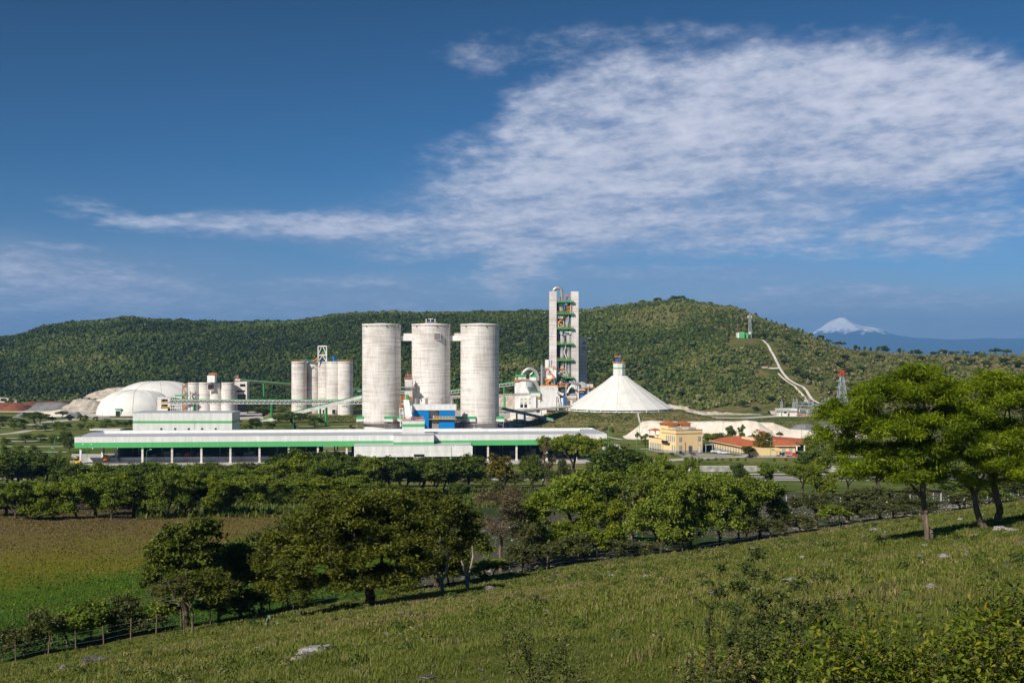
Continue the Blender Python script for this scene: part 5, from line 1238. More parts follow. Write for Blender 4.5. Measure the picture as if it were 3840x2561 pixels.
# front pavilion facing the camera
FM = Matrix.Translation((wx(2793, 497), 497, 0)) @ Matrix.Rotation(R(4), 4, 'Z')
def F2(): return MB(FM)
Fw = root('office_pavilion', FM.translation.copy(), 'yellow office pavilion with hipped tile roof partly hidden by the round roadside trees', 'building')
b = F2(); b.box(0, 10.3, 0, 9, .9, 3.9); b.build('wall', M['yellow_wall'], Fw)
b = F2(); b.box(-.05, 10.35, -.05, 9, 0, .9); b.build('stone_base', M['stone'], Fw)
b = F2(); b.add([(-1, -.9, 3.9), (11.2, -.9, 3.9), (11.2, 10, 3.9), (-1, 10, 3.9), (4.4, 4.6, 5.9), (5.8, 4.6, 5.9)], [(0, 1, 5, 4), (2, 3, 4, 5), (1, 2, 5), (3, 0, 4), (3, 2, 1, 0)]); b.build('roof', M['tile'], Fw)
for xx in (1.6, 4.6, 7.8):
    b = F2(); b.box(xx - .7, xx + .7, -.12, -.055, .1, 3.4); f = b.build('window_frame', M['stone'], Fw)
    b = F2(); b.box(xx - .5, xx + .5, -.16, -.123, 1., 3.2); b.build('pane', M['blind_glass'], f)
    b = F2(); b.box(xx - .5, xx + .5, -.16, -.123, .12, .95); b.build('panel', M['navy'], f)
# right wing
RM = Matrix.Translation((wx(2893, 502), 502, 0)) @ Matrix.Rotation(R(2), 4, 'Z')
def F3(): return MB(RM)
Rw = root('office_wing', RM.translation.copy(), 'yellow office wing with three tall navy-panelled windows right of the roadside trees', 'building')
b = F3(); b.box(0, 10.6, 0, 9, .9, 3.9); b.build('wall', M['yellow_wall'], Rw)
b = F3(); b.box(-.05, 10.65, -.05, 9, 0, .9); b.build('stone_base', M['stone'], Rw)
b = F3(); b.add([(-3, -.9, 3.95), (12.6, -.9, 3.95), (12.6, 10, 3.95), (-3, 10, 3.95), (2.4, 4.6, 6.1), (7.6, 4.6, 6.1)], [(0, 1, 5, 4), (2, 3, 4, 5), (1, 2, 5), (3, 0, 4), (3, 2, 1, 0)]); b.build('roof', M['tile'], Rw)
b = F3(); b.box(-3, 12.6, -.98, -.903, 3.65, 3.95); b.build('fascia', M['cream_wall'], Rw)
for xx in (2.4, 5.4, 8.5):
    b = F3(); b.box(xx - .7, xx + .7, -.12, -.055, .1, 3.4); f = b.build('window_frame', M['stone'], Rw)
    b = F3(); b.box(xx - .48, xx + .48, -.16, -.123, 1., 3.2); b.build('pane', M['blind_glass'], f)
    b = F3(); b.box(xx - .48, xx + .48, -.16, -.123, .12, .95); b.build('panel', M['navy'], f)
# carport with big tiled roof
Cp = root('carport', (wx(2975, 525), 525, 0), 'large open carport with a bright orange tiled roof on white columns', 'carport')
a0, a1_, a2, a3 = P(2878, 1634, 538), P(3075, 1655, 540), P(3085, 1667, 524), P(2955, 1665, 521)
b = MB(); A = [P(2893, 1652, 522), P(3086, 1668, 524), P(3060, 1655, 545), P(2880, 1648, 548)]
rdg = [P(2893, 1634, 536), P(3040, 1647, 538)]
b.add([P(2893, 1653, 520), P(3085, 1667, 520), P(3085, 1660, 552), P(2885, 1645, 552), P(2895, 1634, 536), P(3030, 1646, 536)], [(0, 1, 5, 4), (2, 3, 4, 5), (1, 2, 5), (3, 0, 4), (3, 2, 1, 0)]); b.build('roof', M['tile'], Cp)
for px, Y in ((2988, 521), (3017, 521), (3075, 521), (2988, 535), (3040, 535), (3075, 535)):
    b = MB(); X = wx(px, Y); b.box(X - .28, X + .28, Y, Y + .5, 0, 3.6); b.build('column', M['white_paint'], Cp)
b = MB(); b.pbox(2975, 3085, 1668, 1692, 549, .3); b.build('rear_wall', M['dark_grey'], Cp)
for nm, q, Yh, lb in (('tile_roofed_hut', (2733, 2802, 1636, 1650), 545, 'small building showing only its orange tiled roof behind the low office'), ('tile_roofed_hut', (2850, 2882, 1617, 1624), 580, 'small hut with orange hipped roof beside the cream stockpile')):
    o = root(nm, (wx((q[0] + q[1]) / 2, Yh), Yh, 0), lb, 'hut'); b = MB(); xa, xb = wx(q[0], Yh), wx(q[1], Yh); zt_, zb_ = wz(q[2], Yh), wz(q[3], Yh)
    b.add([(xa, Yh, zb_), (xb, Yh, zb_), (xb, Yh + 8, zb_), (xa, Yh + 8, zb_), ((xa * 2 + xb) / 3, Yh + 4, zt_), ((xa + 2 * xb) / 3, Yh + 4, zt_)], [(0, 1, 5, 4), (2, 3, 4, 5), (1, 2, 5), (3, 0, 4), (3, 2, 1, 0)]); b.build('roof', M['tile'], o)
    b = MB(); b.box(xa + .7, xb - .7, Yh + .7, Yh + 7.3, 0, zb_); b.build('wall', M['yellow_wall'], o)
o = root('pergola', (wx(2650, 512), 512, 0), 'dark steel pergola between the tall office and the low office', 'pergola')
b = MB(); [b.bar(P(px, 1666, 514), Vector((wx(px, 514), 514, 0)), .25) for px in (2647, 2672)]; b.bar(P(2636, 1667, 514), P(2676, 1668, 514), .3); b.bar(P(2636, 1662, 518), P(2676, 1664, 518), .3); b.build('frame', M['galv'], o)
b = MB(); b.pbox(2637, 2678, 1670, 1692, 519, .3); b.build('screen', M['dark'], o)

# ================================================================= walls along the road
o = root('retaining_wall', (wx(2800, 428), 428, 0), 'long pale stone retaining wall between the grass strip and the highway', 'wall')
b = MB(); b.box(wx(2560, 429), wx(3420, 429), 428, 428.8, -.3, 2.0); b.build('masonry', M['limestone'], o)
b = MB(); b.box(wx(2560, 429), wx(3420, 429), 427.9, 428.9, 2.003, 2.15); b.build('coping', M['curb'], o)
o = root('road_wall', (wx(150, 424), 424, 0), 'low pale concrete wall glimpsed behind the trees at the far left', 'wall')
b = MB(); b.box(wx(-300, 427), wx(240, 427), 426, 426.4, 0, 1.6); b.build('masonry', M['concrete'], o)

# ================================================================= vehicles
def wheel(px, Y, z, r, M_, parent, w=.25):
    b = MB(M_); b.cyl((px, Y, z), (px, Y + w, z), r, n=16); t_ = b.build('wheel', M['tyre'], parent)
    b = MB(M_); b.cyl((px, Y - .02, z), (px, Y + w + .02, z), r * .55, n=12); b.build('rim', M['galv'], t_)
def pickup(x, y, yaw, paintname, label, group=None, crate=False):
    """local x forward"""
    Mx = Matrix.Translation((x, y, .12)) @ Matrix.Rotation(R(yaw), 4, 'Z')
    o = root('pickup_truck', Mx.translation.copy(), label, 'pickup truck', group)
    side = [(-2.6, .45), (-2.6, 1.05), (-.5, 1.05), (-.45, 1.1), (1.25, 1.12), (2.45, .98), (2.62, .75), (2.62, .45)]
    b = MB(Mx); b.prism([(px_, -.88, pz) for px_, pz in side], (0, 1.76, 0)); b.build('body', M[paintname], o)
    b = MB(Mx); b.prism([(-.55, -.80, 1.06), (-.45, -.76, 1.72), (.55, -.76, 1.74), (1.3, -.80, 1.12)], (0, 1.58, 0)); cb = b.build('cab', M[paintname], o)
    b = MB(Mx)
    for s_ in (-.815, .79):
        b.prism([(-.42, s_, 1.15), (-.36, s_, 1.62), (.1, s_, 1.63), (.1, s_, 1.15)], (0, .03, 0)); b.prism([(.2, s_, 1.15), (.2, s_, 1.63), (.52, s_, 1.63), (1.08, s_, 1.15)], (0, .03, 0))
    b.build('side_window', M['glass'], cb)
    b = MB(Mx); b.prism([(1.30, -.7, 1.15), (.62, -.68, 1.72), (.66, -.68, 1.74), (1.36, -.7, 1.15)], (0, 1.4, 0)); b.build('windscreen', M['glass'], cb)
    b = MB(Mx); b.box(-2.5, -.6, -.75, .75, 1.052, 1.06); b.build('bed', M['dark_grey'], o)
    for xx in (-1.7, 1.65):
        for s_ in (-.95, .70): wheel(xx, s_, .38, .40, Mx, o)
    for s_ in (-.7, .45):
        b = MB(Mx); b.box(2.6, 2.65, s_, s_ + .25, .62, .80); b.build('headlight', M['white_paint'], o)
    b = MB(Mx); b.box(2.6, 2.72, -.85, .85, .40, .55); b.box(-2.72, -2.6, -.85, .85, .40, .55); b.build('bumper', M['dark_grey'], o)
    if crate:
        b = MB(Mx)
        for zz in (1.15, 1.45, 1.75, 2.05):
            b.box(-3.4, -.7, -.95, -.9, zz, zz + .18); b.box(-3.4, -.7, .9, .95, zz, zz + .18); b.box(-3.42, -3.38, -.9, .9, zz, zz + .18)
        b.build('stake_side', M['rust'] if False else M['red_paint'], o)
        b = MB(Mx); [b.box(xx, xx + .1, s_, s_ + .06, 1.0, 2.3) for xx in (-3.4, -2.5, -1.6, -.8) for s_ in (-1.0, .94)]; b.box(-3.45, -.65, -1, 1, .85, 1.0); b.build('stake_post', M['white_paint'], o)
    return o
pickup(wx(2688, 509), 509, 186, 'white_paint', 'farther white pickup parked behind the other by the low office', 'white pickups parked by the low office')
pickup(wx(2714, 503), 503, 184, 'white_paint', 'nearer white pickup parked in front of the other by the low office', 'white pickups parked by the low office')
pickup(wx(2974, 489.5), 489.5, 2, 'red_paint', 'red stake-side pickup driving on the road in front of the offices', None, True)
def car(x, y, yaw, paintname, label, group=None):
    Mx = Matrix.Translation((x, y, .12)) @ Matrix.Rotation(R(yaw), 4, 'Z'); o = root('parked_car', Mx.translation.copy(), label, 'car', group)
    b = MB(Mx); b.prism([(q, -.85, z) for q, z in ((-2.1, .35), (-2.15, .8), (-1.2, .95), (1.0, .92), (2.05, .75), (2.15, .4))], (0, 1.7, 0)); b.build('body', M[paintname], o)
    b = MB(Mx); b.prism([(q, -.72, z) for q, z in ((-1.5, .94), (-.9, 1.4), (.35, 1.42), (1.05, .92))], (0, 1.44, 0)); b.build('cabin', M['glass'], o)
    b = MB(Mx); b.prism([(q, -.66, z) for q, z in ((-.9, 1.405), (-.8, 1.46), (.25, 1.48), (.35, 1.425))], (0, 1.32, 0)); b.build('roof', M[paintname], o)
    for xx in (-1.3, 1.35):
        for s_ in (-.9, .68): wheel(xx, s_, .32, .33, Mx, o, .22)
    return o
car(wx(2906, 490), 490, 3, 'dark_grey', 'dark grey car in tree shade on the office road')
car(wx(3006, 528), 528, 90, 'white_paint', 'white car parked under the orange-roofed carport'); car(wx(3000, 534), 534, 90, 'red_paint', 'red car parked under the orange-roofed carport')
# covered lorry on the highway, mostly hidden by trees
o = root('box_van', (wx(2597, 409), 409, .1), 'pale blue-white van on the highway behind the tree tops', 'van')
Mx = Matrix.Translation((wx(2597, 409), 409, .1)); b = MB(Mx); b.prism([(q, -1.1, z) for q, z in ((-2.9, .5), (-2.9, 2.6), (1.6, 2.7), (2.6, 1.6), (2.9, 1.3), (2.9, .5))], (0, 2.2, 0)); b.build('body', M['white_paint'], o)
b = MB(Mx); b.box(-2.6, 1.3, -1.13, -1.11, 1.5, 2.2); b.build('side_window', M['glass'], o)
for xx in (-1.9, 1.8):
    for s_ in (-1.15, .9): wheel(xx, s_, .4, .42, Mx, o)
# yellow loader by the warehouse
Ly = 455; Lx = wx(287, Ly); Mx = Matrix.Translation((Lx, Ly, 0)); o = root('wheel_loader', (Lx, Ly, 0), 'yellow wheel loader with dark cab left of the warehouse', 'loader')
b = MB(Mx); b.box(-.3, 1.6, -.8, .8, .7, 1.6); b.box(-1.5, -.3, -.6, .6, .7, 1.3); b.build('body', M['yellow_paint'], o)
b = MB(Mx); b.box(-.6, .5, -.6, .6, 1.6, 2.7); b.build('cab', M['dark'], o)
b = MB(Mx); b.box(-.7, .6, -.65, .65, 2.7, 2.8); b.build('cab_roof', M['yellow_paint'], o)
b = MB(Mx); b.bar((-.8, -.5, 1.3), (-2.0, -.5, .6), .22); b.bar((-.8, .5, 1.3), (-2.0, .5, .6), .22); b.prism([(-2.0, -1, .25), (-2.0, -1, 1.0), (-2.5, -1, .9), (-2.7, -1, .2)], (0, 2, 0)); b.build('bucket', M['yellow_paint'], o)
for xx in (-.9, 1.0):
    for s_ in (-.95, .6): wheel(xx, s_, .6, .6, Mx, o, .35)
# red tractor unit in the dark warehouse
q = WM @ Vector((wl_px(715, 9), 9, .25)); Mx = Matrix.Translation(q); o = root('lorry', q, 'red lorry standing in the shade inside the warehouse', 'lorry')
b = MB(Mx); b.box(-2.2, -.6, -1.1, 1.1, .7, 2.9); b.build('cab', M['red_paint'], o)
b = MB(Mx); b.box(-.5, 3.2, -1.1, 1.1, .9, 1.6); b.box(2.2, 3.2, -1.1, 1.1, 1.6, 2.0); b.build('body', M['red_paint'], o)
for xx in (-1.5, 1.6, 2.6):
    for s_ in (-1.15, .85): wheel(xx, s_, .5, .5, Mx, o, .3)

# ================================================================= substation
Sb = root('control_building', (wx(2945, 812), 812, 0), 'small pale control building with a green band beside the substation', 'building')
b = MB(); b.pbox(2916, 2990, 1532, 1541, 812, 8); b.pbox(2920, 2990, 1541.3, 1562, 813, 7); b.build('wall', M['concrete'], Sb)
b = MB(); b.pbox(2915.5, 2965, 1535.5, 1537.5, 811.9, .09); b.pbox(2929, 2932, 1545, 1561, 812.9, .09); b.pbox(2959, 2961.5, 1544, 1561, 812.9, .09); b.build('green_band', M['green_paint'], Sb)
b = MB(); b.pbox(2940, 2950, 1544, 1549.5, 812.9, .08); b.build('window', M['dark'], Sb)
b = MB(); b.pbox(2954, 2959, 1549, 1561, 812.9, .08); b.build('door', M['red_door'], Sb)
def lattice(b, px, Y, py0, py1, wb, wt, n, w=.18, base=None):
    """square lattice mast from photo row py0 (foot) to py1 (top), widths in metres"""
    X = wx(px, Y); z0 = wz(py0, Y) if base is None else base; z1 = wz(py1, Y)
    def cor(f): r_ = (wb + (wt - wb) * f) / 2; z = z0 + (z1 - z0) * f; return [Vector((X - r_, Y - r_, z)), Vector((X + r_, Y - r_, z)), Vector((X + r_, Y + r_, z)), Vector((X - r_, Y + r_, z))]
    for k in range(n):
        A, B2 = cor(k / n), cor((k + 1) / n)
        for i in range(4):
            b.bar(A[i], B2[i], w * 1.25); j = (i + 1) % 4
            b.bar(A[i], B2[j], w * .8) if k % 2 else b.bar(A[j], B2[i], w * .8)
            b.bar(B2[i], B2[j], w * .8)
SS = root('substation', (wx(3030, 822), 822, 0), 'galvanised steel substation with spired gantries and crowded switchgear left of the big tree', 'substation')
for px, Y, pt in ((2931, 818, 1498), (2976, 818, 1490), (2988, 826, 1490), (3034, 830, 1490), (3048, 820, 1504), (3083, 822, 1498), (3093, 826, 1490), (3106, 830, 1490)):
    b = MB(); lattice(b, px, Y, 1560, 1508, 1.3, 1.0, 7, .16, 0); X = wx(px, Y); z_ = wz(1508, Y); zt_ = wz(pt, Y)
    for q in ((-.5, -.5), (.5, -.5), (.5, .5), (-.5, .5)): b.bar((X + q[0], Y + q[1], z_), (X, Y, zt_), .14)
    b.build('gantry_mast', M['galv'], SS)
b = MB()
for pa, pb, py, Y in ((2976, 2988, 1508, 820), (2988, 3110, 1519, 822), (2990, 3108, 1530, 824), (2976, 3048, 1507, 828), (3048, 3120, 1516, 826)):
    A, B2 = P(pa, py, Y), P(pb, py, Y); n = max(2, int((B2 - A).length / 1.2)); dz_ = Vector((0, 0, -.8))
    b.bar(A, B2, .22); b.bar(A + dz_, B2 + dz_, .22)
    for i in range(n): b.bar(A.lerp(B2, i / n), A.lerp(B2, (i + 1) / n) + dz_, .13)
b.build('beam', M['galv'], SS)
rs = random.Random(5)
for k in range(64):
    px = rs.uniform(2975, 3120); Y = rs.uniform(814, 842); X = wx(px, Y); h_ = rs.uniform(2.6, 5.0)
    b = MB(); b.bar((X, Y, 0), (X, Y, h_ * .55), .22)
    b.lathe((X, Y, h_ * .55), [(.12, 0), (.3, .05), (.16, .25), (.3, .45), (.16, .65), (.3, .85), (.14, 1.05), (.12, h_ * .45), (0, h_ * .45)], 8)
    if k % 3 == 0: b.bar((X - 1, Y, h_), (X + 1, Y, h_), .2)
    b.build('insulator', M['galv'] if k % 5 else M['white_paint'], SS)
for k in range(12):
    px = rs.uniform(2985, 3110); Y = rs.uniform(812, 818); b = MB(); X = wx(px, Y); b.box(X - .4, X + .4, Y, Y + .6, 0, 1.5); b.build('cabinet', M['mast_red'] if k % 2 else M['orange_paint'], SS)
o = root('transmission_tower', (wx(3157, 860), 860, 0), 'steel transmission tower with a red and orange top standing behind the big tree', 'pylon')
b = MB(); lattice(b, 3157, 860, 1545, 1412, 8.5, 2.2, 9, .3, 0); b.build('lower_frame', M['galv'], o)
b = MB(); lattice(b, 3157, 860, 1412, 1390, 2.2, 2.2, 2, .3)
for py in (1392, 1406):
    for s_ in (-1, 1): b.bar(P(3157, py, 860), P(3157 + s_ * 17, py - 2, 860), .35); b.bar(P(3157, py + 4, 860), P(3157 + s_ * 17, py - 2, 860), .25)
b.build('top_frame', M['mast_red'], o)
b = MB(); 
for py in (1424, 1448):
    for s_ in (-1, 1): b.bar(P(3157, py, 860), P(3157 + s_ * 22, py + 4, 860), .35); b.bar(P(3157, py + 6, 860), P(3157 + s_ * 22, py + 4, 860), .25)
b.build('cross_arm', M['galv'], o)
# hilltop installation
hy = hillY(2785, 1268)
o = root('water_tank', (wx(2785, hy), hy, gz(wx(2785, hy), hy)), 'bright green water tank building high on the hillside by the mast', 'tank')
b = MB(); b.pbox(2772, 2792, 1248, 1272, hy, 10); b.pbox(2793, 2806, 1249.5, 1270, hy + 3, 8); b.build('wall', M['green_sheet'], o)
b = MB(); b.pbox(2766, 2771.5, 1248, 1272, hy, 9); b.pbox(2766, 2792, 1246.5, 1247.8, hy, 10); b.build('end_wall', M['white_paint'], o)
b = MB(); b.bar(P(2767, 1248, hy), P(2766, 1207, hy), .5); b.bar(P(2776, 1247, hy), P(2776, 1240, hy), .5); b.build('mast', M['rust'], o)
hy2 = hillY(2812, 1268)
o = root('radio_mast', (wx(2812, hy2), hy2, gz(wx(2812, hy2), hy2)), 'grey lattice radio mast with white panel antennas on the hillside', 'mast')
b = MB(); lattice(b, 2812, hy2, 1270, 1178, 3.2, 1.3, 16, .22, gz(wx(2812, hy2), hy2)); b.bar(P(2812, 1178, hy2), P(2812, 1166, hy2), .25); b.build('lattice', M['galv'], o)
for px in (2803, 2807, 2818):
    b = MB(); b.pbox(px, px + 2, 1184, 1192.5, hy2 - .8, .6); b.build('antenna', M['white_paint'], o)
b = MB(); b.cyl(P(2812, 1249, hy2 - 2), P(2812, 1249, hy2 - 1.4), 1.1, n=14); b.build('dish', M['white_paint'], o)
hy3 = hillY(2868, 1378)
o = root('pump_hut', (wx(2868, hy3), hy3, gz(wx(2868, hy3), hy3)), 'tiny white hut with orange roof halfway up the hill beside the track', 'hut')
b = MB(); b.pbox(2857, 2880, 1376, 1382, hy3 - 3, 4); b.build('wall', M['white_paint'], o)
b = MB(); b.pbox(2856, 2881, 1373, 1375.8, hy3 - 3.3, 4.6); b.build('roof', M['tile'], o)

# ================================================================= street lamps
def lamp(px, Y, pyt, label, arms=1, mat='green_paint'):
    X = wx(px, Y); z0 = gz(X, Y); z1 = wz(pyt, Y); o = root('street_lamp', (X, Y, z0), label, 'street lamp', 'green street lamps')
    b = MB(); b.cyl((X, Y, z0), (X, Y, z1 - .5), .13, .08, n=8)
    for s_ in ((-1, 1) if arms == 2 else (1,)): b.tube([(X, Y, z1 - .8), (X + s_ * .5, Y, z1 - .25), (X + s_ * 1.4, Y, z1)], .06, 6)
    b.build('pole', M[mat], o)
    for s_ in ((-1, 1) if arms == 2 else (1,)):
        b = MB(); b.hexa([(X + s_ * 1.2, Y - .18, z1 - .06), (X + s_ * 2.0, Y - .12, z1 + .0), (X + s_ * 2.0, Y + .12, z1), (X + s_ * 1.2, Y + .18, z1 - .06)], [(X + s_ * 1.2, Y - .16, z1 + .12), (X + s_ * 2.0, Y - .1, z1 + .1), (X + s_ * 2.0, Y + .1, z1 + .1), (X + s_ * 1.2, Y + .16, z1 + .12)]); b.build('lamp_head', M['white_paint'], o)
for a in ((326, 440, 1666, 'two-armed green street lamp against the left end of the warehouse fascia', 2), (550, 440, 1685, 'single-armed green street lamp before the dark bays of the warehouse'), (1693, 445, 1671, 'street lamp standing in front of the low white annex'),
          (2283, 560, 1592, 'tall green lamp at the right end of the warehouse'), (2388, 520, 1608, 'green lamp beside the grass below the cream stockpile'), (2398, 596, 1578, 'thin lamp post at the left toe of the cream stockpile'), (2711, 590, 1580, 'thin lamp post in front of the middle of the cream stockpile'),
          (2890, 484, 1650, 'tall green lamp in front of the round roadside tree', 2), (3005, 600, 1600, 'thin lamp post at the right end of the pale stockpile'), (2598, 800, 1540, 'lamp on the pale road right of the tent'), (2426, 505, 1655, 'short lamp near the left side of the yellow office'),
          (2894, 560, 1610, 'lamp behind the office wing'), (205, 480, 1640, 'lone green lamp in the parkland left of the warehouse'), (183, 470, 1680, 'short lamp in the parkland at the far left'), (385, 800, 1545, 'lamp at the left foot of the near dome'), (1100, 640, 1560, 'lamp beside the dark tree between the conveyors'), (730, 560, 1586, 'lamp in front of the long white hall')):
    lamp(*a)
# ================================================================= foliage materials
G = lambda *a: a
foliage('leaf_dark', [(.0, (0.033, 0.054, 0.007)), (.45, (0.070, 0.107, 0.013)), (.8, (0.128, 0.165, 0.020)), (1., (0.209, 0.227, 0.028))], .18)
foliage('leaf_mid', [(.0, (0.059, 0.091, 0.010)), (.45, (0.128, 0.177, 0.017)), (.8, (0.217, 0.267, 0.026)), (1., (0.353, 0.360, 0.039))], .22)
foliage('leaf_bright', [(.0, (0.064, 0.096, 0.007)), (.4, (0.136, 0.184, 0.011)), (.8, (0.236, 0.263, 0.014)), (1., (0.399, 0.351, 0.023))], .28)
foliage('leaf_olive', [(.0, (0.035, 0.045, 0.013)), (.45, (0.077, 0.090, 0.022)), (.8, (0.120, 0.128, 0.035)), (1., (0.176, 0.160, 0.056))], .2)
foliage('leaf_yellow', [(.0, (0.056, 0.070, 0.011)), (.4, (0.119, 0.126, 0.017)), (.75, (0.238, 0.182, 0.022)), (1., (0.476, 0.238, 0.028))], .25)
foliage('leaf_brown', [(.0, (0.065, 0.049, 0.026)), (.5, (0.130, 0.104, 0.055)), (1., (0.195, 0.156, 0.078))], .15)
foliage('scrub', [(.0, (.022, .040, .007)), (.35, (.050, .082, .012)), (.6, (.092, .130, .020)), (.85, (.185, .180, .058)), (1., (.27, .225, .115))], .15, rnd=0)
foliage('crop', [(.0, (.030, .075, .008)), (.3, (.070, .130, .012)), (.5, (.175, .170, .014)), (.62, (.150, .118, .030)), (1., (.18, .125, .055))], .25, rnd=0)
foliage('leaf_leafy', [(.0, (.035, .048, .006)), (.45, (.090, .115, .012)), (.82, (.16, .18, .018)), (1., (.36, .15, .03))], .25)
foliage('blade', [(.0, (.058, .082, .012)), (.4, (.128, .162, .022)), (.65, (.200, .205, .042)), (.85, (.195, .145, .078)), (1., (.36, .29, .17))], .3, rnd=0)
t = NT('bark'); f = t.noise(t.coords('Object', (2, 2, .5)), 3., 6, .65)
t.col(t.ramp(f, [(.35, (.070, .052, .038)), (.55, (.17, .13, .095)), (.7, (.26, .21, .16))]), .95); t.bump(f, .6, .05); MAT['bark'] = t.m
t = NT('bark_pale'); f = t.noise(t.coords('Object', (2, 2, .5)), 3., 6, .65)
t.col(t.ramp(f, [(.35, (.20, .17, .14)), (.6, (.38, .33, .28))]), .95); MAT['bark_pale'] = t.m
t = NT('bark_dark'); f = t.noise(t.coords('Object', (2, 2, .5)), 3., 6, .65)
t.col(t.ramp(f, [(.35, (.035, .028, .022)), (.6, (.095, .072, .055))]), .95); MAT['bark_dark'] = t.m
rubble('white_stone', [(.40, (.22, .20, .19)), (.50, (.42, .39, .36)), (.62, (.66, .63, .59))], 3., .8)
rubble('grey_stone', [(.40, (.10, .09, .085)), (.50, (.19, .17, .155)), (.62, (.38, .35, .32))], 3., .8)

# ================================================================= tree builder
def leaf_quads(P_, size, rg, aspect=.5, up=.35, droop=0., nrm_out=None, jitter=.35):
    """one leaf or leaf spray per point: a pointed quad with its own direction"""
    n = len(P_); d = rg.normal(size=(n, 3)); d[:, 2] = d[:, 2] * (1 - up) - droop
    if nrm_out is not None: d += nrm_out * .8
    d /= np.linalg.norm(d, axis=1)[:, None] + 1e-9
    nz_ = rg.normal(size=(n, 3)) * (1 - up); nz_[:, 2] += up * 2.2
    s = np.cross(d, nz_); s /= np.linalg.norm(s, axis=1)[:, None] + 1e-9
    L = size * (1 + jitter * rg.normal(size=n)).clip(.45, 2)[:, None]; Wd = L * aspect * .5
    nn = np.cross(s, d)
    V_ = np.empty((n, 4, 3)); V_[:, 0] = P_ - d * L * .5; V_[:, 1] = P_ + s * Wd + nn * L * .06; V_[:, 2] = P_ + d * L * .5; V_[:, 3] = P_ - s * Wd + nn * L * .06
    return V_
def skeleton(rg, height, tips, fork_h, nmain, lean=(0, 0), r0=.25):
    """nodes grown towards crown tips; returns node positions, parents, radii"""
    pos = [np.array([0., 0., -.3])]; par = [-1]
    steps = 4; top_ = np.array([lean[0], lean[1], fork_h])
    for k in range(1, steps + 1):
        pos.append(top_ * k / steps + np.array([rg.normal() * .04 * height * .2, rg.normal() * .04 * height * .2, 0]) * (k < steps)); par.append(len(pos) - 2)
    fork = len(pos) - 1
    order = np.argsort(np.linalg.norm(tips - pos[fork], axis=1)); leafn = []
    for ti in order:
        tp = tips[ti]; A = np.array(pos[fork:]); dd = np.linalg.norm(A - tp, axis=1) + .35 * np.linalg.norm(A - pos[fork], axis=1) + np.where(A[:, 2] > tp[2] + .3, 1.5, 0)
        k = int(np.argmin(dd)) + fork; a = pos[k]; v = tp - a; L = np.linalg.norm(v); m = max(1, int(L / (height * .10))); cur = k
        for q in range(1, m + 1):
            f_ = q / m; p_ = a + v * f_ + np.array([0, 0, .10 * L * math.sin(math.pi * f_)]) + rg.normal(size=3) * .03 * L * (q < m)
            pos.append(p_); par.append(cur); cur = len(pos) - 1
        leafn.append(cur)
    rad = np.zeros(len(pos)); 
    for k in leafn:
        rad[k] += 1
    acc_ = rad.copy()
    for k in range(len(pos) - 1, 0, -1): acc_[par[k]] += acc_[k] if acc_[k] > 0 else 0
    tot = acc_[0]; r_ = r0 * (np.maximum(acc_, .6) / tot) ** .5
    r_[0] = r0 * 1.35; r_[1] = r0 * 1.08
    return np.array(pos), par, r_
def tubes(pos, par, rad, n=6, minr=0.):
    vs = []; fs = []
    for k in range(1, len(pos)):
        if rad[k] < minr: continue
        a, b_ = pos[par[k]], pos[k]; d = b_ - a; L = np.linalg.norm(d)
        if L < 1e-5: continue
        d = d / L; u = np.cross(d, [0.31, .95, .1]); u /= np.linalg.norm(u); w = np.cross(d, u); o_ = len(vs)
        ra = min(rad[par[k]], rad[k] * 1.5) if par[k] > 0 else rad[par[k]]
        for p_, r_ in ((a - d * ra * .2, ra), (b_, rad[k])):
            for i in range(n):
                th = 2 * math.pi * i / n; vs.append(p_ + (u * math.cos(th) + w * math.sin(th)) * r_)
        fs += [(o_ + i, o_ + (i + 1) % n, o_ + n + (i + 1) % n, o_ + n + i) for i in range(n)]
    return np.array(vs), np.array(fs)
def crown_tips(rg, n, lobes):
    """points in the outer half of a set of ellipsoid lobes (cx,cy,cz,rx,ry,rz)"""
    vol = np.array([l[3] * l[4] * l[5] for l in lobes]) ** .8; pk = rg.choice(len(lobes), size=n, p=vol / vol.sum()); out = []
    for k in pk:
        l = lobes[k]; d = rg.normal(size=3); d /= np.linalg.norm(d)
        if d[2] < -.35: d[2] *= -.5
        rr = rg.uniform(.55, 1.) ** .6; out.append([l[0] + d[0] * l[3] * rr, l[1] + d[1] * l[4] * rr, l[2] + d[2] * l[5] * rr])
    return np.array(out)
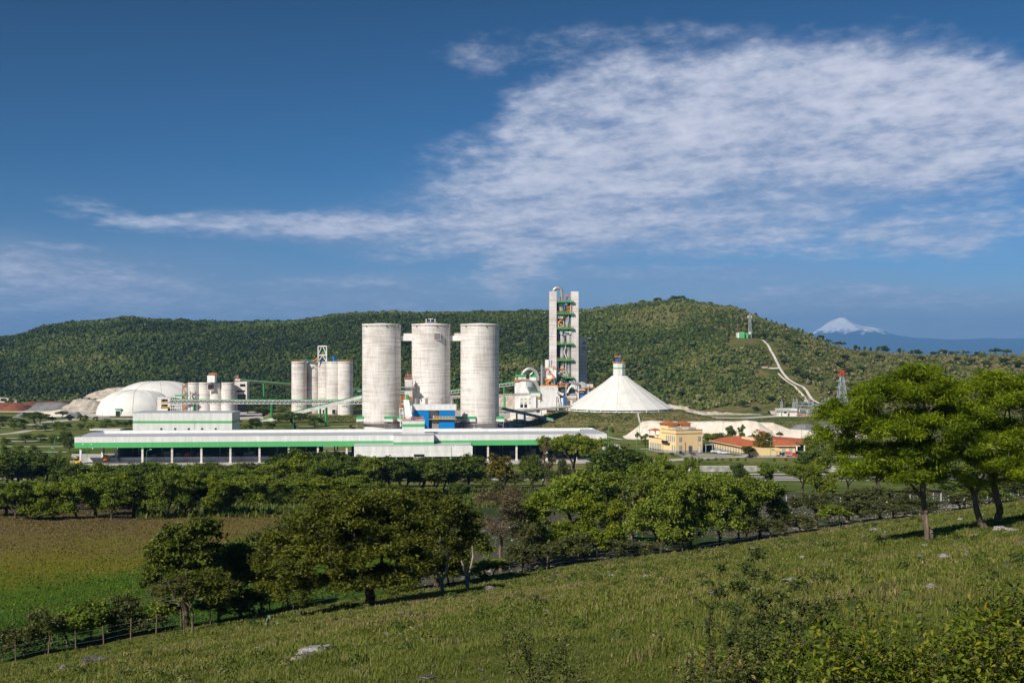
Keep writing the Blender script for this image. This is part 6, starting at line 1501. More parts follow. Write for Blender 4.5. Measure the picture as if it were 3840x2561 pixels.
def make_tree(seed, height, width, base, shape='round', tips=110, per=60, leaf=.3, aspect=.55, spread=.55, flat=.6, trunk=.22, droop=0., nlobes=7, depth=1., lean=(0, 0), up=.35, sides=6, minr=.012, bare=0., lobes=None):
    rg = np.random.default_rng(seed); w2 = width / 2; ch = height - base
    if lobes is None:
        lobes = []
        if shape == 'round':
            for k in range(nlobes):
                a = rg.uniform(0, 2 * math.pi); rr = rg.uniform(.15, .62); s_ = rg.uniform(.36, .55); z_ = base + ch * rg.uniform(.30, .74)
                lobes.append((math.cos(a) * rr * w2, math.sin(a) * rr * w2 * depth, z_, w2 * s_, w2 * s_ * depth, ch * rg.uniform(.24, .32)))
            lobes.append((0, 0, base + ch * .66, w2 * .55, w2 * .55 * depth, ch * .34))
        elif shape == 'umbrella':
            for k in range(nlobes + 2):
                a = 2 * math.pi * k / (nlobes + 2) + rg.uniform(-.3, .3); rr = rg.uniform(.35, .72); s_ = rg.uniform(.30, .42); z_ = base + ch * (.72 - .25 * rr + rg.uniform(-.12, .12))
                lobes.append((math.cos(a) * rr * w2, math.sin(a) * rr * w2 * depth, z_, w2 * s_, w2 * s_ * depth, ch * rg.uniform(.16, .24)))
            lobes.append((0, 0, base + ch * .80, w2 * .45, w2 * .45 * depth, ch * .20))
        elif shape == 'irregular':
            for k in range(nlobes + 3):
                a = rg.uniform(0, 2 * math.pi); rr = rg.uniform(.2, .75); s_ = rg.uniform(.22, .42); z_ = base + ch * rg.uniform(.12, .82)
                lobes.append((math.cos(a) * rr * w2, math.sin(a) * rr * w2 * depth, z_, w2 * s_, w2 * s_ * depth, ch * rg.uniform(.13, .22)))
    T_ = crown_tips(rg, tips, lobes)
    pos, par, rad = skeleton(rg, height, T_, base * rg.uniform(.7, 1.0) + .2, 4, lean, trunk)
    vt, ft = tubes(pos, par, rad, sides, minr)
    if bare >= 1: 
        return np_mesh('trunk', vt, ft, True), None
    cen = np.repeat(T_, per, 0); n = len(cen)
    keep = rg.random(n) > bare; cen = cen[keep]; n = len(cen)
    sp = spread * (1 + .35 * rg.normal(size=n)).clip(.4, 1.8)
    off = rg.normal(size=(n, 3)); off /= np.linalg.norm(off, axis=1)[:, None]; off *= (rg.random(n) ** .45 * sp)[:, None]; off[:, 2] *= flat
    Pn = cen + off
    out = off / (np.linalg.norm(off, axis=1)[:, None] + 1e-9); out[:, 2] *= .4
    Q = leaf_quads(Pn, leaf, rg, aspect, up, droop, out * .6)
    ct = np.repeat(rg.random(len(T_)), per)[keep]
    tint = (.55 * ct + .45 * rg.random(n)) * .75 + .12
    me = np_mesh('crown', Q.reshape(-1, 3), np.arange(n * 4).reshape(n, 4)); set_tint(me, np.repeat(tint, 4))
    return np_mesh('trunk', vt, ft, True), me
PROTO = {}
def proto(key, leafmat, barkmat, **kw):
    tm, cm = make_tree(**kw); tm.materials.append(M[barkmat])
    if cm: cm.materials.append(M[leafmat])
    co = np.empty(len(cm.vertices) * 3, np.float32); cm.vertices.foreach_get('co', co); co = co.reshape(-1, 3); r_ = np.hypot(co[:, 0], co[:, 1])
    PROTO[key] = (tm, cm, float(np.percentile(co[:, 2], 99.3)), float(2 * np.percentile(r_, 95)))
TREES = []
def place_tree(name, label, key, X, Y, h, w, rot=None, group=None, z=None, cat='tree', dz=0.):
    tm, cm, H0, W0 = PROTO[key]; z = gz(X, Y) if z is None else z
    o = root(name, (X, Y, z + dz), label, cat, group)
    o.rotation_euler = (0, 0, random.uniform(0, 6.28) if rot is None else rot); o.scale = (w / W0, w / W0, h / H0)
    t_ = bpy.data.objects.new('trunk', tm); C.objects.link(t_); t_.parent = o
    if cm: c_ = bpy.data.objects.new('crown', cm); C.objects.link(c_); c_.parent = o
    TREES.append(o); return o
M = MAT
proto('round_a', 'leaf_dark', 'bark_dark', seed=1, height=8, width=8, base=.9, tips=150, per=80, leaf=.36, spread=.8)
proto('round_b', 'leaf_dark', 'bark_dark', seed=2, height=8, width=8, base=.6, tips=150, per=80, leaf=.34, spread=.8, nlobes=9)
proto('mid_a', 'leaf_mid', 'bark_dark', seed=3, height=8, width=8, base=.9, tips=170, per=70, leaf=.32, spread=.75, shape='irregular')
proto('mid_b', 'leaf_mid', 'bark_dark', seed=4, height=8, width=9, base=.8, tips=180, per=70, leaf=.30, spread=.72, shape='irregular', nlobes=8)
proto('bright_a', 'leaf_bright', 'bark_dark', seed=5, height=8, width=8, base=.9, tips=150, per=72, leaf=.32, spread=.68, shape='irregular')
proto('umb_bright', 'leaf_bright', 'bark_dark', seed=6, height=10, width=18, base=2.4, tips=190, per=70, leaf=.38, spread=.8, flat=.38, shape='umbrella', trunk=.34)
proto('umb_dark', 'leaf_dark', 'bark_dark', seed=7, height=6, width=8, base=1.2, tips=100, per=60, leaf=.34, spread=.7, flat=.4, shape='umbrella')
proto('olive_a', 'leaf_olive', 'bark', seed=8, height=7, width=7, base=.9, tips=120, per=52, leaf=.27, spread=.55, shape='irregular')
proto('olive_b', 'leaf_olive', 'bark', seed=9, height=7, width=9, base=1.0, tips=140, per=55, leaf=.27, spread=.6, shape='umbrella')
proto('yellow_a', 'leaf_yellow', 'bark_dark', seed=10, height=8, width=7, base=.8, tips=120, per=60, leaf=.32, spread=.6)
proto('brown_a', 'leaf_brown', 'bark', seed=12, height=7, width=6, base=1.6, tips=110, per=28, leaf=.28, spread=.55, shape='irregular')
proto('bare_a', 'leaf_brown', 'bark', seed=11, height=9, width=7, base=2.6, tips=420, per=26, leaf=.15, spread=.5, shape='irregular', trunk=.16, minr=.0)
proto('low_a', 'leaf_mid', 'bark', seed=13, height=2.2, width=3, base=.3, tips=60, per=46, leaf=.20, spread=.35, shape='round', trunk=.06)
proto('low_b', 'leaf_olive', 'bark', seed=14, height=2.2, width=3, base=.3, tips=60, per=40, leaf=.18, spread=.38, shape='irregular', trunk=.06)

# ================================================================= woods on the hills (uncountable, far off)
def scrub_mesh(name, pts, sz, tint, seed, k=34, leaf=.42, hfac=.75, palm=None):
    """pts (n,3) foot points; each bush k leaf clumps over a rounded crown"""
    rg = np.random.default_rng(seed); n = len(pts); vs = []; tn = []
    d = rg.normal(size=(n, k, 3)); d /= np.linalg.norm(d, axis=2)[..., None]; d[..., 2] = np.abs(d[..., 2]) * 1.0 - .25
    rr = rg.uniform(.72, 1.05, size=(n, k, 1))
    lump = 1 + .25 * np.sin(d[..., :1] * 5 + rg.uniform(0, 6, size=(n, 1, 1))) 
    c_ = pts[:, None, :] + d * rr * lump * sz[:, None, None] * np.array([1, 1, hfac]) + np.array([0, 0, 1.0]) * sz[:, None, None] * hfac * .75
    Pn = c_.reshape(-1, 3); dd = d.reshape(-1, 3)
    ln = np.repeat(sz, k) * leaf * 2
    rgq = rg.normal(size=Pn.shape); t1 = np.cross(dd, rgq); t1 /= np.linalg.norm(t1, axis=1)[:, None]; t2 = np.cross(dd, t1) + dd * rg.uniform(-.7, .7, size=(len(Pn), 1))
    Q = np.empty((len(Pn), 4, 3)); a = ln[:, None] * .5
    Q[:, 0] = Pn - t1 * a; Q[:, 1] = Pn + t2 * a * .8; Q[:, 2] = Pn + t1 * a; Q[:, 3] = Pn - t2 * a * .8
    tint_ = np.clip(np.repeat(tint, k) + rg.normal(size=len(Pn)) * .07, 0, 1)
    me = np_mesh(name, Q.reshape(-1, 3), np.arange(len(Q) * 4).reshape(-1, 4)); set_tint(me, np.repeat(tint_, 4))
    return me
rg = np.random.default_rng(101)
N = 72000
pxr = rg.uniform(-250, 4100, N); tt_ = rg.random(N) ** .85 * 1.12 - .02
u = (pxr - 1920) / FP; Y0, Y1, zr_a = hill_params(u); Yr = Y0 + tt_ * (Y1 - Y0); Xr = u * Yr
dens_n = fbm(Xr / 60., Yr / 60., 51, 4); big = fbm(Xr / 170., Yr / 170., 77, 3)
openr = np.clip((pxr - 2750) / 450, 0, 1) * .55 + np.clip((pxr - 2150) / 500, 0, 1) * np.clip((tt_ - .55) * 3, 0, 1) * .40 + .06
openr = np.where((pxr < 2750), openr, openr)
keep = rg.random(N) < (1 - openr) * (.78 + .6 * dens_n)
trk_Y = np.array([hillY(a, b_) for a, b_ in trk]); tX = np.array([wx(a, y) for (a, b_), y in zip(trk, trk_Y)])
dmin = np.full(N, 1e9)
for i in range(len(trk) - 1):
    for f_ in np.linspace(0, 1, 6): dmin = np.minimum(dmin, np.hypot(Xr - (tX[i] * (1 - f_) + tX[i + 1] * f_), Yr - (trk_Y[i] * (1 - f_) + trk_Y[i + 1] * f_)))
keep &= dmin > 7
keep &= ~((pxr > 2730) & (pxr < 2850) & (Yr < hy + 12) & (Yr > hy - 60)); keep &= ~((pxr > 2840) & (pxr < 2930) & (Yr < hy3 + 6) & (Yr > hy3 - 40))
keep &= ~((pxr > 1850) & (pxr < 2060) & (tt_ > .96))
keep &= ~((pxr > 350) & (pxr < 700) & (Yr < 1180)); keep &= ~((pxr > 2460) & (pxr < 2920) & (Yr < 900))
Xr, Yr, pxr, tt_, dens_n, big = [q[keep] for q in (Xr, Yr, pxr, tt_, dens_n, big)]
Zr = terrain_z(Xr, Yr)
palmy = np.clip((pxr - 2200) / 900, 0, 1)
size = rg.uniform(1.2, 3.1, len(Xr)) * (1 + .25 * big) * (1 + .15 * (1 - palmy)) * np.where(rg.random(len(Xr)) < .07, 1.45, 1) * (1 - .42 * np.clip((pxr - 2500) / 700, 0, 1)) * np.where(tt_ > .93, .8, 1)
tint = .37 + .42 * dens_n + .46 * big + rg.normal(size=len(Xr)) * (.08 + .07 * palmy) + .10 * np.clip((pxr - 1700) / 900, 0, 1) - .06
upz = np.clip((tt_ - .42) * 5, 0, 1) * np.clip((pxr - 1500) / 700, 0, 1); upz = np.maximum(upz, np.clip((pxr - 2900) / 200, 0, 1))
tint = tint + .16 * upz + .05 * (1 - palmy) - .02
ispalm = rg.random(len(Xr)) < (.03 + .34 * palmy * (.25 + .75 * upz))
tint = np.where(ispalm, rg.uniform(.62, .98, len(Xr)), tint)
size = np.where(ispalm, rg.uniform(1.2, 1.9, len(Xr)), size)
pts = np.stack([Xr, Yr, Zr + np.where(ispalm, 1.2, 0)], 1)
sel = ~ispalm
o = link('hillside_scrub', scrub_mesh('hillside_scrub', pts[sel], size[sel], np.clip(tint[sel], 0, .82), 5, 22, .46), M['scrub'])
tag(o, 'dense green dry-forest scrub covering the hills behind the plant', 'scrub', kind='stuff')
o = link('hillside_palms', scrub_mesh('hillside_palms', pts[ispalm], size[ispalm], tint[ispalm], 6, 18, .55, .9), M['scrub'])
tag(o, 'pale yellow-green palms sprinkled over the hillside scrub', 'palms', kind='stuff')
# low scrub at the hill foot, around the plant
N = 1500; px2 = rg.uniform(-100, 3700, N); Y2 = rg.uniform(905, 1180, N); u2 = (px2 - 1920) / FP; Y0b = hill_params(u2)[0]
kp = (Y2 < Y0b + 20) & ~((px2 < 700) & (Y2 < 1015)) & ~((px2 > 1860) & (px2 < 2330) & (Y2 < 960)) & ~((px2 > 2440) & (px2 < 2900) & (Y2 < 930)); X2_ = u2 * Y2
X2_, Y2 = X2_[kp], Y2[kp]
o = link('foothill_scrub', scrub_mesh('foothill_scrub', np.stack([X2_, Y2, terrain_z(X2_, Y2)], 1), rg.uniform(1.5, 3.4, len(Y2)), np.clip(.35 + rg.normal(size=len(Y2)) * .16, 0, .8), 9, 30), M['scrub'])
tag(o, 'dark green scrub on the flat ground at the foot of the hills', 'scrub', kind='stuff')

N = 9500; aa = rg.uniform(math.pi * .95, math.pi * 2.05, N); rr_ = tr + 3 + rg.random(N) * 92; bx, by = tcx + rr_ * np.cos(aa), tcy + rr_ * np.sin(aa)
bz = bank_h(bx, by); kp = fbm(bx / 6., by / 6., 41, 3) > -.25
kp &= bz > -.05; kp &= np.abs((bx / by * FP + 1920) - np.interp(by, [668, 716], [2404, 2392])) > 6
o = link('bank_weeds', scrub_mesh('bank_weeds', np.stack([bx, by, bz - .25], 1)[kp], rg.uniform(.3, .75, kp.sum()), np.clip(.62 + .5 * fbm(bx / 9., by / 9., 43, 3)[kp] + rg.normal(size=kp.sum()) * .14, 0, 1), 15, 14, .5, .6), M['scrub'])
tag(o, 'rough weeds and shrubs over the bank below the tent', 'weeds', kind='stuff')
N = 2600; ex, ey = rg.uniform(wx(1000, 755), wx(1370, 755), N), rg.uniform(738, 775, N); ez = np.interp(ey, [738, 772, 775], [-.2, 2.6, 2.6])
o = link('bank_weeds', scrub_mesh('bank_weeds', np.stack([ex, ey, ez - .2], 1), rg.uniform(.3, .7, N), np.clip(.6 + .5 * fbm(ex / 9., ey / 9., 44, 3), 0, 1), 16, 12, .5, .6), M['scrub'])
tag(o, 'rough weeds over the bank in front of the five silos', 'weeds', kind='stuff')

# ================================================================= single trees: far
def land(px):
    for lim, s_ in ((150, 'far left edge'), (330, 'left of the warehouse'), (520, 'below the domes'), (720, 'below the long white hall'), (900, 'below the hall right end'), (1100, 'below the dark warehouse bays'),
                    (1300, 'below the five silos'), (1480, 'below the left tall silo'), (1640, 'below the middle tall silo'), (1800, 'below the right tall silo'), (1960, 'below the plain right bays'), (2120, 'below the preheater tower'), (2290, 'below the tent left half'),
                    (2420, 'below the tent right half'), (2560, 'below the yellow office'), (2700, 'below the office front'), (2850, 'below the white pickups'), (3000, 'below the carport'), (3200, 'below the substation'), (3500, 'behind the left feathery tree'), (9999, 'far right edge')):
        if px < lim: return s_
KW = {'round_a': 'dense dark tree', 'round_b': 'domed dark green tree', 'mid_a': 'uneven mid green tree', 'mid_b': 'broad mid green tree', 'bright_a': 'yellow-green tree', 'umb_bright': 'flat-topped bright tree',
      'umb_dark': 'flat-topped dark tree', 'olive_a': 'thin olive tree', 'olive_b': 'spreading olive tree', 'yellow_a': 'tree with yellowing leaves', 'brown_a': 'brownish half-dry tree', 'bare_a': 'pale-limbed nearly bare tree', 'low_a': 'low green bush', 'low_b': 'low olive bush'}
def auto(key, row, px, h=None):
    return f"{KW[key]} {row}, {land(px)}"
def T(key, px, Y, top, wpx, row, name='tree', hmin=1.5, z=None, group=None, label=None):
    X = wx(px, Y); z0 = gz(X, Y) if z is None else z; h = max(hmin, wz(top, Y) - z0); w = wpx * Y / FP
    return place_tree(name, label or auto(key, row, px), key, X, Y, h, w, group=group, z=z0)
rt_ = random.Random(21)
# trees along the ridges against the sky
for k, (px, dw, hh) in enumerate(((2410, 30, 17), (2470, 34, 20), (2525, 30, 22), (2560, 34, 22), (2660, 26, 16), (2735, 30, 16), (2758, 14, 14), (2793, 8, 14), (2835, 12, 18), (2872, 7, 16), (2893, 7, 14), (2912, 8, 14), (2944, 9, 16), (2995, 9, 15), (3010, 8, 14), (3040, 14, 12), (3075, 26, 18), (3105, 26, 15), (3145, 40, 18),
                         (3208, 14, 15), (3222, 9, 10), (3243, 9, 12), (3265, 10, 12), (3294, 18, 18), (3320, 26, 22), (3372, 12, 16), (3388, 8, 12), (3418, 16, 12), (3443, 28, 15), (3500, 20, 8), (3533, 32, 16), (3565, 18, 10), (3607, 42, 12), (3672, 30, 8), (3737, 40, 22), (3778, 32, 18), (3800, 10, 6), (600, 16, 10), (680, 40, 12), (1082, 18, 8), (1300, 16, 8), (1560, 14, 8), (2100, 10, 6), (180, 12, 6), (380, 16, 8), (495, 22, 10))):
    u_ = (px - 1920) / FP; q0, q1, qz = hill_params(np.array([u_])); Y = float(q1[0]) - 6; X = u_ * Y
    key = rt_.choice(['umb_dark', 'round_b']) if dw > 24 else rt_.choice(['round_b', 'mid_a', 'round_a'])
    place_tree('ridge_tree', f"{'wide' if dw > 24 else 'small dark'} skyline tree standing on the hill crest " + ('above the carport' if px > 2700 and px < 3200 else 'to the right of the volcano' if px >= 3200 else 'right of the tower' if px > 2200 else 'above the plant'), key, X, Y, (hh + 8) * Y / FP * 1.0, dw * 1.2 * Y / FP, group='trees along the hill crest', dz=-1.6)
# larger dark trees on the right-hand hillside
for k, (px, py, w_) in enumerate(((2860, 1262, 34), (2910, 1268, 42), (2955, 1270, 34), (2985, 1290, 34), (2930, 1340, 30), (2945, 1360, 34), (2985, 1400, 46), (3015, 1420, 50), (3075, 1430, 40), (3100, 1395, 36), (3150, 1370, 34), (3170, 1345, 36), (3070, 1330, 30), (3180, 1400, 44), (3230, 1390, 44),
                              (3120, 1470, 40), (3200, 1450, 30), (3310, 1450, 44), (3370, 1440, 44), (3400, 1400, 48), (3440, 1400, 50), (3530, 1390, 36), (3380, 1370, 34), (3300, 1345, 34), (3240, 1332, 30), (3450, 1350, 36), (3640, 1360, 34), (3700, 1370, 38), (3770, 1360, 40), (3820, 1372, 40), (3590, 1350, 30), (2680, 1350, 34), (2600, 1440, 40), (2500, 1330, 30), (2700, 1470, 36), (2790, 1520, 40), (2640, 1500, 34), (2560, 1480, 34), (2890, 1500, 34), (2835, 1535, 30), (2545, 1395, 36))):
    Y = hillY(px, py + 8); X = wx(px, Y)
    place_tree('hill_tree', f"dark spreading tree on the scrubby hillside, {'above' if py < 1400 else 'level with'} the {'substation' if px > 2900 else 'conical store'}", rt_.choice(['umb_dark', 'round_b', 'round_a']), X, Y, w_ * .62 * Y / FP, w_ * Y / FP, group='dark trees on the right hillside')
# parkland trees left of the warehouse
park = [(10, 1560, 60, 'round_b', 1590), (60, 1568, 70, 'mid_a', 1600), (130, 1545, 110, 'umb_dark', 1590), (150, 1555, 70, 'umb_dark', 1590), (60, 1566, 40, 'umb_dark', 1592), (195, 1562, 34, 'umb_dark', 1588), (232, 1542, 60, 'umb_dark', 1568), (55, 1592, 36, 'umb_dark', 1612), (82, 1588, 30, 'mid_a', 1612), (137, 1592, 46, 'umb_dark', 1612),
        (170, 1590, 50, 'mid_b', 1616), (212, 1580, 46, 'mid_b', 1608), (240, 1584, 50, 'mid_a', 1612), (262, 1568, 16, 'round_a', 1580), (318, 1556, 26, 'bright_a', 1586), (302, 1588, 34, 'mid_a', 1612), (340, 1590, 34, 'mid_a', 1616), (360, 1562, 22, 'mid_a', 1580), (400, 1570, 40, 'mid_b', 1590), (400, 1588, 60, 'mid_a', 1606), (440, 1575, 36, 'mid_b', 1600), (470, 1580, 34, 'round_b', 1600), (490, 1575, 26, 'round_a', 1600),
        (25, 1640, 50, 'bright_a', 1665), (95, 1626, 60, 'mid_b', 1660), (150, 1628, 54, 'mid_a', 1660), (195, 1630, 40, 'mid_b', 1668), (240, 1618, 60, 'round_b', 1678), (262, 1640, 46, 'round_a', 1700), (130, 1668, 44, 'bright_a', 1690), (70, 1672, 44, 'mid_a', 1694), (20, 1668, 40, 'bright_a', 1690), (215, 1690, 34, 'brown_a', 1728), (288, 1712, 24, 'bright_a', 1724), (330, 1612, 0, '', 0),
        (480, 1606, 60, 'round_b', 1618), (0, 1590, 30, 'mid_a', 1606), (300, 1556, 20, 'mid_a', 1580)]
for px, top, w_, key, base in park:
    if not key: continue
    T(key, px, gY(base), top, w_, 'in the parkland')
for px, top, w_, key, base in ((1105, 1546, 180, 'umb_dark', 1612), (1180, 1562, 60, 'mid_a', 1600), (1010, 1580, 60, 'mid_a', 1612), (960, 1568, 60, 'round_b', 1612), (1020, 1535, 40, 'round_b', 1560), (880, 1510, 60, 'mid_a', 1545), (930, 1518, 60, 'round_b', 1550), (905, 1480, 50, 'round_b', 1520), (985, 1530, 60, 'round_a', 1560), (1060, 1530, 50, 'mid_a', 1560), (925, 1590, 40, 'mid_a', 1618), (895, 1575, 40, 'mid_b', 1606), (1320, 1592, 24, 'bright_a', 1610),
                               (2345, 1530, 0, '', 0), (2222, 1596, 34, 'round_b', 1620), (2295, 1600, 24, 'low_a', 1640)):
    if key: T(key, px, gY(base), top, w_, 'among the plant buildings')
# trees around the offices
for key, px, Y, top, w_, lb in (('round_b', 2740, 560, 1597, 38, 'dense round-topped dark green tree before the cream stockpile'), ('bright_a', 2777, 560, 1594, 40, 'light green ball-shaped tree before the cream stockpile'),
                                ('yellow_a', 2862, 492, 1617, 74, 'large yellowing roadside tree in front of the office wing'), ('round_a', 2812, 486, 1674, 54, 'round dark green roadside tree in front of the low office'),
                                ('umb_dark', 2392, 560, 1620, 24, 'small flat tree at the foot of the cream stockpile'), ('bright_a', 2418, 540, 1628, 44, 'light green tree left of the yellow office'), ('round_b', 2446, 535, 1634, 30, 'dark tree touching the left end of the yellow office'),
                                ('mid_a', 2660, 535, 1626, 60, 'leafy green tree just right of the tall yellow office'), ('round_b', 2700, 545, 1624, 70, 'dark tree over the low office roof, right of the tall office'), ('mid_b', 2735, 540, 1630, 60, 'green tree over the middle of the low office roof'),
                                ('round_b', 2812, 540, 1634, 50, 'dark tree in the office courtyard'), ('umb_dark', 2924, 590, 1620, 32, 'small flat dark tree behind the carport roof'), ('bright_a', 2820, 560, 1626, 26, 'sparse light tree behind the low office'),
                                ('bright_a', 3070, 500, 1590, 100, 'bright yellow-green tree covering the right end of the carport'), ('bright_a', 3120, 460, 1640, 70, 'bright yellow-green tree right of the carport'), ('round_a', 3080, 470, 1690, 100, 'broad dark tree right of the red pickup')):
    T(key, px, Y, top, w_, '', label=lb)
for k, px in enumerate((2607, 2632, 2656, 2685, 2709, 2738, 2766, 2795, 2905, 2948, 2982, 3010, 2570, 3040)):
    T('low_a', px, 462 if px < 2800 else 458, 1716 + (k % 3), 14, '', name='shrub', group='young shrubs along the office road', label="young shrub in the grass verge beside the office road", hmin=1.2)
for px, Y, w_ in ((2480, 496, 30), (2520, 494, 26), (2560, 496, 20), (2600, 496, 24)): T('low_b', px, Y, 1697, w_, 'in the lawn', name='shrub', hmin=.8)

# ================================================================= belt of trees between the field and the highway
belt = []
def row(pxs, Y, top, w_, keys, rowname, seed, jx=18, jt=19, jy=10):
    r2_ = random.Random(seed)
    for k, px in enumerate(pxs):
        x_ = px + r2_.uniform(-jx, jx); belt.append((r2_.choice(keys), x_, Y + r2_.uniform(-jy, jy), (top(px) if callable(top) else top) + r2_.uniform(-jt, jt), w_ * r2_.uniform(.85, 1.25), rowname))
row(range(-20, 250, 60), 335, 1712, 84, ['round_a', 'mid_a', 'mid_b'], 'in the rear row', 11, jt=8)
row(range(300, 2340, 58), 345, lambda p: np.interp(p, [300, 1300, 1400, 1700, 2340], [1752, 1748, 1752, 1764, 1770]), 92, ['low_a', 'low_b', 'mid_b', 'round_b'], 'in the rear row', 12, jt=7)
dk = ['round_a', 'round_b', 'mid_a', 'mid_b', 'bright_a', 'olive_a']
row(range(-40, 260, 52), 300, lambda p: 1702 + (18 if p > 210 else 0), 96, ['round_a', 'umb_dark', 'mid_a'], 'in the back row', 1, jt=8)
row(range(280, 1330, 54), 300, lambda p: np.interp(p, [280, 500, 860, 1000, 1060, 1200, 1330], [1744, 1742, 1736, 1726, 1712, 1706, 1718]), 110, dk + ['round_a', 'olive_a'], 'in the back row', 2, jt=10)
row(range(300, 1330, 62), 245, lambda p: np.interp(p, [300, 800, 1000, 1100, 1330], [1764, 1752, 1738, 1722, 1736]), 120, dk, 'in the middle row', 3)
row(range(-30, 260, 66), 205, 1800, 120, dk, 'in the middle row', 4)
row(range(-60, 930, 68), 176, lambda p: np.interp(p, [-60, 0, 200, 300, 600, 930], [1815, 1808, 1806, 1786, 1772, 1782]), 122, ['round_a', 'mid_a', 'mid_b', 'bright_a', 'mid_a'], 'in the front row', 5, jt=14, jy=6)
row(range(940, 1400, 80), 215, 1790, 130, ['mid_a', 'mid_b', 'bright_a'], 'in the front row', 6)
row(range(1340, 1720, 60), 285, lambda p: np.interp(p, [1340, 1420, 1560, 1600, 1720], [1722, 1714, 1722, 1730, 1718]), 104, ['round_a', 'round_b', 'mid_a'], 'in the back row', 7, jt=7)
for key, px, Y, top, w_, lb in (('yellow_a', 1430, 292, 1719, 50, 'small yellowing tree below the right edge of the white annex'), ('round_b', 1106, 262, 1687, 170, 'tall light-domed tree breaking the warehouse bays below the block of five silos'), ('round_a', 1262, 262, 1698, 120, 'tall dark tree left of the white annex'),
                                ('round_b', 1662, 300, 1720, 104, 'dark rounded tree below the right half of the annex'), ('round_a', 1757, 296, 1709, 118, 'very round dark green tree under the annex right end'), ('yellow_a', 1886, 292, 1705, 112, 'round yellow-topped tree beside the dark bays'),
                                ('round_b', 1998, 292, 1709, 104, 'round dark tree right of the yellow-topped one'), ('brown_a', 2048, 320, 1650, 70, 'brown half-dry tree at the left of the flat-topped bright one'), ('umb_bright', 2150, 330, 1632, 260, 'wide flat-topped bright green tree covering the right end of the warehouse'),
                                ('round_a', 2290, 262, 1677, 210, 'large domed very dark tree left of the pale road'), ('round_b', 2380, 262, 1697, 130, 'dark tree leaning against the large domed dark one'), ('olive_a', 2118, 270, 1725, 80, 'small pale olive tree below the flat-topped bright one'),
                                ('brown_a', 2065, 235, 1785, 40, 'thin pale sapling below the brown tree'), ('round_a', 1730, 240, 1812, 90, 'dark round tree at the left of the green clearing'), ('olive_a', 1880, 200, 1810, 110, 'olive tree in the middle of the clearing edge'),
                                ('mid_a', 2490, 230, 1715, 110, 'leafy green tree whose top meets the pale road'), ('bright_a', 2560, 240, 1722, 70, 'light green tree below the yellow office'), ('mid_b', 2600, 240, 1718, 90, 'leafy tree below the office front, beside the van'),
                                ('round_b', 2775, 330, 1740, 68, 'small round dark tree in front of the long retaining wall'), ('mid_a', 2878, 300, 1737, 90, 'small open-crowned tree in front of the right part of the retaining wall'), ('umb_bright', 3010, 232, 1742, 170, 'low wide bright green tree by the white fence posts'),
                                ('bright_a', 3080, 245, 1722, 110, 'bright green tree right of the white fence posts'), ('umb_bright', 3180, 250, 1760, 150, 'bright green spreading tree behind the left feathery tree'), ('round_a', 3060, 300, 1695, 130, 'dark bushy tree under the carport right end'),
                                ('bright_a', 2790, 215, 1790, 110, 'bright low tree below the small round dark one'), ('round_a', 3300, 300, 1720, 180, 'dark tree mass behind the left feathery tree'), ('round_b', 3480, 300, 1740, 200, 'second dark tree mass between the feathery trees'), ('mid_a', 3680, 300, 1740, 200, 'green tree mass behind the right feathery tree'), ('round_a', 3840, 280, 1730, 200, 'dark tree mass at the right frame edge')):
    T(key, px, Y, top, w_, '', label=lb)
for key, px, Y, top, w_, rn in belt: T(key, px, Y, top, w_ * 1.3, rn, group='belt of trees before the warehouse')
# trees along the foot of the grassy slope
fence_f = lambda u_: 109.8 / (1 - .774 * u_)        # distance of the fence line in a direction
def TF(key, px, df, top, w_, lb, hmin=1.5):
    u_ = (px - 1920) / FP; Y = fence_f(u_) + df; T(key, px, Y, top, w_ * 1.22, '', label=lb, hmin=hmin)
foot = [('bare_a', 1878, 6, 1830, 190, 'pale-trunked nearly leafless tree between the dark and the bright tree groups'), ('bright_a', 2010, 8, 1862, 170, 'bright-clustered tree right of the bare one'), ('mid_a', 2120, 14, 1790, 210, 'tall feathery mid green tree behind the bright-clustered one'),
        ('bright_a', 2190, 4, 1850, 150, 'second bright-clustered tree with dark trunks'), ('bright_a', 2280, 10, 1880, 130, 'thin bright tree with light gaps over the stony field'), ('mid_b', 2250, 40, 1765, 220, 'broad green tree rising behind the bright-clustered pair'), ('olive_a', 2370, 20, 1790, 150, 'olive tree left of the big dark-trunked pair'),
        ('mid_b', 2480, 3, 1800, 200, 'thick-trunked tree left of the leaning trunk'), ('mid_a', 2440, 45, 1745, 190, 'tall olive-green tree behind the thick-trunked one'), ('mid_b', 2590, 5, 1790, 200, 'green tree with a leaning broken pale trunk'), ('mid_b', 2700, 4, 1785, 180, 'wide dark-trunked tree with multiple stems'), ('mid_a', 2570, 45, 1770, 180, 'green tree crown behind the leaning trunk'),
        ('mid_b', 2770, 7, 1805, 150, 'tree with a dead pale branch, right of the multi-stemmed one'), ('mid_a', 2850, 5, 1800, 150, 'bushy tree left of the stony field opening'), ('mid_a', 2690, 45, 1780, 160, 'tree crown behind the multi-stemmed one'), ('olive_a', 2935, 4, 1880, 110, 'small olive shrub tree at the stony field opening'),
        ('olive_b', 3060, 6, 1850, 180, 'low reddish-green tree right of the stony opening'), ('olive_a', 3180, 10, 1830, 190, 'olive tree with pale crooked trunk behind the left feathery tree'), ('olive_b', 3300, 8, 1830, 190, 'olive tree behind the left feathery trunk'), ('olive_a', 3420, 14, 1830, 160, 'olive shrub tree between the two feathery trees'), ('round_a', 3620, 16, 1800, 200, 'dark shrub tree behind the right feathery trunks'), ('olive_b', 3780, 14, 1810, 180, 'olive tree at the right edge of the slope'),
        ('mid_a', 1770, 10, 1960, 110, 'small dark green tree left of the bare one'), ('olive_a', 1960, 3, 1960, 90, 'low olive shrub tree right of the bare one')]
